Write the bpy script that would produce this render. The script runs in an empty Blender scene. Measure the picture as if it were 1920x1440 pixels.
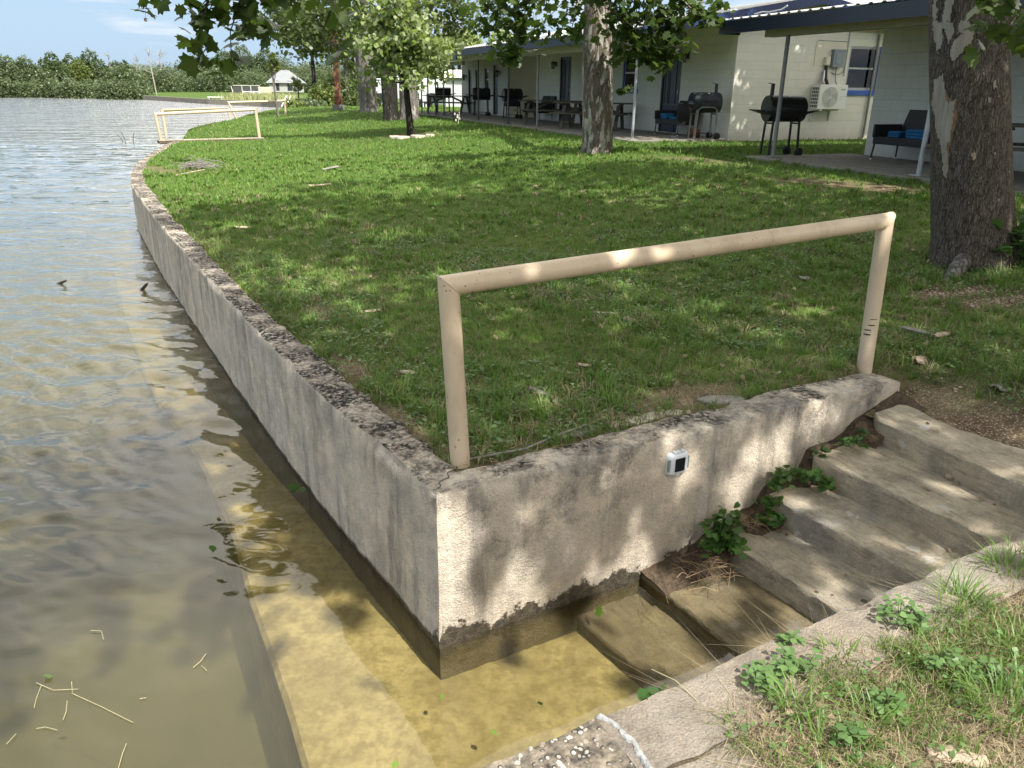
import bpy, bmesh, math, random
import numpy as np
from mathutils import Vector, Matrix, noise

random.seed(7)
rng = np.random.default_rng(11)
scene = bpy.context.scene
COL = scene.collection

# ------------------------------------------------------------------ camera
EYE = 1.6
FPX = 1460.0
RC = np.array([[9.99911355e-01, 1.33147465e-02, 0.0],
               [4.74232200e-03, -3.56139084e-01, 9.34420924e-01],
               [1.24415777e-02, -9.34338092e-01, -3.56170657e-01]])
cam_d = bpy.data.cameras.new("camera")
cam = bpy.data.objects.new("camera", cam_d)
COL.objects.link(cam)
r_, u_, b_ = RC[:, 0], -RC[:, 1], -RC[:, 2]
cam.matrix_world = Matrix(((r_[0], u_[0], b_[0], 0), (r_[1], u_[1], b_[1], 0),
                           (r_[2], u_[2], b_[2], EYE), (0, 0, 0, 1)))
cam_d.sensor_width = 36.0
cam_d.lens = 36.0 * FPX / 1920.0
cam_d.clip_start = 0.05
cam_d.clip_end = 3000
scene.camera = cam

# ------------------------------------------------------------------ light
SUN_EL = math.radians(54)
SUN_H = Vector((0.60, -0.80, 0)).normalized()
SUN = Vector((SUN_H.x * math.cos(SUN_EL), SUN_H.y * math.cos(SUN_EL), math.sin(SUN_EL)))
sd = bpy.data.lights.new("sun", 'SUN')
sd.energy = 4.9
sd.angle = math.radians(0.53)
sd.color = (1.0, 0.955, 0.88)
so = bpy.data.objects.new("sun", sd)
COL.objects.link(so)
so.rotation_euler = SUN.to_track_quat('Z', 'Y').to_euler()
so.location = (20, -30, 40)

scene.view_settings.view_transform = 'Standard'
scene.view_settings.look = 'None'
scene.view_settings.gamma = 1
scene.view_settings.exposure = 0.85

world = bpy.data.worlds.new("World")
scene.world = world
world.use_nodes = True
wt = world.node_tree
wt.nodes.clear()


def wn(t, ins=None, **pr):
    n = wt.nodes.new(t)
    for k, v in pr.items():
        setattr(n, k, v)
    for k, v in (ins or {}).items():
        if isinstance(v, bpy.types.NodeSocket):
            wt.links.new(v, n.inputs[k])
        else:
            n.inputs[k].default_value = v
    return n


sky = wn('ShaderNodeTexSky', sky_type='NISHITA', sun_disc=False, sun_elevation=SUN_EL,
         sun_rotation=math.atan2(SUN_H.x, SUN_H.y), altitude=200, air_density=1.0, dust_density=1.6, ozone_density=1.2)
tc = wn('ShaderNodeTexCoord')
sep = wn('ShaderNodeSeparateXYZ', {0: tc.outputs['Generated']})
zc = wn('ShaderNodeMath', {0: sep.outputs[2], 1: 0.10}, operation='ADD')
zm = wn('ShaderNodeMath', {0: zc.outputs[0], 1: 0.04}, operation='MAXIMUM')
dv = wn('ShaderNodeVectorMath', {0: tc.outputs['Generated']}, operation='SCALE')
inv = wn('ShaderNodeMath', {0: 1.0, 1: zm.outputs[0]}, operation='DIVIDE')
wt.links.new(inv.outputs[0], dv.inputs['Scale'])
cl = wn('ShaderNodeTexNoise', {'Vector': dv.outputs[0], 'Scale': 0.62, 'Detail': 8.0, 'Roughness': 0.56})
# fewer clouds low over the lake to the west, more overhead and to the east
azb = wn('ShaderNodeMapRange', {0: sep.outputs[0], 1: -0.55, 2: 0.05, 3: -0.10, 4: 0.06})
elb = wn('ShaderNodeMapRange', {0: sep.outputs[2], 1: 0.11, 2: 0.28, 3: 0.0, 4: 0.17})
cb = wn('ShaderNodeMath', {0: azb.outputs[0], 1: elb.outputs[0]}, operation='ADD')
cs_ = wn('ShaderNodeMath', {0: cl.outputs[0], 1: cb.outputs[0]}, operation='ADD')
cr = wn('ShaderNodeValToRGB', {0: cs_.outputs[0]})
cr.color_ramp.elements[0].position = 0.50
cr.color_ramp.elements[0].color = (0, 0, 0, 1)
cr.color_ramp.elements[1].position = 0.66
cr.color_ramp.elements[1].color = (1, 1, 1, 1)
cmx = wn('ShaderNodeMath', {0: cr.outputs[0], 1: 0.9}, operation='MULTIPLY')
# bright summer haze over the blue
hz = wn('ShaderNodeMix', {0: 0.85, 6: sky.outputs[0], 7: (3.3, 4.6, 6.1, 1)}, data_type='RGBA')
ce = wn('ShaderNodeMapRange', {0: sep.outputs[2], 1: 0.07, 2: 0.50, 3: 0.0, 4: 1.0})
cc_ = wn('ShaderNodeMix', {0: ce.outputs[0], 6: (6.3, 6.5, 6.8, 1), 7: (16.0, 15.0, 13.6, 1)}, data_type='RGBA')  # overhead clouds made brighter and warmer to lift the light in shaded places
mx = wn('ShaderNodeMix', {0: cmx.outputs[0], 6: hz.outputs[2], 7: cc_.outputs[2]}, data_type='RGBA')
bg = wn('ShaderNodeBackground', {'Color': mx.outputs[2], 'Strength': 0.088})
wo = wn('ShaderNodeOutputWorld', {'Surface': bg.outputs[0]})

scene.cycles.max_bounces = 8
scene.cycles.diffuse_bounces = 3
scene.cycles.glossy_bounces = 3
scene.cycles.transmission_bounces = 6
scene.cycles.transparent_max_bounces = 16
scene.cycles.caustics_reflective = False
scene.cycles.caustics_refractive = False


# ------------------------------------------------------------------ geometry of the place
def ray(px, py):
    return RC @ np.array([px - 960.0, py - 720.0, FPX])


def at(px, py, z):
    d = ray(px, py)
    t = (z - EYE) / d[2]
    return Vector((d[0] * t, d[1] * t, z))


def far(px, py, dist):
    d = ray(px, py)
    t = dist / math.hypot(d[0], d[1])
    return Vector((d[0] * t, d[1] * t, EYE + d[2] * t))


U = np.array([0.87006948, 0.4929291])
V = np.array([-0.4929291, 0.87006948])
BN = np.array([0.9282, 0.3721])      # into the building
BA = np.array([-0.3721, 0.9282])     # along the building, away


def uv(u, v, z=0.0):
    p = U * u + V * v
    return Vector((p[0], p[1], z))


def na(n, a, z=0.0):
    p = BN * n + BA * a
    return Vector((p[0], p[1], z))


def sstep(t):
    t = np.clip(t, 0, 1)
    return t * t * (3 - 2 * t)


WATER = -0.78
SLABZ = 0.47


def gz(x, y):
    x = np.asarray(x, float)
    y = np.asarray(y, float)
    n = x * BN[0] + y * BN[1]
    a = x * BA[0] + y * BA[1]
    z = 0.42 * sstep((7.5 - (9.9 - n)) / 7.0)
    u = x * U[0] + y * U[1]
    v = x * V[0] + y * V[1]
    z = z - 0.165 * (1 - sstep((u - 4.0) / 0.7)) * (1 - sstep((v - 2.78) / 0.16)) * sstep((v - 1.05) / 0.2) * (u > 3)
    z = z - 0.05 * sstep((1.36 - u) / 0.12) * sstep((v - 0.85) / 0.1) * (u > -2)
    f = sstep((y - 46) / 26.0)
    z = z * (1 - f) - 0.32 * f
    z = z + np.clip((y - 100) * 0.006, 0, 3)
    z = z + 0.010 * np.sin(x * 1.7 + 1) * np.sin(y * 1.3) * (1 - f)
    return z - 0.02


def G(px, py):
    z = 0.0
    for _ in range(12):
        p = at(px, py, z)
        z = float(gz(p.x, p.y))
    return at(px, py, z)


SHORE = [(-0.31, 2.87), (-0.72, 3.48), (-1.15, 4.13), (-1.62, 4.9), (-2.05, 5.62), (-2.62, 6.6), (-3.2, 7.6), (-4.68, 10.16),
         (-5.55, 11.75), (-6.45, 13.4), (-7.25, 15.1), (-8.15, 17.4), (-8.95, 19.9), (-9.75, 22.6), (-10.1, 24.2)]
SHORE2 = []
for p in [(345, 241), (383, 231), (421, 225), (455, 216), (500, 208), (538, 203)]:
    q = at(p[0], p[1], 0.0)
    SHORE2.append((q.x, q.y))


# ------------------------------------------------------------------ object helpers
def tag(o, label=None, cat=None, group=None, kind=None):
    if label:
        o['label'] = label
    if cat:
        o['category'] = cat
    if group:
        o['group'] = group
    if kind:
        o['kind'] = kind
    return o


def empty(name, loc=(0, 0, 0), rz=0.0, label=None, cat=None, group=None):
    o = bpy.data.objects.new(name, None)
    o.empty_display_size = 0.1
    COL.objects.link(o)
    o.location = loc
    o.rotation_euler = (0, 0, rz)
    return tag(o, label, cat, group)


def attach(o, parent):
    if parent is not None:
        o.parent = parent
        mb = Matrix.LocRotScale(parent.location, parent.rotation_euler, parent.scale)
        p = parent
        while p.parent is not None:
            mb = p.matrix_parent_inverse @ mb
            p = p.parent
            mb = Matrix.LocRotScale(p.location, p.rotation_euler, p.scale) @ mb
        o.matrix_parent_inverse = mb.inverted()


def mesh_obj(name, verts, faces, m, parent=None, smooth=False, bevel=0.0):
    me = bpy.data.meshes.new(name)
    me.from_pydata([tuple(v) for v in verts], [], faces)
    me.update()
    if smooth:
        me.polygons.foreach_set('use_smooth', [True] * len(me.polygons))
    me.materials.append(m)
    o = bpy.data.objects.new(name, me)
    COL.objects.link(o)
    attach(o, parent)
    if bevel:
        b = o.modifiers.new('bevel', 'BEVEL')
        b.width = bevel
        b.segments = 2
        b.limit_method = 'ANGLE'
    return o


def np_mesh(name, V3, k, m, parent=None, smooth=False, faces=None, loops=None):
    """many separate polygons of k verts each (V3: N*k x 3), or given flat loops/face sizes"""
    me = bpy.data.meshes.new(name)
    nv = len(V3)
    me.vertices.add(nv)
    me.vertices.foreach_set('co', np.asarray(V3, np.float32).ravel())
    if loops is None:
        loops = np.arange(nv, dtype=np.int32)
        sizes = np.full(nv // k, k, np.int32)
    else:
        sizes = np.asarray(faces, np.int32)
    me.loops.add(len(loops))
    me.loops.foreach_set('vertex_index', np.asarray(loops, np.int32))
    me.polygons.add(len(sizes))
    st = np.concatenate([[0], np.cumsum(sizes)[:-1]]).astype(np.int32)
    me.polygons.foreach_set('loop_start', st)
    me.polygons.foreach_set('loop_total', sizes)
    if smooth:
        me.polygons.foreach_set('use_smooth', np.ones(len(sizes), bool))
    me.update(calc_edges=True)
    me.validate()
    me.materials.append(m)
    o = bpy.data.objects.new(name, me)
    COL.objects.link(o)
    attach(o, parent)
    return o


def grid_obj(name, P, m, parent=None, smooth=True):
    """P: rows x cols x 3"""
    R, C = P.shape[:2]
    i = np.arange(R * C).reshape(R, C)
    q = np.stack([i[:-1, :-1], i[:-1, 1:], i[1:, 1:], i[1:, :-1]], -1).reshape(-1)
    return np_mesh(name, P.reshape(-1, 3), 4, m, parent, smooth, faces=np.full((R - 1) * (C - 1), 4), loops=q)


class MB:
    def __init__(s):
        s.v = []
        s.f = []

    def add(s, vs, fs):
        o = len(s.v)
        s.v += [Vector(x) for x in vs]
        s.f += [[i + o for i in f] for f in fs]

    def box(s, c, d, rz=0.0, M=None, taper=1.0):
        vs = []
        for sx, sy, sz in [(-1, -1, -1), (1, -1, -1), (1, 1, -1), (-1, 1, -1), (-1, -1, 1), (1, -1, 1), (1, 1, 1), (-1, 1, 1)]:
            k = taper if sz > 0 else 1.0
            p = Vector((sx * d[0] / 2 * k, sy * d[1] / 2 * k, sz * d[2] / 2))
            if rz:
                p = Matrix.Rotation(rz, 3, 'Z') @ p
            if M is not None:
                p = M @ p
            vs.append(p + Vector(c))
        s.add(vs, [(0, 3, 2, 1), (4, 5, 6, 7), (0, 1, 5, 4), (1, 2, 6, 5), (2, 3, 7, 6), (3, 0, 4, 7)])

    def beam(s, a, b, w, h, up=(0, 0, 1)):
        a, b = Vector(a), Vector(b)
        d = (b - a)
        L = d.length
        x = d.normalized()
        y = Vector(up).cross(x)
        if y.length < 1e-4:
            y = Vector((1, 0, 0)).cross(x)
        y.normalize()
        z = x.cross(y)
        Mx = Matrix((x, y, z)).transposed()
        s.box((a + b) / 2, (L, w, h), M=Mx)

    def tube(s, pts, rad, seg=12, cap=True):
        pts = [Vector(p) for p in pts]
        if not hasattr(rad, '__len__'):
            rad = [rad] * len(pts)
        o = len(s.v)
        ref = None
        for i, p in enumerate(pts):
            t = (pts[min(i + 1, len(pts) - 1)] - pts[max(i - 1, 0)]).normalized()
            if ref is None:
                ref = Vector((0, 0, 1)) if abs(t.z) < 0.9 else Vector((1, 0, 0))
            x = ref.cross(t).normalized()
            y = t.cross(x)
            for k in range(seg):
                an = 2 * math.pi * k / seg
                s.v.append(p + (x * math.cos(an) + y * math.sin(an)) * rad[i])
            ref = y
        for i in range(len(pts) - 1):
            for k in range(seg):
                a = o + i * seg + k
                b = o + i * seg + (k + 1) % seg
                s.f.append([a, b, b + seg, a + seg])
        if cap:
            s.f.append([o + k for k in range(seg)][::-1])
            e = o + (len(pts) - 1) * seg
            s.f.append([e + k for k in range(seg)])

    def lathe(s, c, prof, seg=20, axis='z'):
        o = len(s.v)
        for r, h in prof:
            for k in range(seg):
                an = 2 * math.pi * k / seg
                x, y = r * math.cos(an), r * math.sin(an)
                p = {'z': (x, y, h), 'x': (h, x, y), 'y': (y, h, x)}[axis]
                s.v.append(Vector(p) + Vector(c))
        for i in range(len(prof) - 1):
            for k in range(seg):
                a = o + i * seg + k
                b = o + i * seg + (k + 1) % seg
                s.f.append([a, b, b + seg, a + seg])
        s.f.append([o + k for k in range(seg)][::-1])
        e = o + (len(prof) - 1) * seg
        s.f.append([e + k for k in range(seg)])

    def poly(s, pts):
        s.add(pts, [list(range(len(pts)))])

    def prism(s, pts, off):
        """closed polygon pts extruded by vector off"""
        n = len(pts)
        off = Vector(off)
        s.add([Vector(p) for p in pts] + [Vector(p) + off for p in pts],
              [list(range(n))[::-1], list(range(n, 2 * n))] + [[i, (i + 1) % n, n + (i + 1) % n, n + i] for i in range(n)])

    def build(s, name, m, parent=None, smooth=False, bevel=0.0):
        o = mesh_obj(name, s.v, s.f, m, parent, False, bevel)
        bm = bmesh.new()
        bm.from_mesh(o.data)
        bmesh.ops.recalc_face_normals(bm, faces=bm.faces)
        bm.to_mesh(o.data)
        bm.free()
        if smooth:
            me = o.data
            me.polygons.foreach_set('use_smooth', [True] * len(me.polygons))
            try:
                me.set_sharp_from_angle(angle=math.radians(42))
            except Exception:
                pass
        return o


def copy_thing(o, loc, rz, label=None, cat=None):
    r = o.copy()
    COL.objects.link(r)
    r.location = loc
    r.rotation_euler = (0, 0, rz)
    if label:
        r['label'] = label
    for ch in list(o.children):
        c = ch.copy()
        COL.objects.link(c)
        c.parent = r
        for g in list(ch.children):
            d = g.copy()
            COL.objects.link(d)
            d.parent = c
    return r


# ------------------------------------------------------------------ materials
class N:
    def __init__(s, name):
        s.m = bpy.data.materials.new(name)
        s.m.use_nodes = True
        s.t = s.m.node_tree
        s.t.nodes.clear()
        s.out = s.t.nodes.new('ShaderNodeOutputMaterial')
        s._pos = None

    def n(s, t, ins=None, **pr):
        n = s.t.nodes.new(t)
        for k, v in pr.items():
            setattr(n, k, v)
        for k, v in (ins or {}).items():
            s.set(n.inputs[k], v)
        return n

    def set(s, sock, v):
        if isinstance(v, bpy.types.NodeSocket):
            s.t.links.new(v, sock)
        elif isinstance(v, (tuple, list)) and len(v) == 3 and sock.type == 'RGBA':
            sock.default_value = (*v, 1)
        else:
            sock.default_value = v

    def pos(s):
        if s._pos is None:
            s._pos = s.n('ShaderNodeNewGeometry')
        return s._pos.outputs['Position']

    def nz(s):
        s.pos()
        return s.n('ShaderNodeSeparateXYZ', {0: s._pos.outputs['Normal']}).outputs[2]

    def xyz(s, v=None):
        return s.n('ShaderNodeSeparateXYZ', {0: v or s.pos()}).outputs

    def isl(s):
        s.pos()
        return s._pos.outputs['Random Per Island']

    def obj(s):
        return s.n('ShaderNodeTexCoord').outputs['Object']

    def scl(s, v, k):
        return s.n('ShaderNodeVectorMath', {0: v, 1: k}, operation='MULTIPLY').outputs[0]

    def noise(s, scale, detail=5.0, rough=0.6, vec=None, dist=0.0):
        return s.n('ShaderNodeTexNoise', {'Vector': vec or s.pos(), 'Scale': scale, 'Detail': detail, 'Roughness': rough, 'Distortion': dist}).outputs[0]

    def voro(s, scale, vec=None, feature='F1', out=0):
        return s.n('ShaderNodeTexVoronoi', {'Vector': vec or s.pos(), 'Scale': scale}, feature=feature).outputs[out]

    def ramp(s, f, stops):
        r = s.n('ShaderNodeValToRGB', {0: f})
        e = r.color_ramp.elements
        while len(e) < len(stops):
            e.new(0.5)
        for i, (p, c) in enumerate(stops):
            e[i].position = p
            e[i].color = (c, c, c, 1) if not hasattr(c, '__len__') else (*c, 1)
        return r.outputs[0]

    def mix(s, f, a, b, blend='MIX'):
        x = s.n('ShaderNodeMix', data_type='RGBA', blend_type=blend)
        s.set(x.inputs[0], f)
        s.set(x.inputs[6], a)
        s.set(x.inputs[7], b)
        return x.outputs[2]

    def math(s, op, a, b=0.0, clamp=False):
        x = s.n('ShaderNodeMath', {0: a, 1: b}, operation=op)
        x.use_clamp = clamp
        return x.outputs[0]

    def bump(s, h, strength=0.5, dist=0.02, nrm=None):
        b = s.n('ShaderNodeBump', {'Height': h, 'Strength': strength, 'Distance': dist})
        if nrm is not None:
            s.set(b.inputs['Normal'], nrm)
        return b.outputs[0]

    def bsdf(s, col, rough=0.8, nrm=None, **kw):
        b = s.n('ShaderNodeBsdfPrincipled')
        s.set(b.inputs['Base Color'], col)
        s.set(b.inputs['Roughness'], rough)
        if nrm is not None:
            s.set(b.inputs['Normal'], nrm)
        for k, v in kw.items():
            s.set(b.inputs[k.replace('_', ' ')], v)
        return b.outputs[0]

    def done(s, shader, vol=None):
        s.t.links.new(shader, s.out.inputs['Surface'])
        if vol is not None:
            s.t.links.new(vol, s.out.inputs['Volume'])
        return s.m


def simple(name, col, rough=0.7, var=0.25, scale=9.0, metal=0.0, bump=0.12, bdist=0.004, spec=0.5):
    k = N(name)
    f = k.noise(scale, 6.0)
    c = k.mix(k.ramp(f, [(0.3, 0.0), (0.75, 1.0)]), tuple(x * (1 - var) for x in col), tuple(min(1, x * (1 + var)) for x in col))
    h = k.noise(scale * 7, 3.0)
    return k.done(k.bsdf(c, rough, k.bump(h, bump, bdist), Metallic=metal, Specular_IOR_Level=spec))


def concrete(name, base, warm, dark, streak=0.5, moss=0.6, wet=True, scale=1.0, grit=1.0, pits=0.5, soot=0.0, lines=0.0, face=1.0):
    """weathered cast concrete: patches, rain streaks, black growth on the top, a wet band at the water line"""
    k = N(name)
    p = k.pos()
    x, y, z = k.xyz()
    big = k.noise(1.6 * scale, 6.0, 0.62)
    c = k.mix(k.ramp(big, [(0.36, 0.0), (0.60, 1.0)]), base, warm)
    mid = k.noise(7.0 * scale, 7.0, 0.70)
    c = k.mix(k.ramp(mid, [(0.38, 0.50), (0.54, 0.0)]), c, tuple(q * 0.66 for q in base))
    c = k.mix(k.ramp(k.noise(4.3 * scale, 6.0, 0.7), [(0.52, 0.0), (0.64, 0.7)]), c, tuple(min(1, q * 1.32) for q in warm))
    # vertical streaks
    st = k.noise(5.5, 6.0, 0.68, k.scl(p, (1, 1, 0.16)))
    c = k.mix(k.ramp(st, [(0.50, 0.0), (0.64, streak)]), c, dark)
    st2 = k.noise(10.0, 5.0, 0.68, k.scl(p, (1, 1, 0.09)))
    c = k.mix(k.ramp(st2, [(0.54, 0.0), (0.66, streak * 0.8)]), c, tuple(min(1, q * 1.30) for q in base))
    if lines:
        ln = k.noise(7.0, 5.0, 0.7, k.n('ShaderNodeCombineXYZ', {0: k.math('MULTIPLY', k.math('ADD', k.math('MULTIPLY', x, float(U[0])), k.math('MULTIPLY', y, float(U[1]))), 5.5),
                                                                1: k.math('ADD', k.math('MULTIPLY', x, float(V[0])), k.math('MULTIPLY', y, float(V[1]))), 2: k.math('MULTIPLY', z, 5.5)}).outputs[0])
        c = k.mix(k.ramp(ln, [(0.50, 0.0), (0.66, lines)]), c, dark)
    # rough bluish gray patch
    pl = k.noise(0.9, 6.0, 0.72)
    c = k.mix(k.ramp(pl, [(0.54, 0.0), (0.66, 0.5)]), c, (0.23, 0.235, 0.24))
    if soot:
        so_ = k.math('ADD', k.noise(2.7, 7.0, 0.70), k.math('MULTIPLY', k.math('ADD', z, 0.30), 0.28))
        so2 = k.math('MULTIPLY', k.ramp(so_, [(0.53, 0.0), (0.64, 1.0)]), k.ramp(k.noise(55.0, 4.0, 0.7), [(0.30, 0.25), (0.55, 1.0)]))
        if wet:
            vs_ = k.math('ADD', k.math('MULTIPLY', x, float(V[0])), k.math('MULTIPLY', y, float(V[1])))
            so2 = k.math('MULTIPLY', so2, k.n('ShaderNodeMapRange', {0: vs_, 1: 2.66, 2: 2.9, 3: 1.0, 4: 0.45}).outputs[0])
        c = k.mix(k.math('MULTIPLY', so2, soot), c, (0.125, 0.122, 0.118))
    if lines and not wet and name.startswith('step'):
        dq = k.n('ShaderNodeVectorMath', {0: p, 1: tuple(uv(2.74, 1.72, -0.62))}, operation='DISTANCE').outputs['Value']
        dm = k.math('MULTIPLY', k.ramp(k.math('ADD', k.voro(13.0), k.math('MULTIPLY', dq, 0.9)), [(0.36, 1.0), (0.39, 0.0)]), 0.85)
        c = k.mix(dm, c, (0.085, 0.07, 0.045))
        k2_ = k.math('MULTIPLY', k.ramp(k.noise(6.0, 5.0, 0.6), [(0.66, 0.0), (0.675, 1.0)]), 0.75)
        c = k.mix(k2_, c, (0.55, 0.52, 0.46))
    # grain
    gr = k.noise(120.0, 5.0, 0.8)
    c = k.mix(1.0, c, k.ramp(gr, [(0.28, 0.68), (0.50, 1.0), (0.74, 1.2)]), 'MULTIPLY')
    # growth on upward faces
    up = k.ramp(k.nz(), [(0.55, 0.0), (0.85, 1.0)])
    g1 = k.noise(3.4, 8.0, 0.74)
    g2 = k.noise(34.0, 4.0, 0.7)
    th = 0.53 - 0.05 * moss
    if wet:
        vv = k.math('ADD', k.math('MULTIPLY', x, float(V[0])), k.math('MULTIPLY', y, float(V[1])))
        g1 = k.math('ADD', g1, k.n('ShaderNodeMapRange', {0: vv, 1: 2.6, 2: 3.5, 3: -0.01, 4: 0.10}).outputs[0])
    gm = k.math('MULTIPLY', k.ramp(g1, [(th - 0.03, 0.0), (th + 0.13, 1.0)]), k.ramp(g2, [(0.36, 0.0), (0.52, 1.0)]))
    gm = k.math('MULTIPLY', k.math('MULTIPLY', gm, up), min(1.0, moss))
    c = k.mix(gm, c, k.mix(k.ramp(g2, [(0.4, 0.0), (0.65, 1.0)]), (0.048, 0.043, 0.037), (0.018, 0.016, 0.014)))
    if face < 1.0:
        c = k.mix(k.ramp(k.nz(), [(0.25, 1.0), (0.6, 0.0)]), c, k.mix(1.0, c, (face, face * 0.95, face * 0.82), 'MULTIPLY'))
    rough = 0.9
    if wet:
        fr_ = k.n('ShaderNodeMapRange', {0: vv, 1: 2.66, 2: 2.80, 3: 1.0, 4: 0.12}).outputs[0]
        nn = k.math('MULTIPLY', k.math('SUBTRACT', k.noise(4.6, 7.0, 0.72), 0.50), 0.46)
        up_ = k.math('ADD', k.math('MULTIPLY', nn, fr_), k.math('MULTIPLY', fr_, 0.055))
        w = k.math('SUBTRACT', k.math('SUBTRACT', z, -0.765), up_)
        wr = k.n('ShaderNodeMapRange', {0: w, 1: -0.006, 2: 0.014, 3: 1.0, 4: 0.0}).outputs[0]
        wc = k.mix(k.ramp(k.noise(30.0, 5.0, 0.7), [(0.42, 0.0), (0.64, 1.0)]), (0.022, 0.017, 0.010), (0.10, 0.08, 0.05))
        c = k.mix(k.math('MULTIPLY', wr, 0.94), c, wc)
        sub = k.n('ShaderNodeMapRange', {0: z, 1: -0.86, 2: -0.78, 3: 1.0, 4: 0.0}).outputs[0]
        c = k.mix(k.math('MULTIPLY', sub, 0.8), c, k.mix(k.noise(12.0, 5.0), (0.085, 0.066, 0.027), (0.23, 0.18, 0.075)))
        rough = k.n('ShaderNodeMapRange', {0: wr, 3: 0.9, 4: 0.55}).outputs[0]
    pv = k.voro(46.0 * scale)
    pit = k.ramp(pv, [(0.0, 0.0), (0.20, 1.0)])
    pm = k.ramp(k.noise(2.6, 4.0), [(0.42, 0.0), (0.58, pits)])
    c = k.mix(k.math('MULTIPLY', k.math('SUBTRACT', 1.0, pit), pm), c, tuple(q * 0.22 for q in base))
    h = k.math('ADD', k.math('MULTIPLY', gr, 0.55), k.math('MULTIPLY', pit, 0.25))
    h = k.math('ADD', h, k.math('MULTIPLY', k.noise(15 * scale, 7.0, 0.75), 1.9))
    return k.done(k.bsdf(c, rough, k.bump(h, 0.75 * grit, 0.03), Specular_IOR_Level=0.2))


def painted_block(name, col):
    k = N(name)
    p = k.pos()
    x, y, z = k.xyz()
    s1 = k.math('ADD', k.math('MULTIPLY', x, float(BA[0] + BN[0])), k.math('MULTIPLY', y, float(BA[1] + BN[1])))
    vec = k.n('ShaderNodeCombineXYZ', {0: s1, 1: k.math('ADD', z, 0.13)}).outputs[0]
    br = k.n('ShaderNodeTexBrick', {'Vector': vec, 'Scale': 1.0, 'Mortar Size': 0.006, 'Mortar Smooth': 0.6, 'Brick Width': 0.4, 'Row Height': 0.2,
                                    'Color1': (*col, 1), 'Color2': tuple(c * 0.955 for c in col) + (1,), 'Mortar': tuple(c * 0.87 for c in col) + (1,)}, offset=0.5)
    f = k.noise(1.3, 6.0, 0.65)
    c = k.mix(k.ramp(f, [(0.35, 0.25), (0.65, 0.0)]), br.outputs[0], tuple(c * 0.72 for c in col))
    low = k.n('ShaderNodeMapRange', {0: k.math('ADD', z, k.math('MULTIPLY', k.noise(6.0), 0.25)), 1: 0.55, 2: 0.85, 3: 0.38, 4: 0.0}).outputs[0]
    c = k.mix(low, c, (0.34, 0.30, 0.22))
    h = k.math('SUBTRACT', k.math('MULTIPLY', k.noise(70.0, 3.0), 0.25), br.outputs[1])
    return k.done(k.bsdf(c, 0.72, k.bump(h, 0.55, 0.008)))


def leaf_mat(name, lo, hi, tl, trans=0.42, gloss=0.42, pale=None):
    k = N(name)
    r = k.isl()
    f = k.noise(0.55, 3.0)
    rr = k.math('ADD', k.math('MULTIPLY', r, 0.7), k.math('MULTIPLY', f, 0.4), True)
    c = k.mix(rr, lo, hi)
    if pale:
        k.pos()
        c = k.mix(k.math('MULTIPLY', k._pos.outputs['Backfacing'], 0.7), c, pale)
    b = k.bsdf(c, gloss, Specular_IOR_Level=0.4)
    t = k.n('ShaderNodeBsdfTranslucent', {'Color': k.mix(rr, tuple(x * 0.8 for x in tl), tl)}).outputs[0]
    ms = k.n('ShaderNodeMixShader', {0: trans, 1: b, 2: t}).outputs[0]
    return k.done(ms)


M = {}
M['seawall'] = concrete('seawall_concrete', (0.70, 0.625, 0.525), (0.74, 0.635, 0.50), (0.20, 0.185, 0.165), streak=0.6, moss=1.0, soot=0.75, pits=0.8)
M['bulk'] = concrete('bulkhead_concrete', (0.32, 0.30, 0.26), (0.36, 0.31, 0.25), (0.12, 0.11, 0.10), streak=0.7, moss=0.5, wet=False)
M['steps'] = concrete('step_concrete', (0.41, 0.36, 0.275), (0.48, 0.41, 0.30), (0.17, 0.14, 0.10), streak=0.2, moss=0.35, wet=False, grit=0.8, lines=0.55, pits=0.35)
M['wetstep'] = concrete('wet_step_concrete', (0.155, 0.127, 0.073), (0.20, 0.162, 0.093), (0.07, 0.055, 0.028), streak=0.2, moss=0.2, wet=False, grit=0.7, lines=0.5)
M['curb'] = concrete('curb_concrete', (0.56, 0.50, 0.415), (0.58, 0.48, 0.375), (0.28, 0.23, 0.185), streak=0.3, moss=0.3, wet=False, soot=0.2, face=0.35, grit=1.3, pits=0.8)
M['slab'] = concrete('porch_concrete', (0.25, 0.235, 0.205), (0.27, 0.245, 0.2), (0.15, 0.13, 0.11), streak=0.2, moss=0.1, wet=False, scale=0.6)
M['paint'] = None
k = N('beige_pipe_paint')
f = k.noise(3.0, 5.0)
c = k.mix(k.ramp(f, [(0.35, 0.0), (0.7, 1.0)]), (0.52, 0.415, 0.29), (0.58, 0.47, 0.34))
sp = k.voro(34.0)
c = k.mix(k.ramp(k.noise(7.0, 6.0, 0.7, k.scl(k.pos(), (1, 1, 0.35))), [(0.50, 0.0), (0.66, 0.45)]), c, (0.36, 0.28, 0.20))
sm = k.math('MULTIPLY', k.ramp(sp, [(0.08, 1.0), (0.15, 0.0)]), k.ramp(k.noise(2.2, 3.0), [(0.46, 0.0), (0.56, 1.0)]))
c = k.mix(sm, c, (0.10, 0.06, 0.035))
ch_ = k.ramp(k.noise(19.0, 6.0, 0.7), [(0.665, 0.0), (0.68, 0.9)])
c = k.mix(ch_, c, (0.17, 0.085, 0.04))
M['paint'] = k.done(k.bsdf(c, 0.42, k.bump(k.noise(45.0, 4.0), 0.25, 0.004)))
M['block'] = painted_block('painted_block_wall', (0.74, 0.72, 0.64))
M['block_gray'] = painted_block('painted_block_gray', (0.66, 0.64, 0.57))
M['panel'] = simple('cream_panel', (0.66, 0.63, 0.52), 0.7, 0.05, 3)
M['trim'] = simple('white_trim', (0.70, 0.69, 0.65), 0.6, 0.06, 4)
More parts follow.
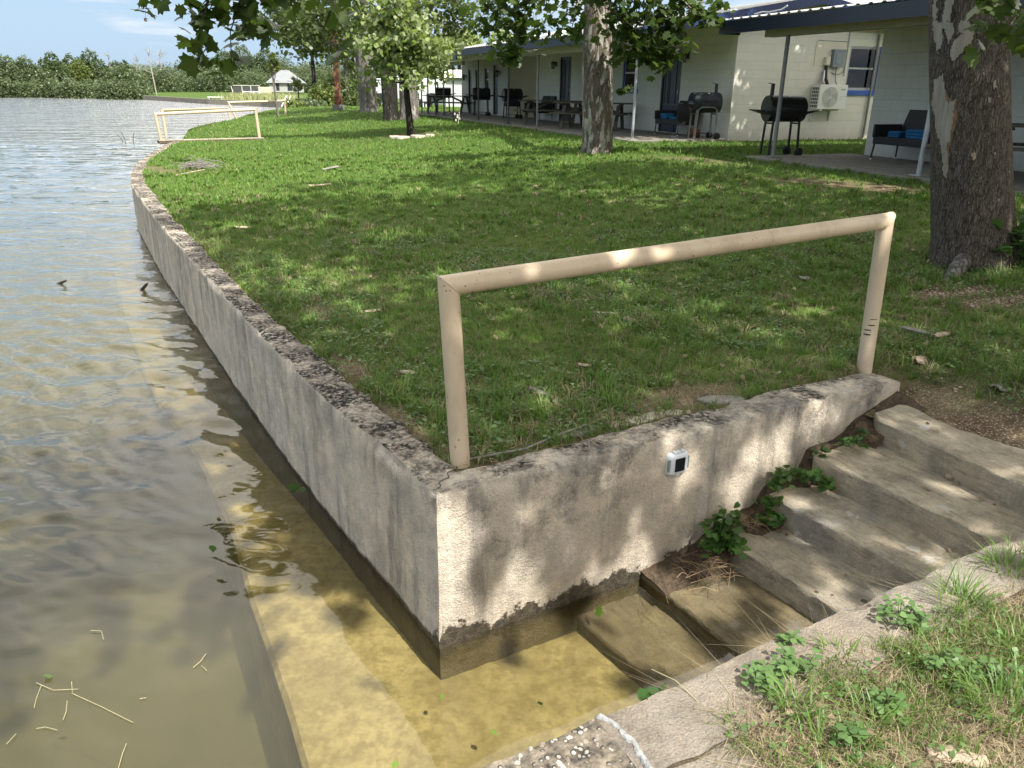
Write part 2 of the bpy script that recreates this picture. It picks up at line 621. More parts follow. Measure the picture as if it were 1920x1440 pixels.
M['beam'] = simple('tan_beam_paint', (0.40, 0.36, 0.27), 0.7, 0.12, 5)
M['soffit'] = simple('soffit_paint', (0.46, 0.42, 0.33), 0.75, 0.1, 3)
M['navy'] = simple('navy_fascia', (0.006, 0.012, 0.028), 0.35, 0.15, 3)
M['slateblue'] = simple('slate_blue_fascia', (0.026, 0.042, 0.075), 0.45, 0.15, 3)
M['rake'] = simple('navy_rake_paint', (0.016, 0.034, 0.12), 0.4, 0.15, 3)
M['blue'] = simple('blue_paint', (0.02, 0.085, 0.40), 0.45, 0.15, 6)
M['darkblue'] = simple('dark_blue_door_paint', (0.02, 0.03, 0.05), 0.4, 0.2, 4)
M['siding'] = simple('tan_siding', (0.46, 0.38, 0.25), 0.75, 0.12, 4)
M['roof'] = simple('white_sheet_metal', (0.74, 0.74, 0.73), 0.38, 0.06, 2, metal=0.0)
M['post'] = simple('gray_painted_steel', (0.20, 0.20, 0.19), 0.45, 0.2, 8)
M['postdark'] = simple('dark_painted_steel', (0.05, 0.05, 0.048), 0.45, 0.2, 8)
M['black'] = simple('black_grill_steel', (0.012, 0.012, 0.013), 0.38, 0.3, 12)
M['faded'] = simple('faded_gray_grill_steel', (0.030, 0.036, 0.042), 0.65, 0.5, 5, spec=0.2)
M['rubber'] = simple('black_rubber', (0.012, 0.012, 0.012), 0.7, 0.2)
M['wicker'] = simple('black_wicker', (0.012, 0.013, 0.014), 0.6, 0.3, 40, bump=0.5, bdist=0.006)
M['cushion'] = simple('blue_fabric', (0.015, 0.13, 0.30), 0.85, 0.12, 20)
M['cushion_dark'] = simple('dark_fabric', (0.012, 0.02, 0.028), 0.85, 0.12, 20)
M['acwhite'] = simple('white_plastic_case', (0.76, 0.76, 0.72), 0.4, 0.03, 3)
M['acgrille'] = simple('pale_gray_plastic', (0.58, 0.58, 0.52), 0.5, 0.05, 3)
M['acdark'] = simple('dark_coil', (0.05, 0.05, 0.05), 0.5, 0.2, 30)
M['label'] = simple('printed_gray', (0.34, 0.35, 0.37), 0.5, 0.05, 3)
M['ebox'] = simple('gray_electrical_box', (0.22, 0.26, 0.29), 0.45, 0.08, 6)
M['galv'] = simple('galvanised_pipe', (0.40, 0.41, 0.42), 0.45, 0.12, 10, metal=0.3)
M['tape'] = simple('black_pipe_insulation', (0.02, 0.02, 0.02), 0.6, 0.3, 14)
M['foil'] = simple('foil_wrap', (0.55, 0.55, 0.56), 0.3, 0.2, 30, metal=0.7, bump=0.7)
M['glass'] = None
k = N('window_glass')
fr = k.n('ShaderNodeFresnel', {'IOR': 1.5}).outputs[0]
g = k.n('ShaderNodeBsdfGlossy', {'Color': (1, 1, 1, 1), 'Roughness': 0.02}).outputs[0]
t = k.n('ShaderNodeBsdfTransparent', {'Color': (0.72, 0.75, 0.74, 1)}).outputs[0]
M['glass'] = k.done(k.n('ShaderNodeMixShader', {0: fr, 1: t, 2: g}).outputs[0])
M['curtain'] = simple('gray_curtain', (0.22, 0.23, 0.23), 0.9, 0.1, 6)
M['room'] = simple('dark_room', (0.05, 0.055, 0.055), 0.9, 0.1)
M['lamp'] = simple('black_lamp_metal', (0.015, 0.014, 0.013), 0.45, 0.2)
M['lampglass'] = simple('dusty_lamp_glass', (0.30, 0.28, 0.24), 0.25, 0.1)
M['solar'] = simple('gray_white_plastic', (0.62, 0.66, 0.68), 0.35, 0.06, 30)
M['solarlens'] = simple('clear_gray_lens', (0.20, 0.24, 0.25), 0.12, 0.1, 30)
M['solarcell'] = simple('black_solar_cell', (0.006, 0.010, 0.014), 0.12, 0.2, 60, bump=0.0)
M['sealant'] = simple('white_sealant', (0.40, 0.405, 0.395), 0.8, 0.4, 38, bump=0.8, bdist=0.01)
M['stone'] = simple('pale_limestone', (0.55, 0.48, 0.38), 0.9, 0.25, 8, bump=0.6, bdist=0.02)
M['rusty'] = simple('rusty_brown_steel', (0.15, 0.055, 0.025), 0.8, 0.4, 12)
M['foot'] = simple('gray_block', (0.16, 0.155, 0.145), 0.9, 0.25, 8)
M['barkpiece'] = simple('shed_bark', (0.42, 0.32, 0.24), 0.9, 0.3, 18, bump=0.4)
M['barkgray'] = simple('gray_shed_bark', (0.22, 0.205, 0.185), 0.9, 0.3, 18, bump=0.4)
M['stick'] = simple('dark_wet_stick', (0.035, 0.026, 0.02), 0.6, 0.3, 20)
M['straw'] = simple('pale_straw', (0.32, 0.29, 0.17), 0.7, 0.25, 12)
M['wood'] = None
k = N('weathered_wood')
ob = k.obj()
w = k.noise(6.0, 6.0, 0.65, k.scl(k.pos(), (3, 3, 3)))
c = k.mix(k.ramp(w, [(0.3, 0.0), (0.7, 1.0)]), (0.062, 0.051, 0.038), (0.125, 0.107, 0.08))
M['wood'] = k.done(k.bsdf(c, 0.85, k.bump(w, 0.4, 0.008)))
M['trailer'] = simple('white_trailer_skin', (0.52, 0.54, 0.56), 0.35, 0.04, 3)
M['darkwin'] = simple('tinted_glass', (0.03, 0.035, 0.04), 0.15, 0.1)
M['carpaint'] = simple('silver_car_paint', (0.40, 0.46, 0.50), 0.25, 0.05, 3)
M['goose'] = simple('pale_gray_feathers', (0.55, 0.52, 0.46), 0.9, 0.25, 14)
M['goosedark'] = simple('brown_gray_feathers', (0.13, 0.11, 0.09), 0.9, 0.25, 14)
M['goosebill'] = simple('orange_bill', (0.5, 0.2, 0.05), 0.6, 0.1)

# leaves
M['leaf'] = leaf_mat('sycamore_leaf', (0.026, 0.046, 0.011), (0.056, 0.092, 0.019), (0.115, 0.19, 0.024), 0.34)
M['leaf_young'] = leaf_mat('young_tree_leaf', (0.15, 0.21, 0.06), (0.27, 0.33, 0.12), (0.30, 0.42, 0.08), 0.38, 0.4, pale=(0.36, 0.39, 0.26))
M['leaf_mid'] = leaf_mat('grove_leaf', (0.040, 0.064, 0.018), (0.115, 0.150, 0.050), (0.17, 0.25, 0.045), 0.38, pale=(0.16, 0.19, 0.10))
M['leaf_bush'] = leaf_mat('shore_bush_leaf', (0.066, 0.095, 0.045), (0.130, 0.168, 0.080), (0.15, 0.21, 0.07), 0.3)
M['leaf_bush2'] = leaf_mat('dark_tree_leaf', (0.045, 0.075, 0.028), (0.095, 0.135, 0.048), (0.11, 0.18, 0.05), 0.28)
M['leaf_bush3'] = leaf_mat('yellow_green_leaf', (0.085, 0.115, 0.028), (0.15, 0.19, 0.045), (0.17, 0.24, 0.05), 0.3)
M['leaf_ivy'] = leaf_mat('creeper_leaf', (0.024, 0.065, 0.014), (0.065, 0.135, 0.030), (0.14, 0.28, 0.05), 0.30, 0.3)
M['leaf_clover'] = leaf_mat('clover_leaf', (0.07, 0.135, 0.045), (0.15, 0.25, 0.085), (0.20, 0.33, 0.07), 0.32, 0.4)
M['leaf_float'] = leaf_mat('fallen_green_leaf', (0.10, 0.20, 0.03), (0.16, 0.27, 0.04), (0.14, 0.25, 0.03), 0.2)
M['leaf_dead'] = leaf_mat('dead_leaf', (0.20, 0.14, 0.08), (0.36, 0.29, 0.20), (0.2, 0.12, 0.05), 0.15)

# bark
def bark(name, dark, mid, pale, patch=0.5, stretch=0.35, sc=1.0, ridges=1.0):
    k = N(name)
    p = k.pos()
    v = k.scl(p, (1, 1, stretch))
    r = k.voro(22 * sc, k.n('ShaderNodeVectorMath', {0: k.scl(p, (1, 1, 0.16)), 1: k.scl(k.n('ShaderNodeTexNoise', {'Vector': p, 'Scale': 14.0, 'Detail': 3.0}).outputs[1], (0.045, 0.045, 0.02))}, operation='ADD').outputs[0], 'DISTANCE_TO_EDGE')
    rr = k.ramp(r, [(0.0, 0.0), (0.22, 1.0)])
    f = k.noise(9 * sc, 7.0, 0.7, v)
    c = k.mix(rr, dark, mid)
    c = k.mix(k.ramp(f, [(0.42, 0.0), (0.62, 0.55)]), c, tuple(x * 1.7 for x in mid))
    pa = k.noise(5.2 * sc, 6.0, 0.62, v, 0.6)
    e = 0.62 - 0.22 * patch
    pm = k.ramp(pa, [(e, 0.0), (e + 0.025, 1.0)])
    tint = k.mix(k.ramp(k.noise(4.0, 4.0), [(0.4, 0.0), (0.6, 1.0)]), pale, tuple(x * 0.62 for x in pale))
    c = k.mix(pm, c, tint)
    sp = k.voro(9.0)
    c = k.mix(k.math('MULTIPLY', k.ramp(sp, [(0.05, 1.0), (0.10, 0.0)]), 0.6), c, (0.36, 0.36, 0.33))
    h = k.math('ADD', k.math('MULTIPLY', rr, k.math('SUBTRACT', 1.0, pm)), k.math('MULTIPLY', f, 0.7))
    return k.done(k.bsdf(c, 0.92, k.bump(h, 0.75 * ridges, 0.022), Specular_IOR_Level=0.12))


M['bark_dark'] = bark('furrowed_dark_bark', (0.036, 0.029, 0.023), (0.115, 0.097, 0.078), (0.26, 0.245, 0.21), patch=-0.45, sc=2.9)
M['bark_mottled'] = bark('mottled_sycamore_bark', (0.065, 0.05, 0.04), (0.13, 0.105, 0.085), (0.40, 0.375, 0.325), patch=0.50, stretch=0.26, sc=1.9, ridges=0.6)
M['bark_gray'] = bark('gray_bark', (0.06, 0.055, 0.05), (0.17, 0.155, 0.14), (0.36, 0.34, 0.31), patch=0.15, sc=0.9)
M['bark_black'] = bark('blackish_bark', (0.012, 0.011, 0.010), (0.035, 0.032, 0.028), (0.20, 0.19, 0.17), patch=-0.05, sc=0.9)
M['rusty_wood'] = simple('orange_brown_wood_edge', (0.17, 0.10, 0.05), 0.9, 0.35, 14, bump=0.5)
M['bark_bare'] = None
k = N('exposed_pale_wood')
p = k.pos()
g_ = k.noise(26, 5, 0.6, k.scl(p, (1, 1, 0.12)))
z_ = k.xyz()[2]
c = k.mix(k.ramp(g_, [(0.3, 0.0), (0.7, 1.0)]), (0.21, 0.19, 0.15), (0.32, 0.295, 0.24))
br_ = k.ramp(k.math('ADD', k.noise(7, 5, 0.7, k.scl(p, (1.6, 1.6, 0.5))), k.math('MULTIPLY', z_, -0.22)), [(0.22, 0.0), (0.36, 0.85)])
c = k.mix(br_, c, (0.20, 0.115, 0.055))
M['bark_bare'] = k.done(k.bsdf(c, 0.85, k.bump(g_, 0.5, 0.01)))

# ------------------------------------------------------------------ ground sheet
def shore_u():
    pts = SHORE + SHORE2 + [*[(lambda q: (q.x + dx_, q.y + 0.3))(at(px_, py_, WATER)) for px_, py_, dx_ in ((541, 202, 0.3), (393, 195, 0.2), (270, 186.5, 0.2))], (-78, 134), (-112, 140), (-230, 190)]
    vv = np.array([p[0] * V[0] + p[1] * V[1] for p in pts])
    uu = np.array([p[0] * U[0] + p[1] * U[1] for p in pts])
    assert (np.diff(vv) > 0).all(), vv
    return vv, uu


SV, SU = shore_u()


def su(v):
    return np.interp(v, SV, SU)


k = N('lawn_soil')
p = k.pos()
big = k.noise(0.55, 5.0, 0.6)
fine = k.noise(28.0, 6.0, 0.7)
mid = k.noise(3.0, 6.0, 0.65)
soil = k.mix(k.ramp(fine, [(0.35, 0.0), (0.65, 1.0)]), (0.055, 0.040, 0.026), (0.17, 0.125, 0.082))
straw = k.mix(k.ramp(k.noise(60.0, 4.0, 0.7), [(0.4, 0.0), (0.62, 1.0)]), (0.10, 0.085, 0.045), (0.28, 0.23, 0.14))
c = k.mix(k.ramp(mid, [(0.40, 0.0), (0.58, 0.8)]), soil, straw)
green = k.mix(k.ramp(k.noise(16.0, 6.0, 0.7), [(0.35, 0.0), (0.65, 1.0)]), (0.030, 0.060, 0.012), (0.085, 0.150, 0.026))
x_, y_, z_ = k.xyz()
fy = k.n('ShaderNodeMapRange', {0: y_, 1: 3.0, 2: 14.0, 3: 0.28, 4: 0.93}).outputs[0]
gm = k.math('ADD', fy, k.math('MULTIPLY', k.math('SUBTRACT', mid, 0.5), 0.9), True)
at_ = k.n('ShaderNodeAttribute', attribute_name='bare').outputs['Fac']
gm = k.math('MULTIPLY', gm, k.math('SUBTRACT', 1.0, at_), True)
c = k.mix(gm, c, green)
peb = k.voro(70.0)
pc = k.mix(k.voro(70.0, out=1), (0.20, 0.12, 0.08), (0.52, 0.42, 0.33))
pm = k.math('MULTIPLY', k.ramp(peb, [(0.25, 1.0), (0.42, 0.0)]), k.n('ShaderNodeAttribute', attribute_name='gravel').outputs['Fac'])
c = k.mix(pm, c, pc)
h = k.math('ADD', k.noise(40.0, 5.0, 0.7), k.math('MULTIPLY', pm, 0.6))
M['ground'] = k.done(k.bsdf(c, 0.95, k.bump(h, 0.6, 0.02), Specular_IOR_Level=0.1))


def blob(x, y, cx, cy, r, ry=None, rot=0.0):
    dx, dy = x - cx, y - cy
    c_, s_ = math.cos(rot), math.sin(rot)
    a_, b_ = dx * c_ + dy * s_, -dx * s_ + dy * c_
    return np.exp(-((a_ / r) ** 2 + (b_ / (ry or r)) ** 2))


T2P = G(1822, 512)
T1P = G(1120, 288)
YTP = G(770, 253)


def nz2(x, y, s):
    return (np.sin(x * s * 1.3 + 1.7 * np.sin(y * s * 0.9 + 2)) + np.sin(y * s * 1.1 + 1.4 * np.sin(x * s * 1.2 + 5)) + np.sin((x + y) * s * 0.8 + 3)) / 3


BARE_SPOTS = [(G(1290, 745), 0.42, 0.13, 0.5), (G(1235, 770), 0.30, 0.10, 0.5), (G(1560, 345), 1.3, 0.35, -0.9), (G(1700, 355), 0.9, 0.3, -0.9), (G(860, 720), 0.10, 0.06, 0),
              (G(760, 800), 0.35, 0.06, 2.15), (G(610, 590), 0.22, 0.10, 2.1), (G(1320, 300), 1.2, 0.25, -0.8), (YTP, 0.75, 0.5, 0), (G(335, 320), 0.5, 0.25, 0.5),
              (G(285, 315), 0.35, 0.2, 2), (G(900, 885), 0.12, 0.06, 0), (G(655, 690), 0.25, 0.07, 2.15)]
GRAVEL_SPOTS = [(G(1800, 548), 0.40, 0.13, 0.1), (G(1900, 566), 0.45, 0.14, 0.1), (G(1830, 795), 0.36, 0.16, -0.5), (G(1900, 835), 0.34, 0.18, -0.5), (G(1720, 745), 0.25, 0.1, -0.3)]


def bare_f(x, y):
    b = np.zeros_like(x)
    for q, r, ry, ro in BARE_SPOTS:
        b = np.maximum(b, blob(x, y, q.x, q.y, r, ry, ro))
    for q, r, ry, ro in GRAVEL_SPOTS:
        b = np.maximum(b, blob(x, y, q.x, q.y, r, ry, ro))
    return np.clip(b * 1.5 + 0.25 * nz2(x, y, 6.0) * (b > 0.08), 0, 1)


def gravel_f(x, y):
    b = np.zeros_like(x)
    for q, r, ry, ro in GRAVEL_SPOTS:
        b = np.maximum(b, blob(x, y, q.x, q.y, r, ry, ro))
    return np.clip(b * 1.6, 0, 1)


WT = 0.20      # wall thickness
blocks = []


def gblock(vs, u0f, u1, ncol, pw):
    t = np.concatenate([[0.0], np.linspace(0, 1, ncol - 1) ** pw])
    P = np.zeros((len(vs), ncol, 3))
    for i, v in enumerate(vs):
        u0 = u0f(v)
        u = u0 + (u1 - u0) * t
        P[i, :, 0] = U[0] * u + V[0] * v
        P[i, :, 1] = U[1] * u + V[1] * v
    P[:, :, 2] = gz(P[:, :, 0], P[:, :, 1])
    return P


va = np.concatenate([np.arange(2.83, 10, 0.09), np.arange(10, 40, 0.4), np.arange(40, 240, 3.0)])
vb = np.concatenate([np.arange(1.30, 2.83, 0.06), [2.83]])
vc = np.concatenate([np.arange(-40, -3, 1.5), np.arange(-3, 1.3, 0.06), [1.30]])
PA = gblock(va, lambda v: float(su(v)) + 0.16, 260, 190, 2.6)
PB = gblock(vb, lambda v: 3.84 if v < 2.66 else 4.12, 260, 130, 2.6)
PC = gblock(vc, lambda v: -0.30, 260, 190, 2.6)
PA[:, 0, 2] = -1.6      # bank face down to the bed
# the near bank is a little proud of the kerb on the grass side
Vs, Ls, Ss, off = [], [], [], 0
for P in (PA, PB, PC):
    R_, C_ = P.shape[:2]
    i = np.arange(R_ * C_).reshape(R_, C_) + off
    q = np.stack([i[:-1, :-1], i[:-1, 1:], i[1:, 1:], i[1:, :-1]], -1).reshape(-1)
    Vs.append(P.reshape(-1, 3))
    Ls.append(q)
    Ss.append(np.full((R_ - 1) * (C_ - 1), 4))
    off += R_ * C_
GV = np.concatenate(Vs)
ground = np_mesh('ground', GV, 4, M['ground'], None, True, faces=np.concatenate(Ss), loops=np.concatenate(Ls))
tag(ground, kind='structure')
for nm, fn in (('bare', bare_f), ('gravel', gravel_f)):
    at2 = ground.data.attributes.new(nm, 'FLOAT', 'POINT')
    at2.data.foreach_set('value', fn(GV[:, 0], GV[:, 1]).astype(np.float32))

# ------------------------------------------------------------------ water, bed
k = N('lake_bed_silt')
f = k.noise(1.3, 6.0, 0.6)
c = k.mix(k.ramp(f, [(0.35, 0.0), (0.65, 1.0)]), (0.075, 0.069, 0.041), (0.105, 0.096, 0.06))
M['bed'] = k.done(k.bsdf(c, 1.0, Specular_IOR_Level=0.0))
bed = MB()
bed.poly([(-300, -60, -1.62), (40, -60, -1.62), (40, 160, -1.62), (-300, 160, -1.62)])
tag(bed.build('lake_bed', M['bed']), kind='structure')

k = N('algae_covered_concrete')
f = k.noise(2.4, 7.0, 0.65)
f2 = k.noise(17.0, 6.0, 0.7)
c = k.mix(k.ramp(f, [(0.35, 0.0), (0.62, 1.0)]), (0.205, 0.168, 0.074), (0.335, 0.28, 0.13))
c = k.mix(k.ramp(f2, [(0.40, 0.65), (0.58, 0.0)]), c, (0.14, 0.108, 0.043))
c = k.mix(k.ramp(k.noise(60, 3), [(0.35, 0.35), (0.55, 0.0)]), c, (0.24, 0.19, 0.08))
M['algae'] = k.done(k.bsdf(c, 1.0, k.bump(f2, 0.4, 0.01), Specular_IOR_Level=0.0))

# polar water grid round the viewpoint, displaced with a wind-wave spectrum
az = np.radians(np.arange(-100, 46, 0.21))
rr_ = [0.9]
while rr_[-1] < 235:
    rr_.append(rr_[-1] * (1.0062 if rr_[-1] < 40 else 1.02) + 0.003)
rr_ = np.array(rr_)
RR, AZ = np.meshgrid(rr_, az, indexing='ij')
X, Y = RR * np.sin(AZ), RR * np.cos(AZ)
wv = np.random.default_rng(5)
H = np.zeros_like(X)
dx = 0.25 * np.sin(X * 0.9 + Y * 0.6) + 0.2 * np.sin(Y * 1.3 - X * 0.4 + 1)
for i in range(72):
    lam = 0.13 * (1.15 / 0.13) ** (wv.random())
    th = math.radians(-97 + wv.normal(0, 30))
    kx, ky = 2 * math.pi / lam * math.cos(th), 2 * math.pi / lam * math.sin(th)
    ph = wv.random() * 6.28
    amp = 0.0062 * lam * (1.0 if lam < 0.4 else 0.62)
    cut = np.clip((lam - 2.4 * 0.0062 * RR) / (2.5 * 0.0062 * RR), 0, 1)
    s_ = np.sin(kx * (X + dx * 0.5) + ky * (Y + dx) + ph)
    H += amp * cut * (s_ + 0.22 * np.cos(2 * (kx * (X + dx * 0.5) + ky * (Y + dx) + ph)))
uu_, vv_ = X * U[0] + Y * U[1], X * V[0] + Y * V[1]
dsh = np.hypot(X + 0.3, Y - 1.7)
env = 0.04 + 0.96 * sstep((dsh - 1.0) / 4.8)
env *= 0.75 + 0.45 * nz2(X, Y, 0.35)
inl = (uu_ > float(1.0)) & (vv_ < 2.7)
env[inl] = 0.03
H *= env
PW = np.stack([X, Y, WATER + H], -1)
k = N('lake_water')
p = k.pos()
x_, y_, z_ = k.xyz()
dd = k.n('ShaderNodeVectorMath', {0: p, 1: (-0.3, 1.7, WATER)}, operation='DISTANCE').outputs['Value']
amp = k.n('ShaderNodeMapRange', {0: dd, 1: 2.2, 2: 8.0, 3: 0.0, 4: 1.0}).outputs[0]
farb = k.n('ShaderNodeMapRange', {0: dd, 1: 6.0, 2: 45.0, 3: 0.0, 4: 1.0}).outputs[0]
w1 = k.noise(7.0, 3.0, 0.5, k.scl(p, (0.55, 1.0, 1.0)))
w2 = k.noise(2.2, 3.0, 0.55, k.scl(p, (0.40, 1.0, 1.0)))
w3 = k.noise(0.85, 4.0, 0.6, k.scl(p, (0.34, 1.0, 1.0)))
hh = k.math('ADD', k.math('MULTIPLY', w1, 0.016), k.math('MULTIPLY', w2, k.math('MULTIPLY', farb, 0.15)))
hh = k.math('ADD', hh, k.math('MULTIPLY', w3, k.math('MULTIPLY', farb, 0.30)))
hh = k.math('MULTIPLY', hh, amp)
nrm = k.bump(hh, 1.0, 1.0)
fr = k.n('ShaderNodeFresnel', {'IOR': 1.36, 'Normal': nrm}).outputs[0]
frg = k.n('ShaderNodeFresnel', {'IOR': 1.33}).outputs[0]
fr = k.math('MULTIPLY', k.math('MAXIMUM', fr, k.math('MULTIPLY', frg, 0.85)), 1.35, True)
g = k.n('ShaderNodeBsdfGlossy', {'Color': (1, 1, 1, 1), 'Roughness': 0.03, 'Normal': nrm}).outputs[0]
t = k.n('ShaderNodeBsdfTransparent', {'Color': (0.99, 0.985, 0.95, 1)}).outputs[0]
ms = k.n('ShaderNodeMixShader', {0: fr, 1: t, 2: g}).outputs[0]
vol = k.n('ShaderNodeVolumePrincipled', {'Color': (0.104, 0.107, 0.070, 1), 'Density': 1.25, 'Anisotropy': 0.0, 'Absorption Color': (0.62, 0.58, 0.30, 1)}).outputs[0]
M['water'] = k.done(ms, vol)
water = grid_obj('water', PW, M['water'])
tag(water, kind='structure')

# ------------------------------------------------------------------ seawall (one cast piece, corner and all)
def wall_path():
    pts = [(uv(4.17, 2.65).x, uv(4.17, 2.65).y)] + SHORE
    out = []
    for i in range(len(pts) - 1):
        a, b = np.array(pts[i]), np.array(pts[i + 1])
        L = np.linalg.norm(b - a)
        d = np.linalg.norm((a + b) / 2)
        stp = 0.028 if d < 4.5 else (0.05 if d < 9 else 0.12)
        n_ = max(1, int(L / stp))
        for j in range(n_):
            out.append(a + (b - a) * j / n_)
    out.append(np.array(pts[-1]))
    return np.array(out)


WP = wall_path()
tg = np.gradient(WP, axis=0)
tg /= np.linalg.norm(tg, axis=1)[:, None]
nin = np.stack([tg[:, 1], -tg[:, 0]], 1)      # inland side
# sharp mitre at the corner
ci = int(np.argmin(np.hypot(WP[:, 0] + 0.31, WP[:, 1] - 2.87)))
n1, n2 = nin[ci - 3], nin[ci + 3]
mit = (n1 + n2)
mit = mit / (mit @ n1)
for i in range(len(WP)):
    if i < ci:
        nin[i] = n1 if i > ci - 6 else nin[i]
    elif i > ci:
        nin[i] = n2 if i < ci + 6 else nin[i]
nin[ci] = mit
prof = [(0.0, z) for z in np.linspace(-1.30, -0.80, 6)] + [(0.0, z) for z in np.linspace(-0.76, -0.02, 22)]
prof += [(0.006, -0.004)] + [(t, 0.0) for t in np.linspace(0.02, WT - 0.015, 9)] + [(WT, -0.008), (WT + 0.004, -0.05), (WT + 0.005, -0.40)]
PWL = np.zeros((len(WP), len(prof), 3))
for i in range(len(WP)):
    px, py = WP[i]
    wid = 1.0 + 0.10 * math.sin(i * 0.05) + 0.06 * noise.noise((px * 2.1, py * 2.1, 3))
    edge = 0.040 * noise.noise((px * 5, py * 5, 9.0)) + 0.028 * noise.noise((px * 14, py * 14, 1.0))
    fr_ = 1.0 if i <= ci else 0.75
    for j, (t, z) in enumerate(prof):
        tt = t * wid if t > 0.01 else t
        if t >= WT - 0.001:
            tt += edge
        dz = 0.0
        dn = 0.007 * noise.noise((px * 3.2, py * 3.2, z * 3.2)) + 0.005 * noise.noise((px * 14, py * 14, z * 14)) + 0.0035 * noise.noise((px * 38, py * 38, z * 38))
        if z < -0.45:
            dn += 0.006 * noise.noise((px * 26, py * 26, z * 26 + 5)) * min(1, (-0.45 - z) * 5)
        if z > -0.021:
            dz = 0.008 * noise.noise((px * 3.1, py * 3.1, t * 4)) + 0.006 * noise.noise((px * 16, py * 16, t * 16)) + 0.003 * noise.noise((px * 45, py * 45, t * 45))
            if j == 28 or j == 27:        # worn arris
                ch = max(0.0, noise.noise((px * 4.2, py * 4.2, 7.7)))
                dz -= 0.034 * ch
                tt += 0.026 * ch
            if t > WT - 0.05:
                dz -= 0.02 * max(0, noise.noise((px * 6, py * 6, 4.4)))
        if t > WT:
            dz, dn = 0, 0
        endf = 0.02 * max(0, 1 - i / 6.0) if z > -0.06 else 0.0
        PWL[i, j] = (px + nin[i][0] * (tt - dn), py + nin[i][1] * (tt - dn), z + dz - endf)
seawall = grid_obj('seawall', PWL, M['seawall'])
me = seawall.data
bm = bmesh.new()
bm.from_mesh(me)
nr, nc = len(WP), len(prof)
bm.verts.ensure_lookup_table()
bm.faces.new([bm.verts[j] for j in range(nc)])
bmesh.ops.recalc_face_normals(bm, faces=bm.faces)
bm.to_mesh(me)
bm.free()
me.set_sharp_from_angle(angle=math.radians(50))
tag(seawall, 'weathered concrete seawall with black mould on its top, holding the lawn above the lake', 'seawall')

# footing ledge under the water, outside the long arm, and the apron in front of the steps
def off_line(d):
    o = []
    for i in range(ci, len(WP), 3):
        o.append((WP[i][0] - nin[min(i + 1, len(nin) - 1)][0] * d, WP[i][1] - nin[min(i + 1, len(nin) - 1)][1] * d))
    return o


outer0 = off_line(0.50)
inner0 = off_line(-0.1)
lead = [(0.02, 0.40), (-0.40, 1.40), (-0.61, 1.90), (-0.81, 2.37), (-0.96, 2.65), (-1.17, 3.06), (-1.38, 3.48), (-1.72, 4.13), (-2.06, 4.79), (-2.45, 5.45), (-2.86, 6.12)]
lin = [(uv(2.2, -1.2).x, uv(2.2, -1.2).y), (uv(2.4, 1.0).x, uv(2.4, 1.0).y), (uv(2.6, 2.0).x, uv(2.6, 2.0).y), (uv(2.6, 2.75).x, uv(2.6, 2.75).y), (0.1, 3.15), (-0.35, 3.25), (-0.75, 3.75), (-1.05, 4.3), (-1.4, 4.85), (-1.75, 5.5), (-2.2, 6.25)]
rest = [i for i in range(len(outer0)) if outer0[i][1] > 6.5]
ft = MB()
ZL = -0.965
row_o = lead + [outer0[i] for i in rest]
row_i = lin + [inner0[i] for i in rest]
vs, fs = [], []
for (ox, oy), (ix, iy) in zip(row_o, row_i):
    w_ = 0.012 * math.sin(oy * 5)
    zl = ZL - min(0.55, 0.13 * max(0.0, oy - 4.2))
    vs += [(ox + w_, oy, -1.7), (ox + w_, oy, zl - 0.03), (ox + w_ + 0.02, oy + 0.01, zl), (ix, iy, zl)]
for i in range(len(row_o) - 1):
    for j in range(3):
        fs.append((i * 4 + j, i * 4 + j + 1, i * 4 + 4 + j + 1, i * 4 + 4 + j))
ft.add(vs, fs)
ft.build('footing', M['algae'], seawall)

# crack at the corner
cr_ = MB()
pts = []
for s in np.linspace(0, 1, 14):
    q = Vector((-0.245, 3.13, 0.004)).lerp(Vector((-0.315, 2.93, 0.004)), s)
    pts.append(q + Vector((0.012 * math.sin(s * 15), 0.004 * math.cos(s * 21), 0.003)))
cr_.tube(pts, 0.0022, 5)
k = N('dark_crack')
cr_.build('crack', k.done(k.bsdf((0.03, 0.026, 0.022), 1.0)), seawall)

# flat worn stones edging the lawn behind the short arm
for i, (px, py, sx, sy, rz) in enumerate([(1195, 790, 0.10, 0.05, 0.5), (1225, 782, 0.09, 0.05, 0.6), (1160, 797, 0.07, 0.04, 0.4), (1095, 808, 0.13, 0.04, 0.9), (1262, 776, 0.07, 0.04, 0.5), (1355, 752, 0.16, 0.06, 0.3)]):
    q = G(px, py)
    b = MB()
    n_ = 9
    ring = [(math.cos(2 * math.pi * j / n_) * sx * random.uniform(0.75, 1.1), math.sin(2 * math.pi * j / n_) * sy * random.uniform(0.75, 1.1)) for j in range(n_)]
    b.prism([(x, y, 0.0) for x, y in ring], (0, 0, 0.016))
    s = b.build('flat_stone', M['stone'] if i not in (3, 5) else M['barkgray'], None, bevel=0.006)
    s.location = (q.x, q.y, q.z - 0.004)
    s.rotation_euler = (0.1 * (i % 2), 0.08, rz)
    tag(s, ['pinkish flat stone lying on the top edge of the short wall', 'second flat stone chip beside the pinkish one on the wall edge', 'small pale stone chip at the end of the row on the wall edge',
            'long gray weathered slab half buried in grass behind the wall', 'orange tinted stone chip where the wall top is bare', 'broad gray buried rock in the bare patch behind the wall'][i], 'stone', 'stones behind the wall')

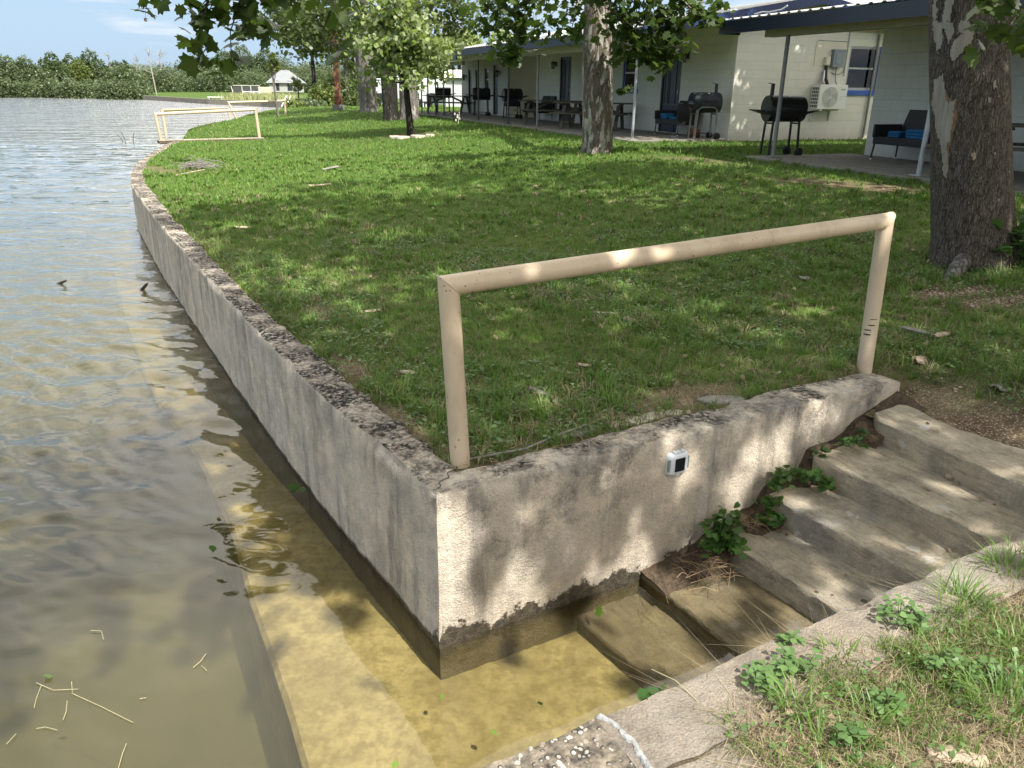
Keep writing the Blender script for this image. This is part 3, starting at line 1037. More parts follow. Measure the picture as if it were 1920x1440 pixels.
# ------------------------------------------------------------------ steps
stairs = empty('concrete_steps', uv(3.0, 1.95, -0.9), 0, 'flight of worn concrete steps going down into the water between wall and kerb', 'steps')
levels = [(3.74, -0.125, 4.25), (3.40, -0.285, 3.80), (3.08, -0.445, 3.46), (2.75, -0.60, 3.14), (2.31, -0.752, 2.81), (1.93, -0.875, 2.37)]
for i, (u0, zt, u1) in enumerate(levels):
    v0, v1 = 1.28, 2.565 if i < 4 else 2.70
    if i == 0:
        v1 = 2.57
    # nose line with worn noise, fine grid over tread and riser
    nu, nv = 14, 44
    P = np.zeros((nv, nu + 8, 3))
    for a in range(nv):
        v = v0 + (v1 - v0) * a / (nv - 1)
        nose = u0 + 0.012 * noise.noise((v * 4, i * 3.1, 0)) + 0.006 * noise.noise((v * 17, i, 2))
        nose += (0.05 * ((v - 1.9) / 0.6) if i == 0 else -0.02 * ((v - 1.9) / 0.6))
        if i == 0 and v > 2.45:
            nose += 0.06 * ((v - 2.45) / 0.12) ** 2
        back = u1
        if i == 0:
            back = u1 - 0.16 + 0.06 * math.sin(v * 5) - 0.12 * max(0, (1.8 - v)) + 0.03 * noise.noise((v * 6, 2, 2))
        for b_i in range(8):
            t = b_i / 7.0
            z = (zt - (0.165 if i == 0 else 0.24)) + t * ((0.165 if i == 0 else 0.24) - 0.008)
            uu = nose + 0.016 * (1 - t) + 0.004 * noise.noise((v * 9, z * 40, i)) + 0.003 * noise.noise((v * 30, z * 60, i))
            P[a, b_i] = uv(uu, v, z)
        for b_i in range(nu):
            t = b_i / (nu - 1)
            uu = nose + 0.008 + (back - nose) * t
            z = zt + 0.004 * noise.noise((uu * 6, v * 6, i)) + 0.0025 * noise.noise((uu * 25, v * 25, i)) + 0.012 * t
            P[a, 8 + b_i] = uv(uu, v, z)
    mt = M['steps'] if i < 4 else M['wetstep']
    o = grid_obj('step', P, mt, stairs)
    me = o.data
    bm = bmesh.new()
    bm.from_mesh(me)
    bm.verts.ensure_lookup_table()
    w_ = nu + 8
    for a in (0, nv - 1):
        base = [bm.verts[a * w_ + j] for j in range(w_)]
        q = bm.verts.new((base[-1].co.x, base[-1].co.y, base[0].co.z))
        bm.verts.ensure_lookup_table()
        bm.faces.new(base + [q])
    bmesh.ops.recalc_face_normals(bm, faces=bm.faces)
    bm.to_mesh(me)
    bm.free()
    me.set_sharp_from_angle(angle=math.radians(50))
    if i == 0:
        o['label'] = 'thick tilted top slab with an open crack under it'
    elif i == 4:
        o['label'] = 'wet step level with the water'
    elif i == 5:
        o['label'] = 'submerged lowest step'
st_wet = M['steps']

# dirt filling the gap between the steps and the wall
k = N('damp_dirt')
M['dirt'] = k.done(k.bsdf(k.mix(k.ramp(k.noise(30, 6, 0.7), [(0.35, 0.0), (0.65, 1.0)]), (0.03, 0.022, 0.014), (0.11, 0.075, 0.045)), 1.0, k.bump(k.noise(40, 5), 0.9, 0.02)))
nu, nv = 80, 8
P = np.zeros((nu, nv, 3))
for a in range(nu):
    u = 2.28 + (4.15 - 2.28) * a / (nu - 1)
    zt = np.interp(u, [2.28, 2.6, 2.78, 3.05, 3.12, 3.36, 3.42, 3.72, 3.78, 4.15], [-0.74, -0.70, -0.60, -0.56, -0.45, -0.42, -0.30, -0.27, -0.20, -0.08])
    for b in range(nv):
        v = 2.44 + 0.22 * b / (nv - 1)
        P[a, b] = uv(u, v, zt - 0.02 + 0.03 * (b / (nv - 1)) + 0.02 * noise.noise((u * 9, v * 9, 0)))
tag(grid_obj('dirt', P, M['dirt']), kind='structure')

# ------------------------------------------------------------------ kerb on the near side
kerb = empty('concrete_kerb', uv(2.0, 1.23, -0.9), 0, 'low rough concrete kerb along the near side of the steps', 'kerb')


def kerb_piece(u0, u1, name, m, amp=1.0, zoff=0.0, width=0.235):
    n_ = int((u1 - u0) / 0.022)
    pr = [(0.0, z) for z in np.linspace(-1.25, -0.02, 16)] + [(0.008, -0.003)] + [(t, 0.0) for t in np.linspace(0.03, width, 14)] + [(width + 0.02, -0.10)]
    P = np.zeros((n_ + 1, len(pr), 3))
    for a in range(n_ + 1):
        u = u0 + (u1 - u0) * a / n_
        wid = 1 + 0.10 * noise.noise((u * 2.2, 4, 4)) + 0.05 * noise.noise((u * 9, 1, 4))
        chip = max(0.0, noise.noise((u * 5.0, 8.8, 1.2)) - 0.05)
        for j, (t, z) in enumerate(pr):
            tt, zz = t * wid, z
            if z > -0.06:
                zz += amp * (0.005 * noise.noise((u * 3, t * 3, 3)) + 0.004 * noise.noise((u * 12, t * 12, 5)) + 0.003 * noise.noise((u * 40, t * 40, 5)))
            if 14 <= j <= 17:
                zz -= 0.020 * chip * amp
                tt += 0.016 * chip * amp
            dn = 0.008 * noise.noise((u * 4, z * 4, 6)) + 0.004 * noise.noise((u * 18, z * 18, 6))
            P[a, j] = uv(u, 1.330 - tt + dn, zz + zoff)
    o = grid_obj(name, P, m, kerb)
    me = o.data
    bm = bmesh.new()
    bm.from_mesh(me)
    bm.verts.ensure_lookup_table()
    w_ = len(pr)
    for a in (0, n_):
        bm.faces.new([bm.verts[a * w_ + j] for j in range(w_)])
    bmesh.ops.recalc_face_normals(bm, faces=bm.faces)
    bm.to_mesh(me)
    bm.free()
    me.set_sharp_from_angle(angle=math.radians(55))
    return o


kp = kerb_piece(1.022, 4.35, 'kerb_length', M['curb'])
# pebbly aggregate end
k = N('exposed_aggregate')
vo = k.voro(34.0)
vcol = k.voro(34.0, out=1)
vo2 = k.voro(24.0)
sz = k.noise(9.0, 3.0)
stone_m = k.ramp(k.math('ADD', vo, k.math('MULTIPLY', sz, 0.35)), [(0.34, 1.0), (0.46, 0.0)])
stc = k.mix(k.n('ShaderNodeSeparateColor', {0: vcol}).outputs[0], (0.24, 0.205, 0.165), (0.52, 0.49, 0.44))
mort = k.mix(k.ramp(k.noise(14, 6, 0.7), [(0.38, 0.0), (0.62, 1.0)]), (0.030, 0.026, 0.021), (0.24, 0.20, 0.15))
c = k.mix(stone_m, mort, stc)
M['aggregate'] = k.done(k.bsdf(c, 0.85, k.bump(k.math('ADD', stone_m, k.math('MULTIPLY', k.noise(50, 4), 0.6)), 0.9, 0.02)))
ag = kerb_piece(-0.30, 1.02, 'aggregate_end', M['aggregate'], amp=1.8, zoff=0.002, width=0.40)
ag['label'] = 'pebbly broken aggregate end of the kerb'
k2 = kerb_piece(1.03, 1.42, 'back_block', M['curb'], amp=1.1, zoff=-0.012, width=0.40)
n_, k_ = 70, 9
P = np.zeros((n_, k_, 3))
for i in range(n_):
    t = i / (n_ - 1)
    w_ = 0.010 + 0.006 * noise.noise((t * 7, 3, 0)) + 0.006 * noise.noise((t * 25, 7, 0))
    uc = 1.032 + 0.014 * math.sin(t * 7) + 0.05 * t + 0.010 * noise.noise((t * 9, 1, 1))
    for j in range(k_):
        q = 2 * j / (k_ - 1) - 1
        hh_ = (1 - q * q) * (0.007 + 0.004 * noise.noise((t * 14, q * 2, 4))) + 0.004 * noise.noise((t * 40, q * 5, 2))
        P[i, j] = uv(uc + q * w_, 1.338 - 0.36 * t, 0.002 + hh_ - 0.10 * max(0, 0.03 - t) / 0.03 + (0.0 if abs(q) < 0.95 else -0.02))
grid_obj('sealant', P, M['sealant'], kerb)

# loose pebbles in the aggregate
pb = MB()
for i in range(640):
    u = random.uniform(0.2, 1.0)
    v = 1.33 - abs(random.gauss(0.15, 0.10)) - 0.01
    s = random.uniform(0.004, 0.013) * (1.9 if random.random() < 0.14 else 1)
    c0 = uv(u, v, 0.001 - s * 0.30 + random.uniform(-0.003, 0.003))
    rot = Matrix.Rotation(random.uniform(0, 6), 3, 'Z') @ Matrix.Rotation(random.uniform(-0.6, 0.6), 3, 'X')
    vs = []
    for h_, r in ((-0.5, 0.75), (0.1, 1.0), (0.6, 0.6)):
        for q in range(6):
            a = q * math.pi / 3 + h_
            vs.append(c0 + rot @ Vector((math.cos(a) * r * s * random.uniform(0.8, 1.2), math.sin(a) * r * s * 0.75 * random.uniform(0.8, 1.2), h_ * s * 0.55)))
    fs = [[q for q in range(6)][::-1], [12 + q for q in range(6)]]
    for l in range(2):
        for q in range(6):
            fs.append([l * 6 + q, l * 6 + (q + 1) % 6, l * 6 + 6 + (q + 1) % 6, l * 6 + 6 + q])
    pb.add(vs, fs)
k = N('white_pebble')
c = k.mix(k.isl(), (0.15, 0.125, 0.09), (0.42, 0.39, 0.34))
pm_ = k.done(k.bsdf(c, 0.8))
o = pb.build('pebbles', pm_, ag)
o['kind'] = 'stuff'

# ------------------------------------------------------------------ pipe railings
def railing(name_label, A, B, ta, tb, r, group='beige pipe railings at the lake steps', sink=0.06):
    root = empty('pipe_railing', A, 0, name_label, 'railing', group)
    A, B, TA, TB = Vector(A), Vector(B), Vector(ta), Vector(tb)
    dirn = (TB - TA).normalized()
    for P0, T0, sgn in ((A, TA, -1), (B, TB, 1)):
        p = MB()
        dn = (P0 - T0).normalized()
        seg = 28
        # mitred post: top ring cut along the bisector plane
        x = dirn
        x = (x - dn * x.dot(dn)).normalized()
        y = dn.cross(x)
        vs = []
        rows = [P0 + dn * sink, P0, P0.lerp(T0, 0.5), None]
        for rw in rows:
            for q in range(seg):
                an = 2 * math.pi * q / seg
                o_ = x * math.cos(an) * r + y * math.sin(an) * r
                if rw is None:
                    k_ = math.cos(an) * r * sgn
                    vs.append(T0 + o_ - dn * (k_ * 0.98 - 0.001))
                else:
                    vs.append(rw + o_)
        fs = []
        for l in range(3):
            for q in range(seg):
                fs.append([l * seg + q, l * seg + (q + 1) % seg, l * seg + seg + (q + 1) % seg, l * seg + seg + q])
        fs.append([q for q in range(seg)])
        fs.append([3 * seg + q for q in range(seg)])
        p.add(vs, fs)
        p.build('post', M['paint'], root, smooth=True)
    t = MB()
    seg = 28
    zax = Vector((0, 0, 1))
    zax = (zax - dirn * zax.dot(dirn)).normalized()
    y = dirn.cross(zax)
    vs = []
    for T0, sgn in ((TA, -1), (TB, 1)):
        dn = ((A if sgn < 0 else B) - T0).normalized()
        for q in range(seg):
            an = 2 * math.pi * q / seg
            o_ = zax * math.cos(an) * r + y * math.sin(an) * r
            vs.append(T0 + o_ + dirn * (sgn * math.cos(an) * r * 0.98))
    fs = [[q, (q + 1) % seg, seg + (q + 1) % seg, seg + q] for q in range(seg)] + [[q for q in range(seg)], [seg + q for q in range(seg)]]
    t.add(vs, fs)
    # weld seams
    t.build('top_rail', M['paint'], root, smooth=True)
    mid = TA.lerp(TB, 0.66)
    w = MB()
    w.tube([mid - dirn * 0.003, mid + dirn * 0.003], r + 0.0018, 28)
    w.build('weld_seam', M['paint'], root, smooth=True)
    for T0, sgn, P0 in ((TA, -1, A), (TB, 1, B)):
        w = MB()
        dn = (P0 - T0).normalized()
        bis = (dn - dirn * sgn).normalized()
        nrm_ = (dn + dirn * sgn).normalized()
        pts = []
        ax2 = dirn.cross(dn).normalized()
        for q in range(25):
            an = 2 * math.pi * q / 24
            pts.append(T0 + bis * (math.cos(an) * r * 1.414 * 1.0) + ax2 * math.sin(an) * r)
        w.tube(pts, 0.0035, 6, cap=False)
        w.build('weld_seam', M['paint'], root, smooth=True)
    return root


def vert(base, px, py):
    """point of the ray through (px,py) that is closest to the upright through base"""
    d = ray(px, py)
    b = np.array(base[:2])
    kk = (b @ d[:2]) / (d[:2] @ d[:2])
    return Vector((d[0] * kk, d[1] * kk, EYE + d[2] * kk))


RA = at(863, 866, -0.012)
RB = at(1620, 693, -0.01)
TA = vert(RA, 841, 535)
TB = vert(RB, 1661, 414)
rail1 = railing('beige painted pipe railing standing on the lawn behind the short wall, nearest the camera', RA, RB, TA, TB, 0.0455)
k = N('scuff_mark')
scm = k.done(k.bsdf((0.05, 0.045, 0.04), 0.8))
dnr = (RB - TB).normalized()
for t, w_, h_ in ((0.26, 0.030, 0.010), (0.29, 0.024, 0.007), (0.325, 0.030, 0.009), (0.365, 0.018, 0.005)):
    sc_ = MB()
    c0 = RB.lerp(TB, t)
    view = Vector((-c0.x, -c0.y, 0)).normalized()
    side = view.cross(dnr).normalized()
    for q in range(5):
        an = (q - 2) * 0.16 + 0.35 * math.sin(t * 40)
        o_ = view * math.cos(an) + side * math.sin(an)
        sc_.beam(c0 + o_ * 0.0452 - dnr * h_ * random.uniform(0.3, 0.6), c0 + o_ * 0.0452 + dnr * h_ * random.uniform(0.2, 0.6), 0.011, 0.0016, up=o_)
    sc_.build('scuff_mark', scm, rail1)

# far pair of railings and the notch wall between them
z0 = float(gz(-9.0, 23.5))
A2, B2 = at(303, 266, z0), at(487, 261, z0)
railing('beige pipe railing with a strip of concrete under it, farther along the shore', A2, B2, vert(A2, 291, 214), vert(B2, 479, 205), 0.045)
A3, B3 = at(313, 263, z0), at(432, 224, z0)
railing('beige pipe railing just behind the middle one, running along the curving shore', A3, B3, vert(A3, 304, 207), vert(B3, 426, 203), 0.045)
A4, B4 = at(443, 222, z0), at(536, 221, z0)
rl4 = railing('farthest pipe railing beside the slim tree by the inlet', A4, B4, vert(A4, 428, 192), vert(B4, 534, 189), 0.05)
st2 = MB()
st2.beam(A2 + Vector((-0.1, 0, 0.0)), B2 + Vector((0.1, 0.05, 0.0)), 0.28, 0.10)
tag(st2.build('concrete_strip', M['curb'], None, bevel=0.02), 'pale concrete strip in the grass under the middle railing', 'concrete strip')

# ------------------------------------------------------------------ buildings
def wp(axis, fixed, s, z, d=0.0):
    return na(fixed + d, s, z) if axis == 'a' else na(s, fixed + d, z)


def wall_panel(mb, axis, fixed, s0, s1, z0, z1, ops, depth=0.10):
    ss = sorted(set([s0, s1] + [v for o in ops for v in o[:2]]))
    zz = sorted(set([z0, z1] + [v for o in ops for v in o[2:]]))
    for i in range(len(ss) - 1):
        for j in range(len(zz) - 1):
            cs, cz = (ss[i] + ss[i + 1]) / 2, (zz[j] + zz[j + 1]) / 2
            if any(o[0] < cs < o[1] and o[2] < cz < o[3] for o in ops):
                continue
            mb.poly([wp(axis, fixed, ss[i], zz[j]), wp(axis, fixed, ss[i + 1], zz[j]), wp(axis, fixed, ss[i + 1], zz[j + 1]), wp(axis, fixed, ss[i], zz[j + 1])])
    for a, b, c, d in ops:
        q = [(a, c), (b, c), (b, d), (a, d)]
        for i in range(4):
            p0, p1 = q[i], q[(i + 1) % 4]
            mb.poly([wp(axis, fixed, *p0), wp(axis, fixed, *p1), wp(axis, fixed, *p1, depth), wp(axis, fixed, *p0, depth)])


def wbox(mb, axis, fixed, s0, s1, z0, z1, d0, d1):
    ps = []
    for z in (z0, z1):
        for (s, d) in ((s0, d0), (s1, d0), (s1, d1), (s0, d1)):
            ps.append(wp(axis, fixed, s, z, d))
    mb.add(ps, [(0, 3, 2, 1), (4, 5, 6, 7), (0, 1, 5, 4), (1, 2, 6, 5), (2, 3, 7, 6), (3, 0, 4, 7)])


def door(root, axis, fixed, s0, s1, z0, z1, dark=True, screen=True):
    f = MB()
    w = 0.05
    for a, b, c, d in ((s0, s0 + w, z0, z1), (s1 - w, s1, z0, z1), (s0 + w, s1 - w, z1 - w, z1)):
        wbox(f, axis, fixed, a, b, c, d, 0.02, 0.11)
    leaf = MB()
    wbox(leaf, axis, fixed, s0 + w + 0.002, s1 - w - 0.002, z0 + 0.02, z1 - w - 0.002, 0.05, 0.095)
    d_ = leaf.build('door', M['darkblue'], root)
    f.build('frame', M['navy'], d_)
    # stiles of a screen door and a curtain behind
    if screen:
        g = MB()
        for t in (0.30, 0.62, 0.70, 0.85):
            s = s0 + (s1 - s0) * t
            wbox(g, axis, fixed, s - 0.012, s + 0.012, z0 + 0.75, z1 - 0.12, 0.036, 0.049)
        wbox(g, axis, fixed, s0 + 0.09, s1 - 0.09, z0 + 0.70, z0 + 0.76, 0.034, 0.049)
        g.build('screen_bars', M['postdark'], d_)
    h = MB()
    wbox(h, axis, fixed, s0 + 0.09, s0 + 0.12, z0 + 1.0, z0 + 1.12, 0.0, 0.049)
    h.build('handle', M['galv'], d_)
    return d_


def window(root, axis, fixed, s0, s1, z0, z1, frame_mat, sill=True, bright=None):
    f = MB()
    w = 0.055
    for a, b, c, d in ((s0, s0 + w, z0, z1), (s1 - w, s1, z0, z1), (s0 + w, s1 - w, z1 - 0.03, z1), (s0 + w, s1 - w, z0, z0 + 0.03)):
        wbox(f, axis, fixed, a, b, c, d, 0.02, 0.09)
    fo = f.build('window', frame_mat, root)
    sash = MB()
    i = w + 0.002
    zm = (z0 + z1) / 2
    sw = 0.028
    for a, b, c, d in ((s0 + i, s0 + i + sw, z0 + .032, z1 - .032), (s1 - i - sw, s1 - i, z0 + .032, z1 - .032), (s0 + i + sw, s1 - i - sw, zm - 0.022, zm + 0.022),
                       (s0 + i + sw, s1 - i - sw, z0 + 0.032, z0 + 0.06), (s0 + i + sw, s1 - i - sw, z1 - 0.06, z1 - 0.032)):
        wbox(sash, axis, fixed, a, b, c, d, 0.045, 0.075)
    sash.build('sash', bright or M['galv'], fo)
    p = MB()
    wbox(p, axis, fixed, s0 + i + sw, s1 - i - sw, z0 + 0.06, z1 - 0.06, 0.060, 0.064)
    p.build('pane', M['glass'], fo)
    cu = MB()
    W = s1 - s0
    for a, b in ((0.10, 0.24), (0.76, 0.93)):
        n_ = 10
        for q in range(n_):
            t0, t1 = a + (b - a) * q / n_, a + (b - a) * (q + 1) / n_
            d0, d1 = 0.13 + 0.02 * (q % 2), 0.13 + 0.02 * ((q + 1) % 2)
            cu.poly([wp(axis, fixed, s0 + W * t0, z0 + 0.03, d0), wp(axis, fixed, s0 + W * t1, z0 + 0.03, d1), wp(axis, fixed, s0 + W * t1, z1 - 0.03, d1), wp(axis, fixed, s0 + W * t0, z1 - 0.03, d0)])
    cu.build('curtain', M['curtain'], fo)
    r = MB()
    wbox(r, axis, fixed, s0 - 0.05, s1 + 0.05, z0 - 0.05, z1 + 0.05, 0.30, 0.34)
    for a, b, c, d in ((s0 - .05, s0, z0, z1), (s1, s1 + .05, z0, z1), (s0, s1, z1, z1 + .05), (s0, s1, z0 - .05, z0)):
        wbox(r, axis, fixed, a, b, c, d, 0.115, 0.298)
    r.build('recess', M['room'], fo)
    if sill:
        q = MB()
        wbox(q, axis, fixed, s0 - 0.04, s1 + 0.04, z0 - 0.13, z0 - 0.002, -0.05, 0.02)
        q.build('sill', M['blue'], fo, bevel=0.008)
    return fo


def wall_lamp(root, fixed, a, z):
    b = MB()
    wbox(b, 'a', fixed, a - 0.05, a + 0.05, z - 0.06, z + 0.10, -0.025, -0.001)
    b.beam(na(fixed - 0.02, a, z + 0.06), na(fixed - 0.13, a, z + 0.10), 0.02, 0.02)
    c = na(fixed - 0.13, a, z - 0.12)
    b.lathe(c, [(0.012, 0.25), (0.02, 0.23), (0.085, 0.17), (0.09, 0.155), (0.075, 0.15)], 10)
    b.lathe(c, [(0.055, -0.03), (0.055, 0.0), (0.02, 0.0)], 10)
    for q in range(6):
        an = q * math.pi / 3
        b.tube([c + Vector((math.cos(an) * 0.052, math.sin(an) * 0.052, 0.0)), c + Vector((math.cos(an) * 0.07, math.sin(an) * 0.07, 0.155))], 0.007, 5)
    o = b.build('wall_lamp', M['lamp'], root)
    g = MB()
    g.lathe(c, [(0.042, 0.005), (0.058, 0.145)], 10)
    g.build('lamp_glass', M['lampglass'], o)
    return o


def corrugated(name, n0, n1, zf, a0, a1, root, m, rib=0.25, ribh=0.022, thick=0.03):
    """sheet metal roof: ribs run up the slope; zf(n) gives the height"""
    n_ = int((a1 - a0) / rib * 4)
    prof = [0, 0, 1, 1]
    nn = [n0] + [x for x in (12.5, 14.6) if n0 < x < n1] + [n1]
    P = np.zeros((len(nn), n_ + 1, 3))
    for i, n in enumerate(nn):
        for j in range(n_ + 1):
            a = a0 + (a1 - a0) * (j // 4 + (0.0, 0.58, 0.70, 0.88)[j % 4]) / ((n_) / 4)
            a = min(a, a1)
            P[i, j] = na(n, a, zf(n) + ribh * prof[j % 4])
    o = grid_obj(name, P, m, root, smooth=False)
    s = o.modifiers.new('thickness', 'SOLIDIFY')
    s.thickness = 0.004
    return o


def sheet(name, n0, n1, zf, a0, a1, root, m, t=0.02, dz=-0.03):
    b = MB()
    nn = [n0] + [x for x in (12.5, 14.6) if n0 < x < n1] + [n1]
    for i in range(len(nn) - 1):
        p = [na(nn[i], a0, zf(nn[i]) + dz), na(nn[i + 1], a0, zf(nn[i + 1]) + dz), na(nn[i + 1], a1, zf(nn[i + 1]) + dz), na(nn[i], a1, zf(nn[i]) + dz)]
        b.prism(p, (0, 0, -t))
    return b.build(name, m, root)


def porch_post(root, a, n, z0, z1, r, m, plate=True):
    p = MB()
    p.tube([na(n, a, z0), na(n, a, z1)], r, 14)
    if plate:
        wbox(p, 'a', n, a - 0.09, a + 0.09, z0, z0 + 0.012, -0.09, 0.09)
        wbox(p, 'a', n, a - 0.07, a + 0.07, z1 - 0.008, z1, -0.07, 0.07)
    return p.build('porch_post', m, root, smooth=True)


# --- long cabin block --------------------------------------------------------
def z_long(n):
    return 2.86 + 0.175 * (min(n, 14.6) - 9.45) - 0.175 * max(0.0, n - 14.6)


LB = empty('cabin_block', na(12.6, 17.07, SLABZ), 0, 'long cream block cabin with shaded porch, slate blue fascia and wood picnic tables in front', 'building')
ops = [(19.42, 20.40, SLABZ, 2.56), (26.30, 27.22, SLABZ, 2.62), (21.72, 22.65, 1.60, 2.50)]
w = MB()
wall_panel(w, 'a', 12.6, 17.07, 29.33, 0.25, 3.30, ops)
w.poly([na(12.6, 29.33, 0.25), na(19, 29.33, 0.25), na(19, 29.33, 2.9), na(14.6, 29.33, 3.6), na(12.6, 29.33, 3.3)])
w.build('wall', M['block'], LB)
ew = MB()
wall_panel(ew, 'n', 17.07, 12.6, 19.4, 0.25, 3.02, [(16.10, 17.10, 1.64, 2.70)])
ew.poly([na(19.4, 17.07, 0.25), na(19.4, 29.33, 0.25), na(19.4, 29.33, 2.9), na(19.4, 17.07, 2.9)])
eo = ew.build('end_wall', M['block'], LB)
gs = MB()
gs.poly([na(12.6, 17.066, 3.02), na(19.4, 17.066, 3.02), na(14.6, 17.066, z_long(14.6) - 0.07), na(12.6, 17.066, z_long(12.6) - 0.07)])
for q in range(24):
    n = 12.7 + q * 0.28
    zt = z_long(n) - 0.08
    if zt > 3.06:
        wbox(gs, 'n', 17.066, n, n + 0.02, 3.03, zt, -0.014, 0.0)
gs.build('gable_siding', M['siding'], LB)
door(LB, 'a', 12.6, 19.42, 20.40, SLABZ, 2.56)
door(LB, 'a', 12.6, 26.30, 27.22, SLABZ, 2.62)
window(LB, 'a', 12.6, 21.72, 22.65, 1.60, 2.50, M['blue'])
wn_ = window(LB, 'n', 17.07, 16.10, 17.10, 1.64, 2.70, M['galv'])
bt = MB()
wbox(bt, 'n', 17.07, 17.105, 17.20, 1.60, 2.70, -0.022, 0.0)
bt.build('side_trim', M['blue'], wn_)
for a, z in ((19.15, 2.42), (27.55, 2.38)):
    wall_lamp(LB, 12.6, a, z)
rf = corrugated('roof', 9.42, 14.6, z_long, 16.55, 30.1, LB, M['roof'], rib=0.23)
rb = MB()
rb.poly([na(14.6, 16.55, z_long(14.6) + 0.01), na(19.9, 16.55, z_long(19.9)), na(19.9, 30.1, z_long(19.9)), na(14.6, 30.1, z_long(14.6) + 0.01)])
rb.build('back_slope', M['roof'], rf)
sheet('soffit', 9.5, 14.55, z_long, 16.6, 29.9, LB, M['soffit'])
fa = MB()
wbox(fa, 'a', 9.44, 16.55, 29.7, 2.64, 2.845, 0.0, 0.035)
fa.build('fascia', M['slateblue'], LB)
rk = MB()
for (n0, n1) in ((9.48, 14.6), (14.6, 19.9)):
    p = [na(n0, 16.52, z_long(n0) - 0.20), na(n1, 16.52, z_long(n1) - 0.20), na(n1, 16.52, z_long(n1) - 0.005), na(n0, 16.52, z_long(n0) - 0.005)]
    rk.prism(p, tuple(0.028 * c for c in (BA[0], BA[1], 0)))
rk.build('rake_board', M['rake'], LB)
bm_ = MB()
wbox(bm_, 'a', 9.90, 16.75, 29.7, 2.50, 2.64, 0.0, 0.12)
bm_.build('beam', M['soffit'], LB)
for a, m in ((17.25, M['galv']), (23.07, M['post']), (25.5, M['postdark'])):
    porch_post(LB, a, 9.96, 0.455, 2.50, 0.033, m)
tr = MB()
wbox(tr, 'a', 12.6, 29.24, 29.34, SLABZ, 2.85, -0.012, 0.0)
tr.build('corner_trim', M['trim'], LB)
pipe = MB()
pipe.tube([na(16.95, 17.07 - 0.05, 0.42), na(16.95, 17.07 - 0.05, 3.0)], 0.028, 10)
pipe.build('drain_pipe', M['post'], LB, smooth=True)
cd = MB()
cd.tube([na(16.00, 17.07 - 0.02, 1.98), na(16.00, 17.07 - 0.02, 3.02)], 0.012, 8)
cd.tube([na(15.02, 17.07 - 0.02, 2.80), na(15.30, 17.07 - 0.02, 2.80), na(16.00, 17.07 - 0.02, 2.79)], 0.011, 8)
cd.tube([na(15.60, 17.05, 2.06), na(15.65, 17.05, 2.02), na(15.85, 17.05, 2.02), na(15.97, 17.05, 2.08), na(16.0, 17.05, 2.2)], 0.013, 8)
cd.build('conduit', M['galv'], LB, smooth=True)
pn = MB()
wbox(pn, 'n', 17.07, 14.98, 15.96, 2.20, 2.79, -0.016, 0.0)
pn.build('patch_panel', M['panel'], LB)
sb = MB()
n0, n1, a0, a1 = 9.72, 12.6, 16.9, 30.3
sb.prism([na(n0, a0, 0.30), na(n1, a0, 0.30), na(n1, a1, 0.30), na(n0, a1, 0.30)], (0, 0, SLABZ - 0.015 - 0.30))
sb.build('porch_slab', M['slab'], LB, bevel=0.01)

# --- far cabin block ---------------------------------------------------------
FB = empty('cabin_block', na(12.6, 32.2, SLABZ), 0, 'far end cream cabin with two dark doors, two narrow windows and thin porch posts', 'building')
ops = [(33.52, 34.10, SLABZ, 2.50), (37.02, 37.50, SLABZ, 2.36), (34.70, 35.22, 1.45, 2.36), (36.02, 36.46, 1.45, 2.33)]
w = MB()
wall_panel(w, 'a', 12.6, 32.2, 38.5, 0.25, 2.95, ops)
w.poly([na(12.6, 38.5, 0.25), na(18, 38.5, 0.25), na(18, 38.5, 2.95), na(12.6, 38.5, 2.95)])
w.build('wall', M['block_gray'], FB)
w = MB()
wbox(w, 'n', 32.2, 12.6, 18.0, 0.25, 3.0, -0.03, 0.0)
for q in range(9):
    n = 12.7 + q * 0.6
    wbox(w, 'n', 32.2, n, n + 0.02, 0.4, 2.95, -0.034, -0.030)
w.build('end_wall', M['panel'], FB)
for s0, s1, z1 in ((33.52, 34.10, 2.50), (37.02, 37.50, 2.36)):
    door(FB, 'a', 12.6, s0, s1, SLABZ, z1, screen=False)
window(FB, 'a', 12.6, 34.70, 35.22, 1.45, 2.36, M['postdark'], sill=False)
window(FB, 'a', 12.6, 36.02, 36.46, 1.45, 2.33, M['postdark'], sill=False)
for a, z in ((33.3, 2.16), (37.80, 2.02)):
    wall_lamp(FB, 12.6, a, z)


def z_far(n):
    return 2.70 + 0.10 * (n - 9.45)


corrugated('roof', 9.55, 18.0, z_far, 29.75, 39.0, FB, M['roof'], rib=0.23)
sheet('soffit', 9.62, 17.9, z_far, 29.8, 38.9, FB, M['soffit'])
fa = MB()
wbox(fa, 'a', 9.54, 29.75, 39.0, 2.50, 2.69, 0.0, 0.035)
fa.build('fascia', M['navy'], FB)
bm_ = MB()
wbox(bm_, 'a', 9.90, 30.2, 39.0, 2.36, 2.50, 0.0, 0.12)
bm_.build('beam', M['beam'], FB)
for a in (28.5, 31.52, 32.82, 34.0, 35.2, 36.24):
    porch_post(FB if a > 29 else LB, a, 9.96, 0.455 if a < 29 else 0.46, 2.37 if a > 29.7 else 2.50, 0.030, M['postdark'])
sb = MB()
sb.prism([na(9.72, 31.0, 0.30), na(12.6, 31.0, 0.30), na(12.6, 38.6, 0.30), na(9.72, 38.6, 0.30)], (0, 0, SLABZ - 0.02 - 0.30))
sb.build('porch_slab', M['slab'], FB, bevel=0.01)

# --- near cabin --------------------------------------------------------------
NB = empty('cabin_block', na(12.25, 12.2, SLABZ), 0, 'nearest cream cabin with navy fascia and porch, partly hidden by the big trunk', 'building')


def z_near(n):
    return 2.80 + 0.13 * (min(n, 12.5) - 9.45) + 0.012 * max(0, n - 12.5)


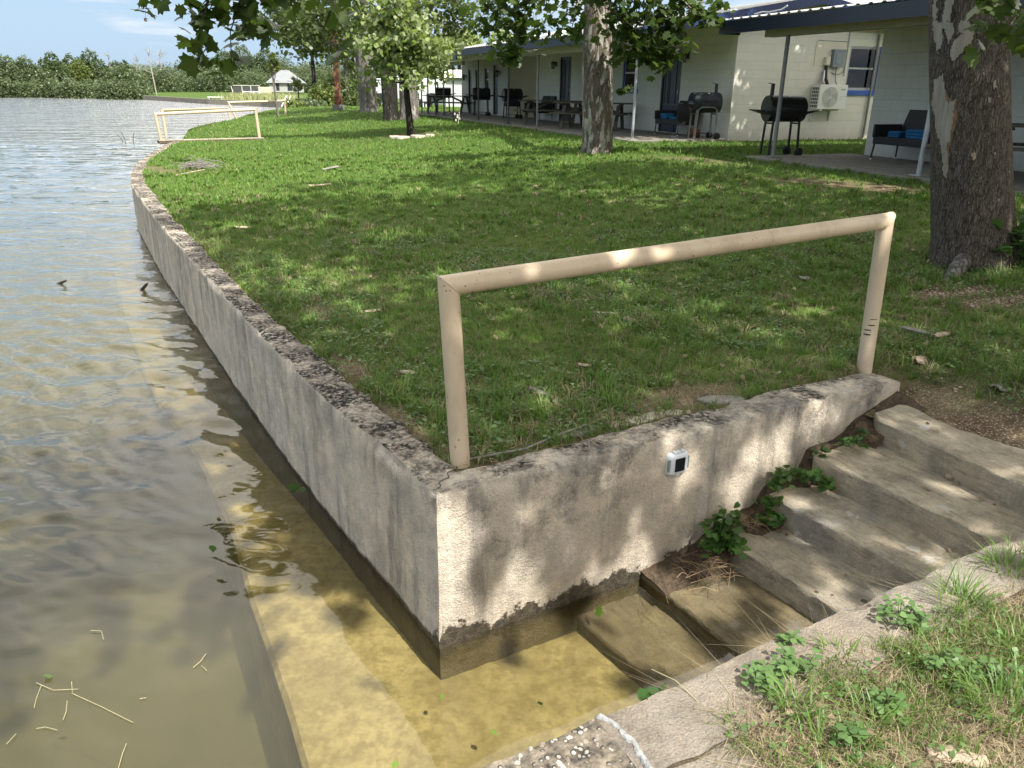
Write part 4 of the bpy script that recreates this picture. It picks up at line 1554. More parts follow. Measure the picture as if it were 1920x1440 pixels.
w = MB()
wall_panel(w, 'a', 12.25, 4.0, 12.2, 0.25, 3.05, [(6.05, 7.75, SLABZ, 2.55)], 0.12)
w.poly([na(12.25, 12.2, 0.25), na(18, 12.2, 0.25), na(18, 12.2, 3.05), na(12.25, 12.2, 3.05)])
w.poly([na(12.25, 4.0, 0.25), na(18, 4.0, 0.25), na(18, 4.0, 3.05), na(12.25, 4.0, 3.05)])
w.build('wall', M['block_gray'], NB)
door(NB, 'a', 12.25, 6.05, 6.90, SLABZ, 2.55)
door(NB, 'a', 12.25, 6.90, 7.75, SLABZ, 2.55)
corrugated('roof', 9.42, 18.2, z_near, 2.5, 13.42, NB, M['roof'], rib=0.25)
sheet('soffit', 9.5, 18.0, z_near, 2.6, 13.36, NB, M['soffit'])
fa = MB()
wbox(fa, 'a', 9.44, 2.5, 13.40, 2.57, 2.785, 0.0, 0.035)
wbox(fa, 'n', 13.40, 9.475, 9.9, 2.57, 2.775, -0.035, 0.0)
fa.build('fascia', M['navy'], NB)
bm_ = MB()
wbox(bm_, 'a', 9.88, 2.6, 12.62, 2.50, 2.62, 0.0, 0.20)
bm_.build('beam', M['beam'], NB)
for a in (8.83, 12.10, 5.4):
    porch_post(NB, a, 9.98, 0.452, 2.505, 0.038, M['galv'] if a < 10 else M['post'])
wire = MB()
wire.tube([na(9.55, 12.55, 2.86), na(9.60, 12.4, 2.89), na(9.58, 12.2, 2.87), na(9.6, 11.9, 2.89), na(9.55, 11.7, 2.93)], 0.012, 6)
wire.build('loose_wire', M['galv'], NB, smooth=True)
sb = MB()
sb.prism([na(9.68, 3.5, 0.25), na(12.25, 3.5, 0.25), na(12.25, 12.55, 0.25), na(9.68, 12.55, 0.25)], (0, 0, SLABZ - 0.02 - 0.25))
sb.build('porch_slab', M['slab'], NB, bevel=0.012)

# ------------------------------------------------------------------ things on the porches
def barrel_grill(label, body_mat, chimney=True, firebox=False, hood=None, cover=False, wheels=2):
    """local frame: barrel along x (front is -y), feet on z=0"""
    root = empty('barrel_grill', (0, 0, 0), 0, label, 'grill', 'barrel grills on the cabin porches')
    L, R, zc = 0.72, 0.235, 0.86
    b = MB()
    prof = [(R * 0.2, -L / 2 - 0.004), (R * 0.98, -L / 2), (R, -L / 2 + 0.012), (R, L / 2 - 0.012), (R * 0.98, L / 2), (R * 0.2, L / 2 + 0.004)]
    b.lathe((0, 0, zc), prof, 36, 'x')
    body = b.build('barrel', body_mat, root, smooth=True)
    rb = MB()
    for s in (-1, 1):
        for q in range(6):
            z = zc + 0.01 + q * 0.034
            hw = math.sqrt(max(0.0, (R * 0.9) ** 2 - (z - zc) ** 2))
            rb.box((s * (L / 2 + 0.006), 0, z), (0.012, hw * 2, 0.014))
    rb.build('end_ribs', body_mat, body)
    li = MB()
    li.lathe((0, 0, zc), [(R + 0.006, -L / 2 + 0.03), (R + 0.006, L / 2 - 0.03)], 36, 'x')
    # keep only the front upper quarter as the hinged lid skin
    li2 = MB()
    n_ = 14
    for q in range(n_):
        a0, a1 = math.radians(8 + q * 150 / n_), math.radians(8 + (q + 1) * 150 / n_)
        for (r0) in (R + 0.007,):
            p = [(x, -math.cos(a) * r0, zc + math.sin(a) * r0) for a in (a0, a1) for x in (-L / 2 + 0.03, L / 2 - 0.03)]
            li2.poly([p[0], p[1], p[3], p[2]])
    lo = li2.build('lid', hood or body_mat, body, smooth=True)
    hd = MB()
    hd.tube([(-0.12, -R - 0.008, zc + 0.06), (-0.12, -R - 0.05, zc + 0.06), (0.12, -R - 0.05, zc + 0.06), (0.12, -R - 0.008, zc + 0.06)], 0.010, 8)
    hd.build('handle', M['rubber'], lo, smooth=True)
    tg_ = MB()
    tg_.lathe((0.03, -R * 0.45, zc + R * 0.895), [(0.024, 0.0), (0.026, 0.018), (0.004, 0.022)], 14)
    tg_.build('gauge', M['acwhite'], lo)
    if chimney:
        c = MB()
        cx = -L / 2 + 0.10 if chimney == 'l' else L / 2 - 0.08
        c.tube([(cx, 0.04, zc + R - 0.03), (cx, 0.04, zc + R + 0.20)], 0.036, 16)
        c.box((cx - 0.03, 0.04, zc + R + 0.208), (0.11, 0.085, 0.008), M=Matrix.Rotation(0.15, 3, 'Y'))
        c.build('chimney', body_mat, body, smooth=True)
    for s in (-1, 1):
        sh = MB()
        x0 = s * (L / 2 + 0.01)
        x1 = s * (L / 2 + 0.27)
        sh.add([(x0, -0.16, zc - 0.04), (x1, -0.16, zc - 0.01), (x1, 0.16, zc - 0.01), (x0, 0.16, zc - 0.04),
                (x0, -0.16, zc - 0.10), (x1, -0.16, zc - 0.03), (x1, 0.16, zc - 0.03), (x0, 0.16, zc - 0.10)],
               [(0, 1, 2, 3), (7, 6, 5, 4), (0, 4, 5, 1), (1, 5, 6, 2), (2, 6, 7, 3), (3, 7, 4, 0)])
        if s < 0 or not firebox:
            sh.build('side_shelf', M['black'], root)
    for sx in (-1, 1):
        for sy in (-1, 1):
            l = MB()
            short = 0.0 if not (wheels and sx > 0) else 0.07
            l.beam((sx * 0.29, sy * 0.17, short), (sx * 0.26, sy * 0.15, zc - 0.12), 0.034, 0.034, up=(0, 1, 0))
            l.build('leg', M['black'] if body_mat == M['black'] else M['post'], root)
        br = MB()
        br.beam((sx * 0.272, -0.15, 0.60), (sx * 0.272, 0.15, 0.60), 0.022, 0.03)
        br.build('cross_brace', M['black'], root)
    br = MB()
    for sy in (-1, 1):
        br.beam((-0.288, sy * 0.166, 0.16), (0.286, sy * 0.166, 0.13), 0.02, 0.012)
    br.beam((0.29, -0.22, 0.085), (0.29, 0.22, 0.085), 0.014, 0.014)
    br.build('lower_rails', M['black'], root)
    if wheels:
        for sy in (-1, 1):
            wv_ = MB()
            wv_.lathe((0.29, sy * 0.225, 0.085), [(0.02, -0.028), (0.075, -0.022), (0.085, -0.012), (0.085, 0.012), (0.075, 0.022), (0.02, 0.028)], 22, 'y')
            wv_.build('wheel', M['rubber'], root, smooth=True)
    if firebox:
        f = MB()
        f.tube([(-0.27, -0.185, 0.02), (-0.24, -0.20, zc - 0.16), (-0.15, -0.21, zc - 0.10), (0.15, -0.21, zc - 0.10), (0.24, -0.20, zc - 0.16), (0.27, -0.19, 0.02)], 0.014, 8)
        f.build('front_rail', M['post'], root, smooth=True)
        pl = MB()
        pl.lathe((-L / 2 - 0.012, -0.02, zc - 0.12), [(0.005, -0.012), (0.07, -0.010), (0.075, 0.0)], 16, 'x')
        pl.build('vent_plate', M['rusty'], body)
        pt = MB()
        pt.box((-L / 2 - 0.006, 0, zc - 0.02), (0.006, 0.30, 0.10))
        pt.build('end_plate', M['post'], body)
    if cover:
        f = MB()
        f.box((0.0, -0.02, zc - 0.26), (0.50, 0.40, 0.30), taper=1.15)
        f.build('draped_cover', M['cushion_dark'], root, bevel=0.03)
    return root


RZB = math.atan2(BA[1], BA[0])        # direction along the porches
g1 = barrel_grill('black barrel grill with a short chimney standing by the porch post near the air conditioner', M['black'], chimney='l')
p = (G(1421, 292) + G(1497, 290)) / 2
g1.location = Vector((at(1462, 291, 0.44).x, at(1462, 291, 0.44).y, 0.42)) + Vector((0, 0.10, 0))
g1.rotation_euler = (0, 0, math.radians(10))
g2 = barrel_grill('gray faded barrel grill with a bent front rail, in front of the cabin corner', M['faded'], chimney='r', firebox=True, hood=M['faded'])
g2.location = na(11.95, 17.25, 0.44)
g2.rotation_euler = (0, 0, math.radians(11))
g3 = barrel_grill('black barrel grill with a covered belly, beside the gap between the cabins', M['black'], chimney=None, cover=True)
g3.location = na(11.75, 29.7, 0.455)
g3.rotation_euler = (0, 0, math.radians(18))
g4 = barrel_grill('gray lidded barrel grill on the far porch behind a post', M['black'], chimney='r', hood=M['faded'])
g4.location = na(11.55, 32.7, 0.455)
g4.rotation_euler = (0, 0, math.radians(10))
g5 = barrel_grill('small black barrel grill at the end of the far porch', M['black'], chimney='l', wheels=0)
g5.location = na(11.6, 38.3, 0.45)
g5.rotation_euler = (0, 0, math.radians(0))

lg = MB()
lg.lathe((0, 0, 0.11), [(0.02, -0.17), (0.11, -0.16), (0.115, 0.0), (0.105, 0.16), (0.02, 0.17)], 16, 'x')
o = lg.build('metal_drum', M['rusty'], None, smooth=True)
o.location = na(11.95, 17.62, 0.452)
o.rotation_euler = (0, 0, math.radians(-15))
tag(o, 'rusty brown drum lying under the gray grill', 'drum')


def picnic_table(L=1.85):
    root = empty('picnic_table', (0, 0, 0), 0, 'x', 'picnic table', 'wooden picnic tables on the porches')
    b = MB()
    for i in range(5):
        b.box((0, (i - 2) * 0.145, 0.735), (L, 0.138, 0.036))
    for s in (-1, 1):
        b.box((s * (L / 2 - 0.30), 0, 0.695), (0.04, 0.66, 0.042))
    b.build('table_top', M['wood'], root, bevel=0.004)
    for s in (-1, 1):
        q = MB()
        for i in range(2):
            q.box((0, s * (0.60 + i * 0.145), 0.445), (L, 0.138, 0.036))
        q.build('bench', M['wood'], root, bevel=0.004)
        br = MB()
        br.box((s * (L / 2 - 0.30), 0, 0.405), (0.04, 1.42, 0.042))
        br.build('bench_bearer', M['wood'], root)
        for t in (-1, 1):
            l = MB()
            l.beam((s * (L / 2 - 0.342), t * 0.66, 0.0), (s * (L / 2 - 0.342), t * 0.24, 0.674), 0.04, 0.10, up=(1, 0, 0))
            l.build('leg', M['wood'], root)
        d = MB()
        d.beam((s * (L / 2 - 0.32), 0, 0.42), (s * 0.12, 0, 0.71), 0.04, 0.08)
        d.build('brace', M['wood'], root)
    return root


t1 = picnic_table(2.3)
t1['label'] = 'weathered wooden picnic table half hidden by the mottled sycamore trunk'
TZ = SLABZ - 0.014
t1.location = na(11.3, 22.0, TZ)
t1.rotation_euler = (0, 0, math.radians(-17))
copy_thing(t1, na(11.4, 25.0, TZ), math.radians(-19), 'dark picnic table left of the sycamore, before the wicker seat with two backs')
copy_thing(t1, na(11.4, 36.8, TZ - 0.006), math.radians(-15), 'dark picnic table on the far porch under the thin posts')
copy_thing(t1, na(11.0, 8.1, TZ - 0.006), math.radians(-30), 'picnic table behind the big dark trunk, at the right edge')


def wicker_seat(W, label, grp, backs=2):
    root = empty('wicker_seat', (0, 0, 0), 0, label, 'wicker seat', grp)
    D = 0.62
    s = MB()
    s.box((0, 0, 0.34), (W, D, 0.13))
    s.build('seat', M['wicker'], root, bevel=0.01)
    w = W / backs
    for i in range(backs):
        b = MB()
        x = -W / 2 + w * (i + 0.5)
        b.add([(x - w * .47, D / 2 - .06, .40), (x + w * .47, D / 2 - .06, .40), (x + w * .44, D / 2 + .10, .86), (x - w * .44, D / 2 + .10, .86),
               (x - w * .47, D / 2 - .01, .40), (x + w * .47, D / 2 - .01, .40), (x + w * .44, D / 2 + .14, .86), (x - w * .44, D / 2 + .14, .86)],
              [(0, 1, 2, 3), (7, 6, 5, 4), (0, 4, 5, 1), (1, 5, 6, 2), (2, 6, 7, 3), (3, 7, 4, 0)])
        b.build('backrest', M['wicker'], root, bevel=0.01)
    for sx in (-1, 1):
        a = MB()
        a.box((sx * (W / 2 - 0.02), -0.02, 0.50), (0.05, D + 0.02, 0.22))
        a.build('armrest', M['wicker'], root, bevel=0.01)
        for sy in (-1, 1):
            l = MB()
            l.tube([(sx * (W / 2 - 0.03), sy * (D / 2 - 0.03), 0.30), (sx * (W / 2 - 0.01), sy * (D / 2 - 0.01), 0.02)], [0.018, 0.013], 8)
            lo = l.build('leg', M['wicker'], root)
            f = MB()
            f.lathe((sx * (W / 2 - 0.01), sy * (D / 2 - 0.01), 0.0), [(0.012, 0.0), (0.016, 0.004), (0.015, 0.028)], 8)
            f.build('foot_cap', M['acwhite'], lo)
    return root


GRP = 'black wicker seats on the porches'
w1 = wicker_seat(1.15, 'black wicker loveseat with blue cushions against the nearest cabin wall', GRP)
w1.location = na(11.80, 10.72, SLABZ - 0.02)
w1.rotation_euler = (0, 0, RZB - math.pi / 2 + math.radians(-86))
w2 = wicker_seat(1.15, 'black wicker loveseat behind the gray grill, below the right hand door', GRP)
w2.location = na(12.14, 18.75, SLABZ - 0.015)
w2.rotation_euler = (0, 0, RZB - math.pi)
w1.rotation_euler = (0, 0, RZB - math.pi)
w3 = wicker_seat(1.15, 'black wicker seat with two low square backs beside the left door, behind the picnic tables', GRP)
w3.location = na(12.12, 27.95, SLABZ - 0.015)
w3.rotation_euler = (0, 0, RZB - math.pi)


def folded(label, W, D, H, loc, rz, grp='folded blue cushions on the wicker seats'):
    b = MB()
    n_ = 3
    for i in range(n_):
        b.box((random.uniform(-.01, .01), 0, H / n_ * (i + 0.5)), (W * random.uniform(0.94, 1), D, H / n_ * 0.92))
    o = b.build('folded_cushion', M['cushion'], None, bevel=0.012)
    o.location = loc
    o.rotation_euler = (0, 0, rz)
    tag(o, label, 'cushion', grp)
    return o


rzw = RZB - math.pi
q = w1.location
folded('small folded blue cushion at the end of the nearest wicker loveseat', 0.26, 0.22, 0.10, na(11.68, 10.93, SLABZ + 0.386), rzw)
folded('larger stack of folded blue cushions beside the post on the nearest loveseat', 0.42, 0.3, 0.15, na(11.70, 10.45, SLABZ + 0.386), rzw)
folded('folded blue cushion on the seat behind the gray grill', 0.30, 0.26, 0.14, na(12.02, 19.02, SLABZ + 0.391), rzw)
folded('flat blue cushion lying under the gray grill body', 0.36, 0.26, 0.06, na(12.02, 18.55, SLABZ + 0.391), rzw)

# ------------------------------------------------------------------ on the end wall
AC = empty('air_conditioner', na(15.45, 16.9, 1.15), 0, 'white outdoor air conditioner hung on the cabin end wall', 'air conditioner')
F = 17.07
b = MB()
n0, n1, z0, z1 = 14.98, 15.88, 1.17, 1.76
dd0, dd1 = -0.36, -0.06
wbox(b, 'n', F, n0, n1, z0, z1, dd0, dd1)
b.build('case', M['acwhite'], AC, bevel=0.012)
# fan grille: ring and spokes standing proud of the face
g = MB()
cx, cz, rr = n0 + 0.36, (z0 + z1) / 2, 0.245
for R_ in (0.245, 0.195, 0.145, 0.095, 0.045):
    pts = [na(cx + R_ * math.cos(a), F + dd0 - 0.012, cz + R_ * math.sin(a)) for a in np.linspace(0, 2 * math.pi, 33)]
    g.tube(pts, 0.005, 5, cap=False)
for q in range(10):
    a = q * math.pi / 10
    g.tube([na(cx + rr * math.cos(a), F + dd0 - 0.014, cz + rr * math.sin(a)), na(cx - rr * math.cos(a), F + dd0 - 0.014, cz - rr * math.sin(a))], 0.004, 5)
g.build('fan_grille', M['acwhite'], AC)
dk = MB()
pts = [na(cx + 0.24 * math.cos(a), F + dd0 - 0.003, cz + 0.24 * math.sin(a)) for a in np.linspace(0, 2 * math.pi, 40, endpoint=False)]
dk.prism(pts, tuple(-0.004 * c for c in (BA[0], BA[1], 0)))
dk.build('fan_opening', M['acgrille'], AC)
fb = MB()
for q in range(3):
    a0 = q * 2.094
    fb.poly([na(cx + r * math.cos(a0 + t), F + dd0 - 0.0085 - 0.002 * k_, cz + r * math.sin(a0 + t)) for k_, (r, t) in enumerate(((0.03, 0.0), (0.12, -0.3), (0.22, -0.25), (0.23, 0.45), (0.12, 0.55), (0.03, 1.0)))])
fb.build('fan_blade', M['label'], AC)
sg = MB()
for i in range(4):
    for j in range(6):
        a0 = F + dd0 + 0.035 + i * 0.062
        zz0 = z0 + 0.045 + j * 0.084
        wbox(sg, 'a', n0, a0, a0 + 0.044, zz0, zz0 + 0.060, -0.004, -0.001)
sg.build('side_vents', M['acdark'], AC)
lb = MB()
wbox(lb, 'n', F + dd0, n1 - 0.21, n1 - 0.07, z1 - 0.13, z1 - 0.095, -0.0025, -0.001)
lb.build('maker_plate', M['label'], AC)
lb = MB()
wbox(lb, 'n', F + dd0, n1 - 0.23, n1 - 0.03, z0 + 0.30, z0 + 0.306, -0.0025, -0.001)
wbox(lb, 'n', F + dd0, n1 - 0.23, n1 - 0.08, z0 + 0.25, z0 + 0.254, -0.0025, -0.001)
wbox(lb, 'n', F + dd0, n1 - 0.23, n1 - 0.12, z0 + 0.22, z0 + 0.224, -0.0025, -0.001)
lb.build('printed_lines', M['label'], AC)
bk = MB()
for n in (n0 + 0.12, n1 - 0.18):
    bk.beam(na(n, F + dd0 + 0.0, z0 - 0.02), na(n, F, z0 - 0.02), 0.05, 0.03)
    bk.beam(na(n, F - 0.02, z0 - 0.04), na(n, F - 0.02, z0 - 0.30), 0.04, 0.02, up=(1, 0, 0))
bk.build('bracket', M['acwhite'], AC)

EB = empty('electrical_box', na(15.66, 17.0, 2.2), 0, 'gray metal electrical box on the wall above the air conditioner', 'electrical box')
b = MB()
wbox(b, 'n', F, 15.49, 15.85, 2.18, 2.58, -0.13, -0.017)
b.build('box', M['ebox'], EB, bevel=0.008)
b = MB()
wbox(b, 'n', F, 15.475, 15.865, 2.565, 2.60, -0.145, -0.017)
b.build('rain_lip', M['ebox'], EB)
b = MB()
wbox(b, 'n', F - 0.13, 15.55, 15.79, 2.26, 2.52, -0.012, -0.001)
b.build('lid', M['ebox'], EB, bevel=0.004)
b = MB()
b.tube([na(15.68, F - 0.06, 2.18), na(15.68, F - 0.06, 2.0), na(15.69, F - 0.08, 1.85), na(15.70, F - 0.14, 1.765)], 0.014, 8)
b.build('cable', M['post'], EB, smooth=True)

LS = empty('refrigerant_lines', na(15.3, 17.0, 1.8), 0, 'black taped refrigerant pipes with foil, rising from the air conditioner to a white cover', 'pipes')
b = MB()
b.tube([na(15.34, F - 0.20, 1.765), na(15.35, F - 0.10, 1.90), na(15.36, F - 0.055, 2.08), na(15.36, F - 0.05, 2.24)], 0.040, 10)
b.build('taped_pipe', M['tape'], LS, smooth=True)
b = MB()
b.tube([na(15.18, F - 0.20, 1.765), na(15.22, F - 0.14, 1.84), na(15.28, F - 0.09, 1.96), na(15.30, F - 0.06, 2.10)], [0.05, 0.042, 0.03, 0.02], 9)
b.build('foil_wrap', M['foil'], LS, smooth=True)
b = MB()
wbox(b, 'n', F, 15.28, 15.42, 2.22, 2.42, -0.11, -0.017)
b.build('wall_cover', M['panel'], LS, bevel=0.02)

# ------------------------------------------------------------------ solar dock light on the wall face
SLt = empty('solar_light', uv(2.455, 2.645, -0.15), 0, 'small square gray solar light screwed to the short wall face', 'solar light')
def wf(u, d, z):
    return uv(2.452 + u, 2.647 - d, -0.148 + z)


def rrect(w, h, c, n_=5):
    pts = []
    for sx, sz, a0 in ((1, 1, 0), (-1, 1, 90), (-1, -1, 180), (1, -1, 270)):
        for q in range(n_):
            a = math.radians(a0 + 90 * q / (n_ - 1))
            pts.append((sx * (w - c) + c * math.cos(a), sz * (h - c) + c * math.sin(a)))
    return pts


b = MB()
lay = [(0.062, 0.060, 0.022, -0.01), (0.062, 0.060, 0.022, 0.010), (0.055, 0.055, 0.020, 0.022), (0.046, 0.046, 0.014, 0.028)]
rings = [[wf(x, d, z) for x, z in rrect(w, h, c)] for w, h, c, d in lay]
n_ = len(rings[0])
b.add([p for r in rings for p in r], [[l * n_ + q, l * n_ + (q + 1) % n_, (l + 1) * n_ + (q + 1) % n_, (l + 1) * n_ + q] for l in range(3) for q in range(n_)] + [list(range(3 * n_, 4 * n_))])
b.build('housing', M['solar'], SLt, smooth=True)
b = MB()
b.prism([wf(x, 0.0285, z) for x, z in rrect(0.031, 0.036, 0.004)], tuple(Vector(wf(0, 0.0025, 0)) - Vector(wf(0, 0, 0))))
b.build('solar_cell', M['solarcell'], SLt)
for s in (-1, 1):
    b = MB()
    b.prism([wf(s * 0.050 + x, 0.008, z) for x, z in rrect(0.016, 0.034, 0.006)], tuple(Vector(wf(0, 0.014, 0)) - Vector(wf(0, 0, 0))))
    b.build('lens', M['solarlens'], SLt, bevel=0.003)
b = MB()
for x, z in ((-0.022, 0.062), (0.026, 0.062), (0.0, 0.062), (0.0, -0.060)):
    b.prism([wf(x + p, 0.0, z + q) for p, q in rrect(0.010, 0.008, 0.004)], tuple(Vector(wf(0, 0.020, 0)) - Vector(wf(0, 0, 0))))
b.build('mounting_lugs', M['solar'], SLt, bevel=0.002)

# ------------------------------------------------------------------ trees
MAPLE = np.array([(0, -.46), (.10, -.30), (.30, -.40), (.34, -.20), (.54, -.02), (.40, .08), (.40, .28), (.20, .24), (.0, .56),
                  (-.20, .24), (-.40, .28), (-.40, .08), (-.54, -.02), (-.34, -.20), (-.30, -.40), (-.10, -.30)], float)
SIMPLE = np.array([(0, -.5), (.36, -.12), (.30, .22), (0, .5), (-.30, .22), (-.36, -.12)], float)
DIAM = np.array([(0, -.5), (.34, 0.0), (0, .5), (-.34, 0.0)], float)
HEART = np.array([(0, -.36), (.18, -.46), (.40, -.30), (.42, 0.0), (.22, .30), (0, .54), (-.22, .30), (-.42, 0.0), (-.40, -.30), (-.18, -.46)], float)


def leaves(name, C, S, m, parent, shape=MAPLE, droop=0.5, flat=0.9, rg=rng, fold=0.22):
    """C: N x 3 leaf centres, S: N sizes; every leaf is a polygon of its own"""
    n = len(C)
    t = rg.normal(size=(n, 3))
    t[:, 2] = t[:, 2] * 0.6 - droop
    t /= np.linalg.norm(t, axis=1)[:, None]
    w = rg.normal(size=(n, 3)) * (1 - flat * 0.6) + np.array([0, 0, flat])
    w -= t * (w * t).sum(1)[:, None]
    w /= np.linalg.norm(w, axis=1)[:, None] + 1e-9
    s = np.cross(t, w)
    K = len(shape)
    jit = 1 + rg.normal(size=(n, 1)) * 0.08
    fx = shape[None, :, 0] * S[:, None] * jit
    fy = shape[None, :, 1] * S[:, None]
    fz = -np.abs(shape[None, :, 0]) * S[:, None] * fold - (shape[None, :, 1] ** 2) * S[:, None] * 0.25
    Vv = C[:, None, :] + s[:, None, :] * fx[..., None] + t[:, None, :] * fy[..., None] + w[:, None, :] * fz[..., None]
    return np_mesh(name, Vv.reshape(-1, 3), K, m, parent)


def trunk_mesh(mb, pts, radii, seg=28, rough=0.05, flare=0.0, seed=0.0, lobes=5):
    pts = [Vector(p) for p in pts]
    # resample
    P, Rr = [], []
    for i in range(len(pts) - 1):
        n_ = max(2, int((pts[i + 1] - pts[i]).length / 0.12))
        for j in range(n_):
            t = j / n_
            P.append(pts[i].lerp(pts[i + 1], t))
            Rr.append(radii[i] + (radii[i + 1] - radii[i]) * t)
    P.append(pts[-1])
    Rr.append(radii[-1])
    o = len(mb.v)
    z0 = P[0].z
    for i, p in enumerate(P):
        t = (P[min(i + 1, len(P) - 1)] - P[max(i - 1, 0)]).normalized()
        x = Vector((1, 0, 0)) - t * t.x
        x.normalize()
        y = t.cross(x)
        for q in range(seg):
            an = 2 * math.pi * q / seg
            h = p.z - z0
            fl = 1 + flare * math.exp(-h / 0.22) * (0.55 + 0.45 * math.cos(lobes * an + seed))
            nn = noise.noise((math.cos(an) * 1.6 + seed, math.sin(an) * 1.6, h * 0.9)) * rough * 1.4 + noise.noise((math.cos(an) * 5 + seed, math.sin(an) * 5, h * 2.6)) * rough * 0.5
            r = Rr[i] * (fl + nn)
            mb.v.append(p + (x * math.cos(an) + y * math.sin(an)) * r)
    for i in range(len(P) - 1):
        for q in range(seg):
            a = o + i * seg + q
            b = o + i * seg + (q + 1) % seg
            mb.f.append([a, b, b + seg, a + seg])
    mb.f.append([o + (len(P) - 1) * seg + q for q in range(seg)])


def limb(mb, a, b, r0, r1, sag=0.0, seg=9, wob=0.15, seed=0):
    a, b = Vector(a), Vector(b)
    n_ = 8
    pts, rad = [], []
    for i in range(n_ + 1):
        t = i / n_
        p = a.lerp(b, t)
        L = (b - a).length
        p.z += sag * L * math.sin(math.pi * t)
        if 0 < i:
            p += Vector((noise.noise((seed, t * 3, 1)), noise.noise((seed, t * 3, 5)), noise.noise((seed, t * 3, 9)))) * wob * L * 0.3 * t
        pts.append(p)
        rad.append(r0 + (r1 - r0) * t ** 0.8)
    mb.tube(pts, rad, seg)
    return pts


def crown_points(cs, rs, ns, rg):
    out = []
    for c, r, n in zip(cs, rs, ns):
        d = rg.normal(size=(n, 3))
        d /= np.linalg.norm(d, axis=1)[:, None]
        rad = rg.random((n, 1)) ** 0.45
        out.append(np.array(c) + d * rad * np.array([r, r, r * 0.72]))
    return np.concatenate(out)


def ellipsoid_clumps(c, r, n, rg, shell=0.55, zmin=None):
    res = []
    while len(res) < n:
        d = rg.normal(size=3)
        d /= np.linalg.norm(d)
        k_ = shell + (1 - shell) * rg.random()
        p = np.array(c) + d * np.array(r) * k_
        if zmin is not None and p[2] < zmin(p[0], p[1]) if callable(zmin) else (zmin is not None and p[2] < zmin):
            continue
        res.append(p)
    return res


def view_floor(x, y):
    """clearance under the big crowns: they start above head height and lift over the lawn"""
    return 2.2 + 0.135 * math.hypot(x, y)


def big_tree(label, base, top, r0, r1, bm_, crown, lm, size, nclump, nleaf, extra=(), group='big trees along the shore', flare=0.25, seed=1.0, seg=40, name='sycamore_tree', rclump=(0.7, 1.3), shape=MAPLE, height=9.0, zmin=view_floor, rough=0.05):
    rg = np.random.default_rng(int(seed * 100))
    root = empty(name, base, 0, label, 'tree', group)
    tb = MB()
    base = Vector(base)
    top = Vector(top)
    mid = [base - Vector((0, 0, 0.12)), base.lerp(top, 0.12), base.lerp(top, 0.4), base.lerp(top, 0.7), top]
    cc = Vector(crown[0])
    hi = Vector(((top.x + cc.x) / 2, (top.y + cc.y) / 2, height))
    path = mid + [top.lerp(hi, 0.45) + Vector((0.1, 0.1, 0)), hi]
    rad = [r0 * 1.02, r0, r0 * 0.94 + r1 * 0.06, (r0 + r1) / 2, r1, r1 * 0.7, r1 * 0.2]
    trunk_mesh(tb, path, rad, seg, rough, flare, seed)
    cl = ellipsoid_clumps(crown[0], crown[1], nclump, rg, 0.35, zmin)
    rs = [rg.uniform(*rclump) for _ in cl]
    ns = [int(nleaf * rg.uniform(0.6, 1.4)) for _ in cl]
    for i, c in enumerate(cl):
        if i % 4 == 0:
            t = rg.uniform(0.3, 1.0)
            s = top.lerp(hi, t)
            limb(tb, s, c, max(0.02, r1 * 0.28 * (1.2 - t)), 0.010, -0.02, 7, 0.2, seed + i)
    P = [crown_points(cl, rs, ns, rg)]
    SZ = [rg.uniform(0.7, 1.25, len(P[0])) * size]
    for (pts, rr_, dens, sz) in extra:
        # an explicit drooping branch: polyline pts, leaves scattered round it
        pts = [Vector(p) for p in pts]
        tb.tube(pts, [max(0.004, 0.016 * (1 - i / len(pts)) ** 1.5) for i in range(len(pts))], 6)
        L = sum((pts[i + 1] - pts[i]).length for i in range(len(pts) - 1))
        n_ = int(dens * L)
        q = []
        for _ in range(n_):
            i = rg.integers(1 if (pts[1] - pts[0]).length > 1.3 and len(pts) > 3 else 0, len(pts) - 1)
            t = rg.random()
            p = pts[i].lerp(pts[i + 1], t)
            q.append(np.array(p) + rg.normal(size=3) * np.array([rr_, rr_, rr_ * 0.55]) * 0.6 - np.array([0, 0, rr_ * 0.2]))
        P.append(np.array(q))
        SZ.append(rg.uniform(0.75, 1.2, n_) * sz)
    tb.build('trunk', bm_, root, smooth=True)
    leaves('crown', np.concatenate(P), np.concatenate(SZ), lm, root, shape, 0.55, 0.8, rg)
    return root


# big dark trunk on the right
b2 = T2P
def up_at(px, py, base):
    d = ray(px, py)
    D_ = math.hypot(base.x, base.y)
    kk = D_ / math.hypot(d[0], d[1])
    return Vector((d[0] * kk, d[1] * kk, EYE + d[2] * kk))


def fr(px, py, d):
    return far(px, py, d)


D2 = math.hypot(b2.x, b2.y)
b2c = Vector((b2.x, b2.y, b2.z)) * 1.0 + Vector((b2.x, b2.y, 0)).normalized() * 0.36
top2 = up_at(1812, 0, b2c)
def px_radius(P, wpx):
    dep = (P.x * RC[0, 2] + P.y * RC[1, 2] + (P.z + 0.5 - EYE) * RC[2, 2])
    return 0.5 * wpx / FPX * dep * math.cos(math.atan2(P.x, P.y))


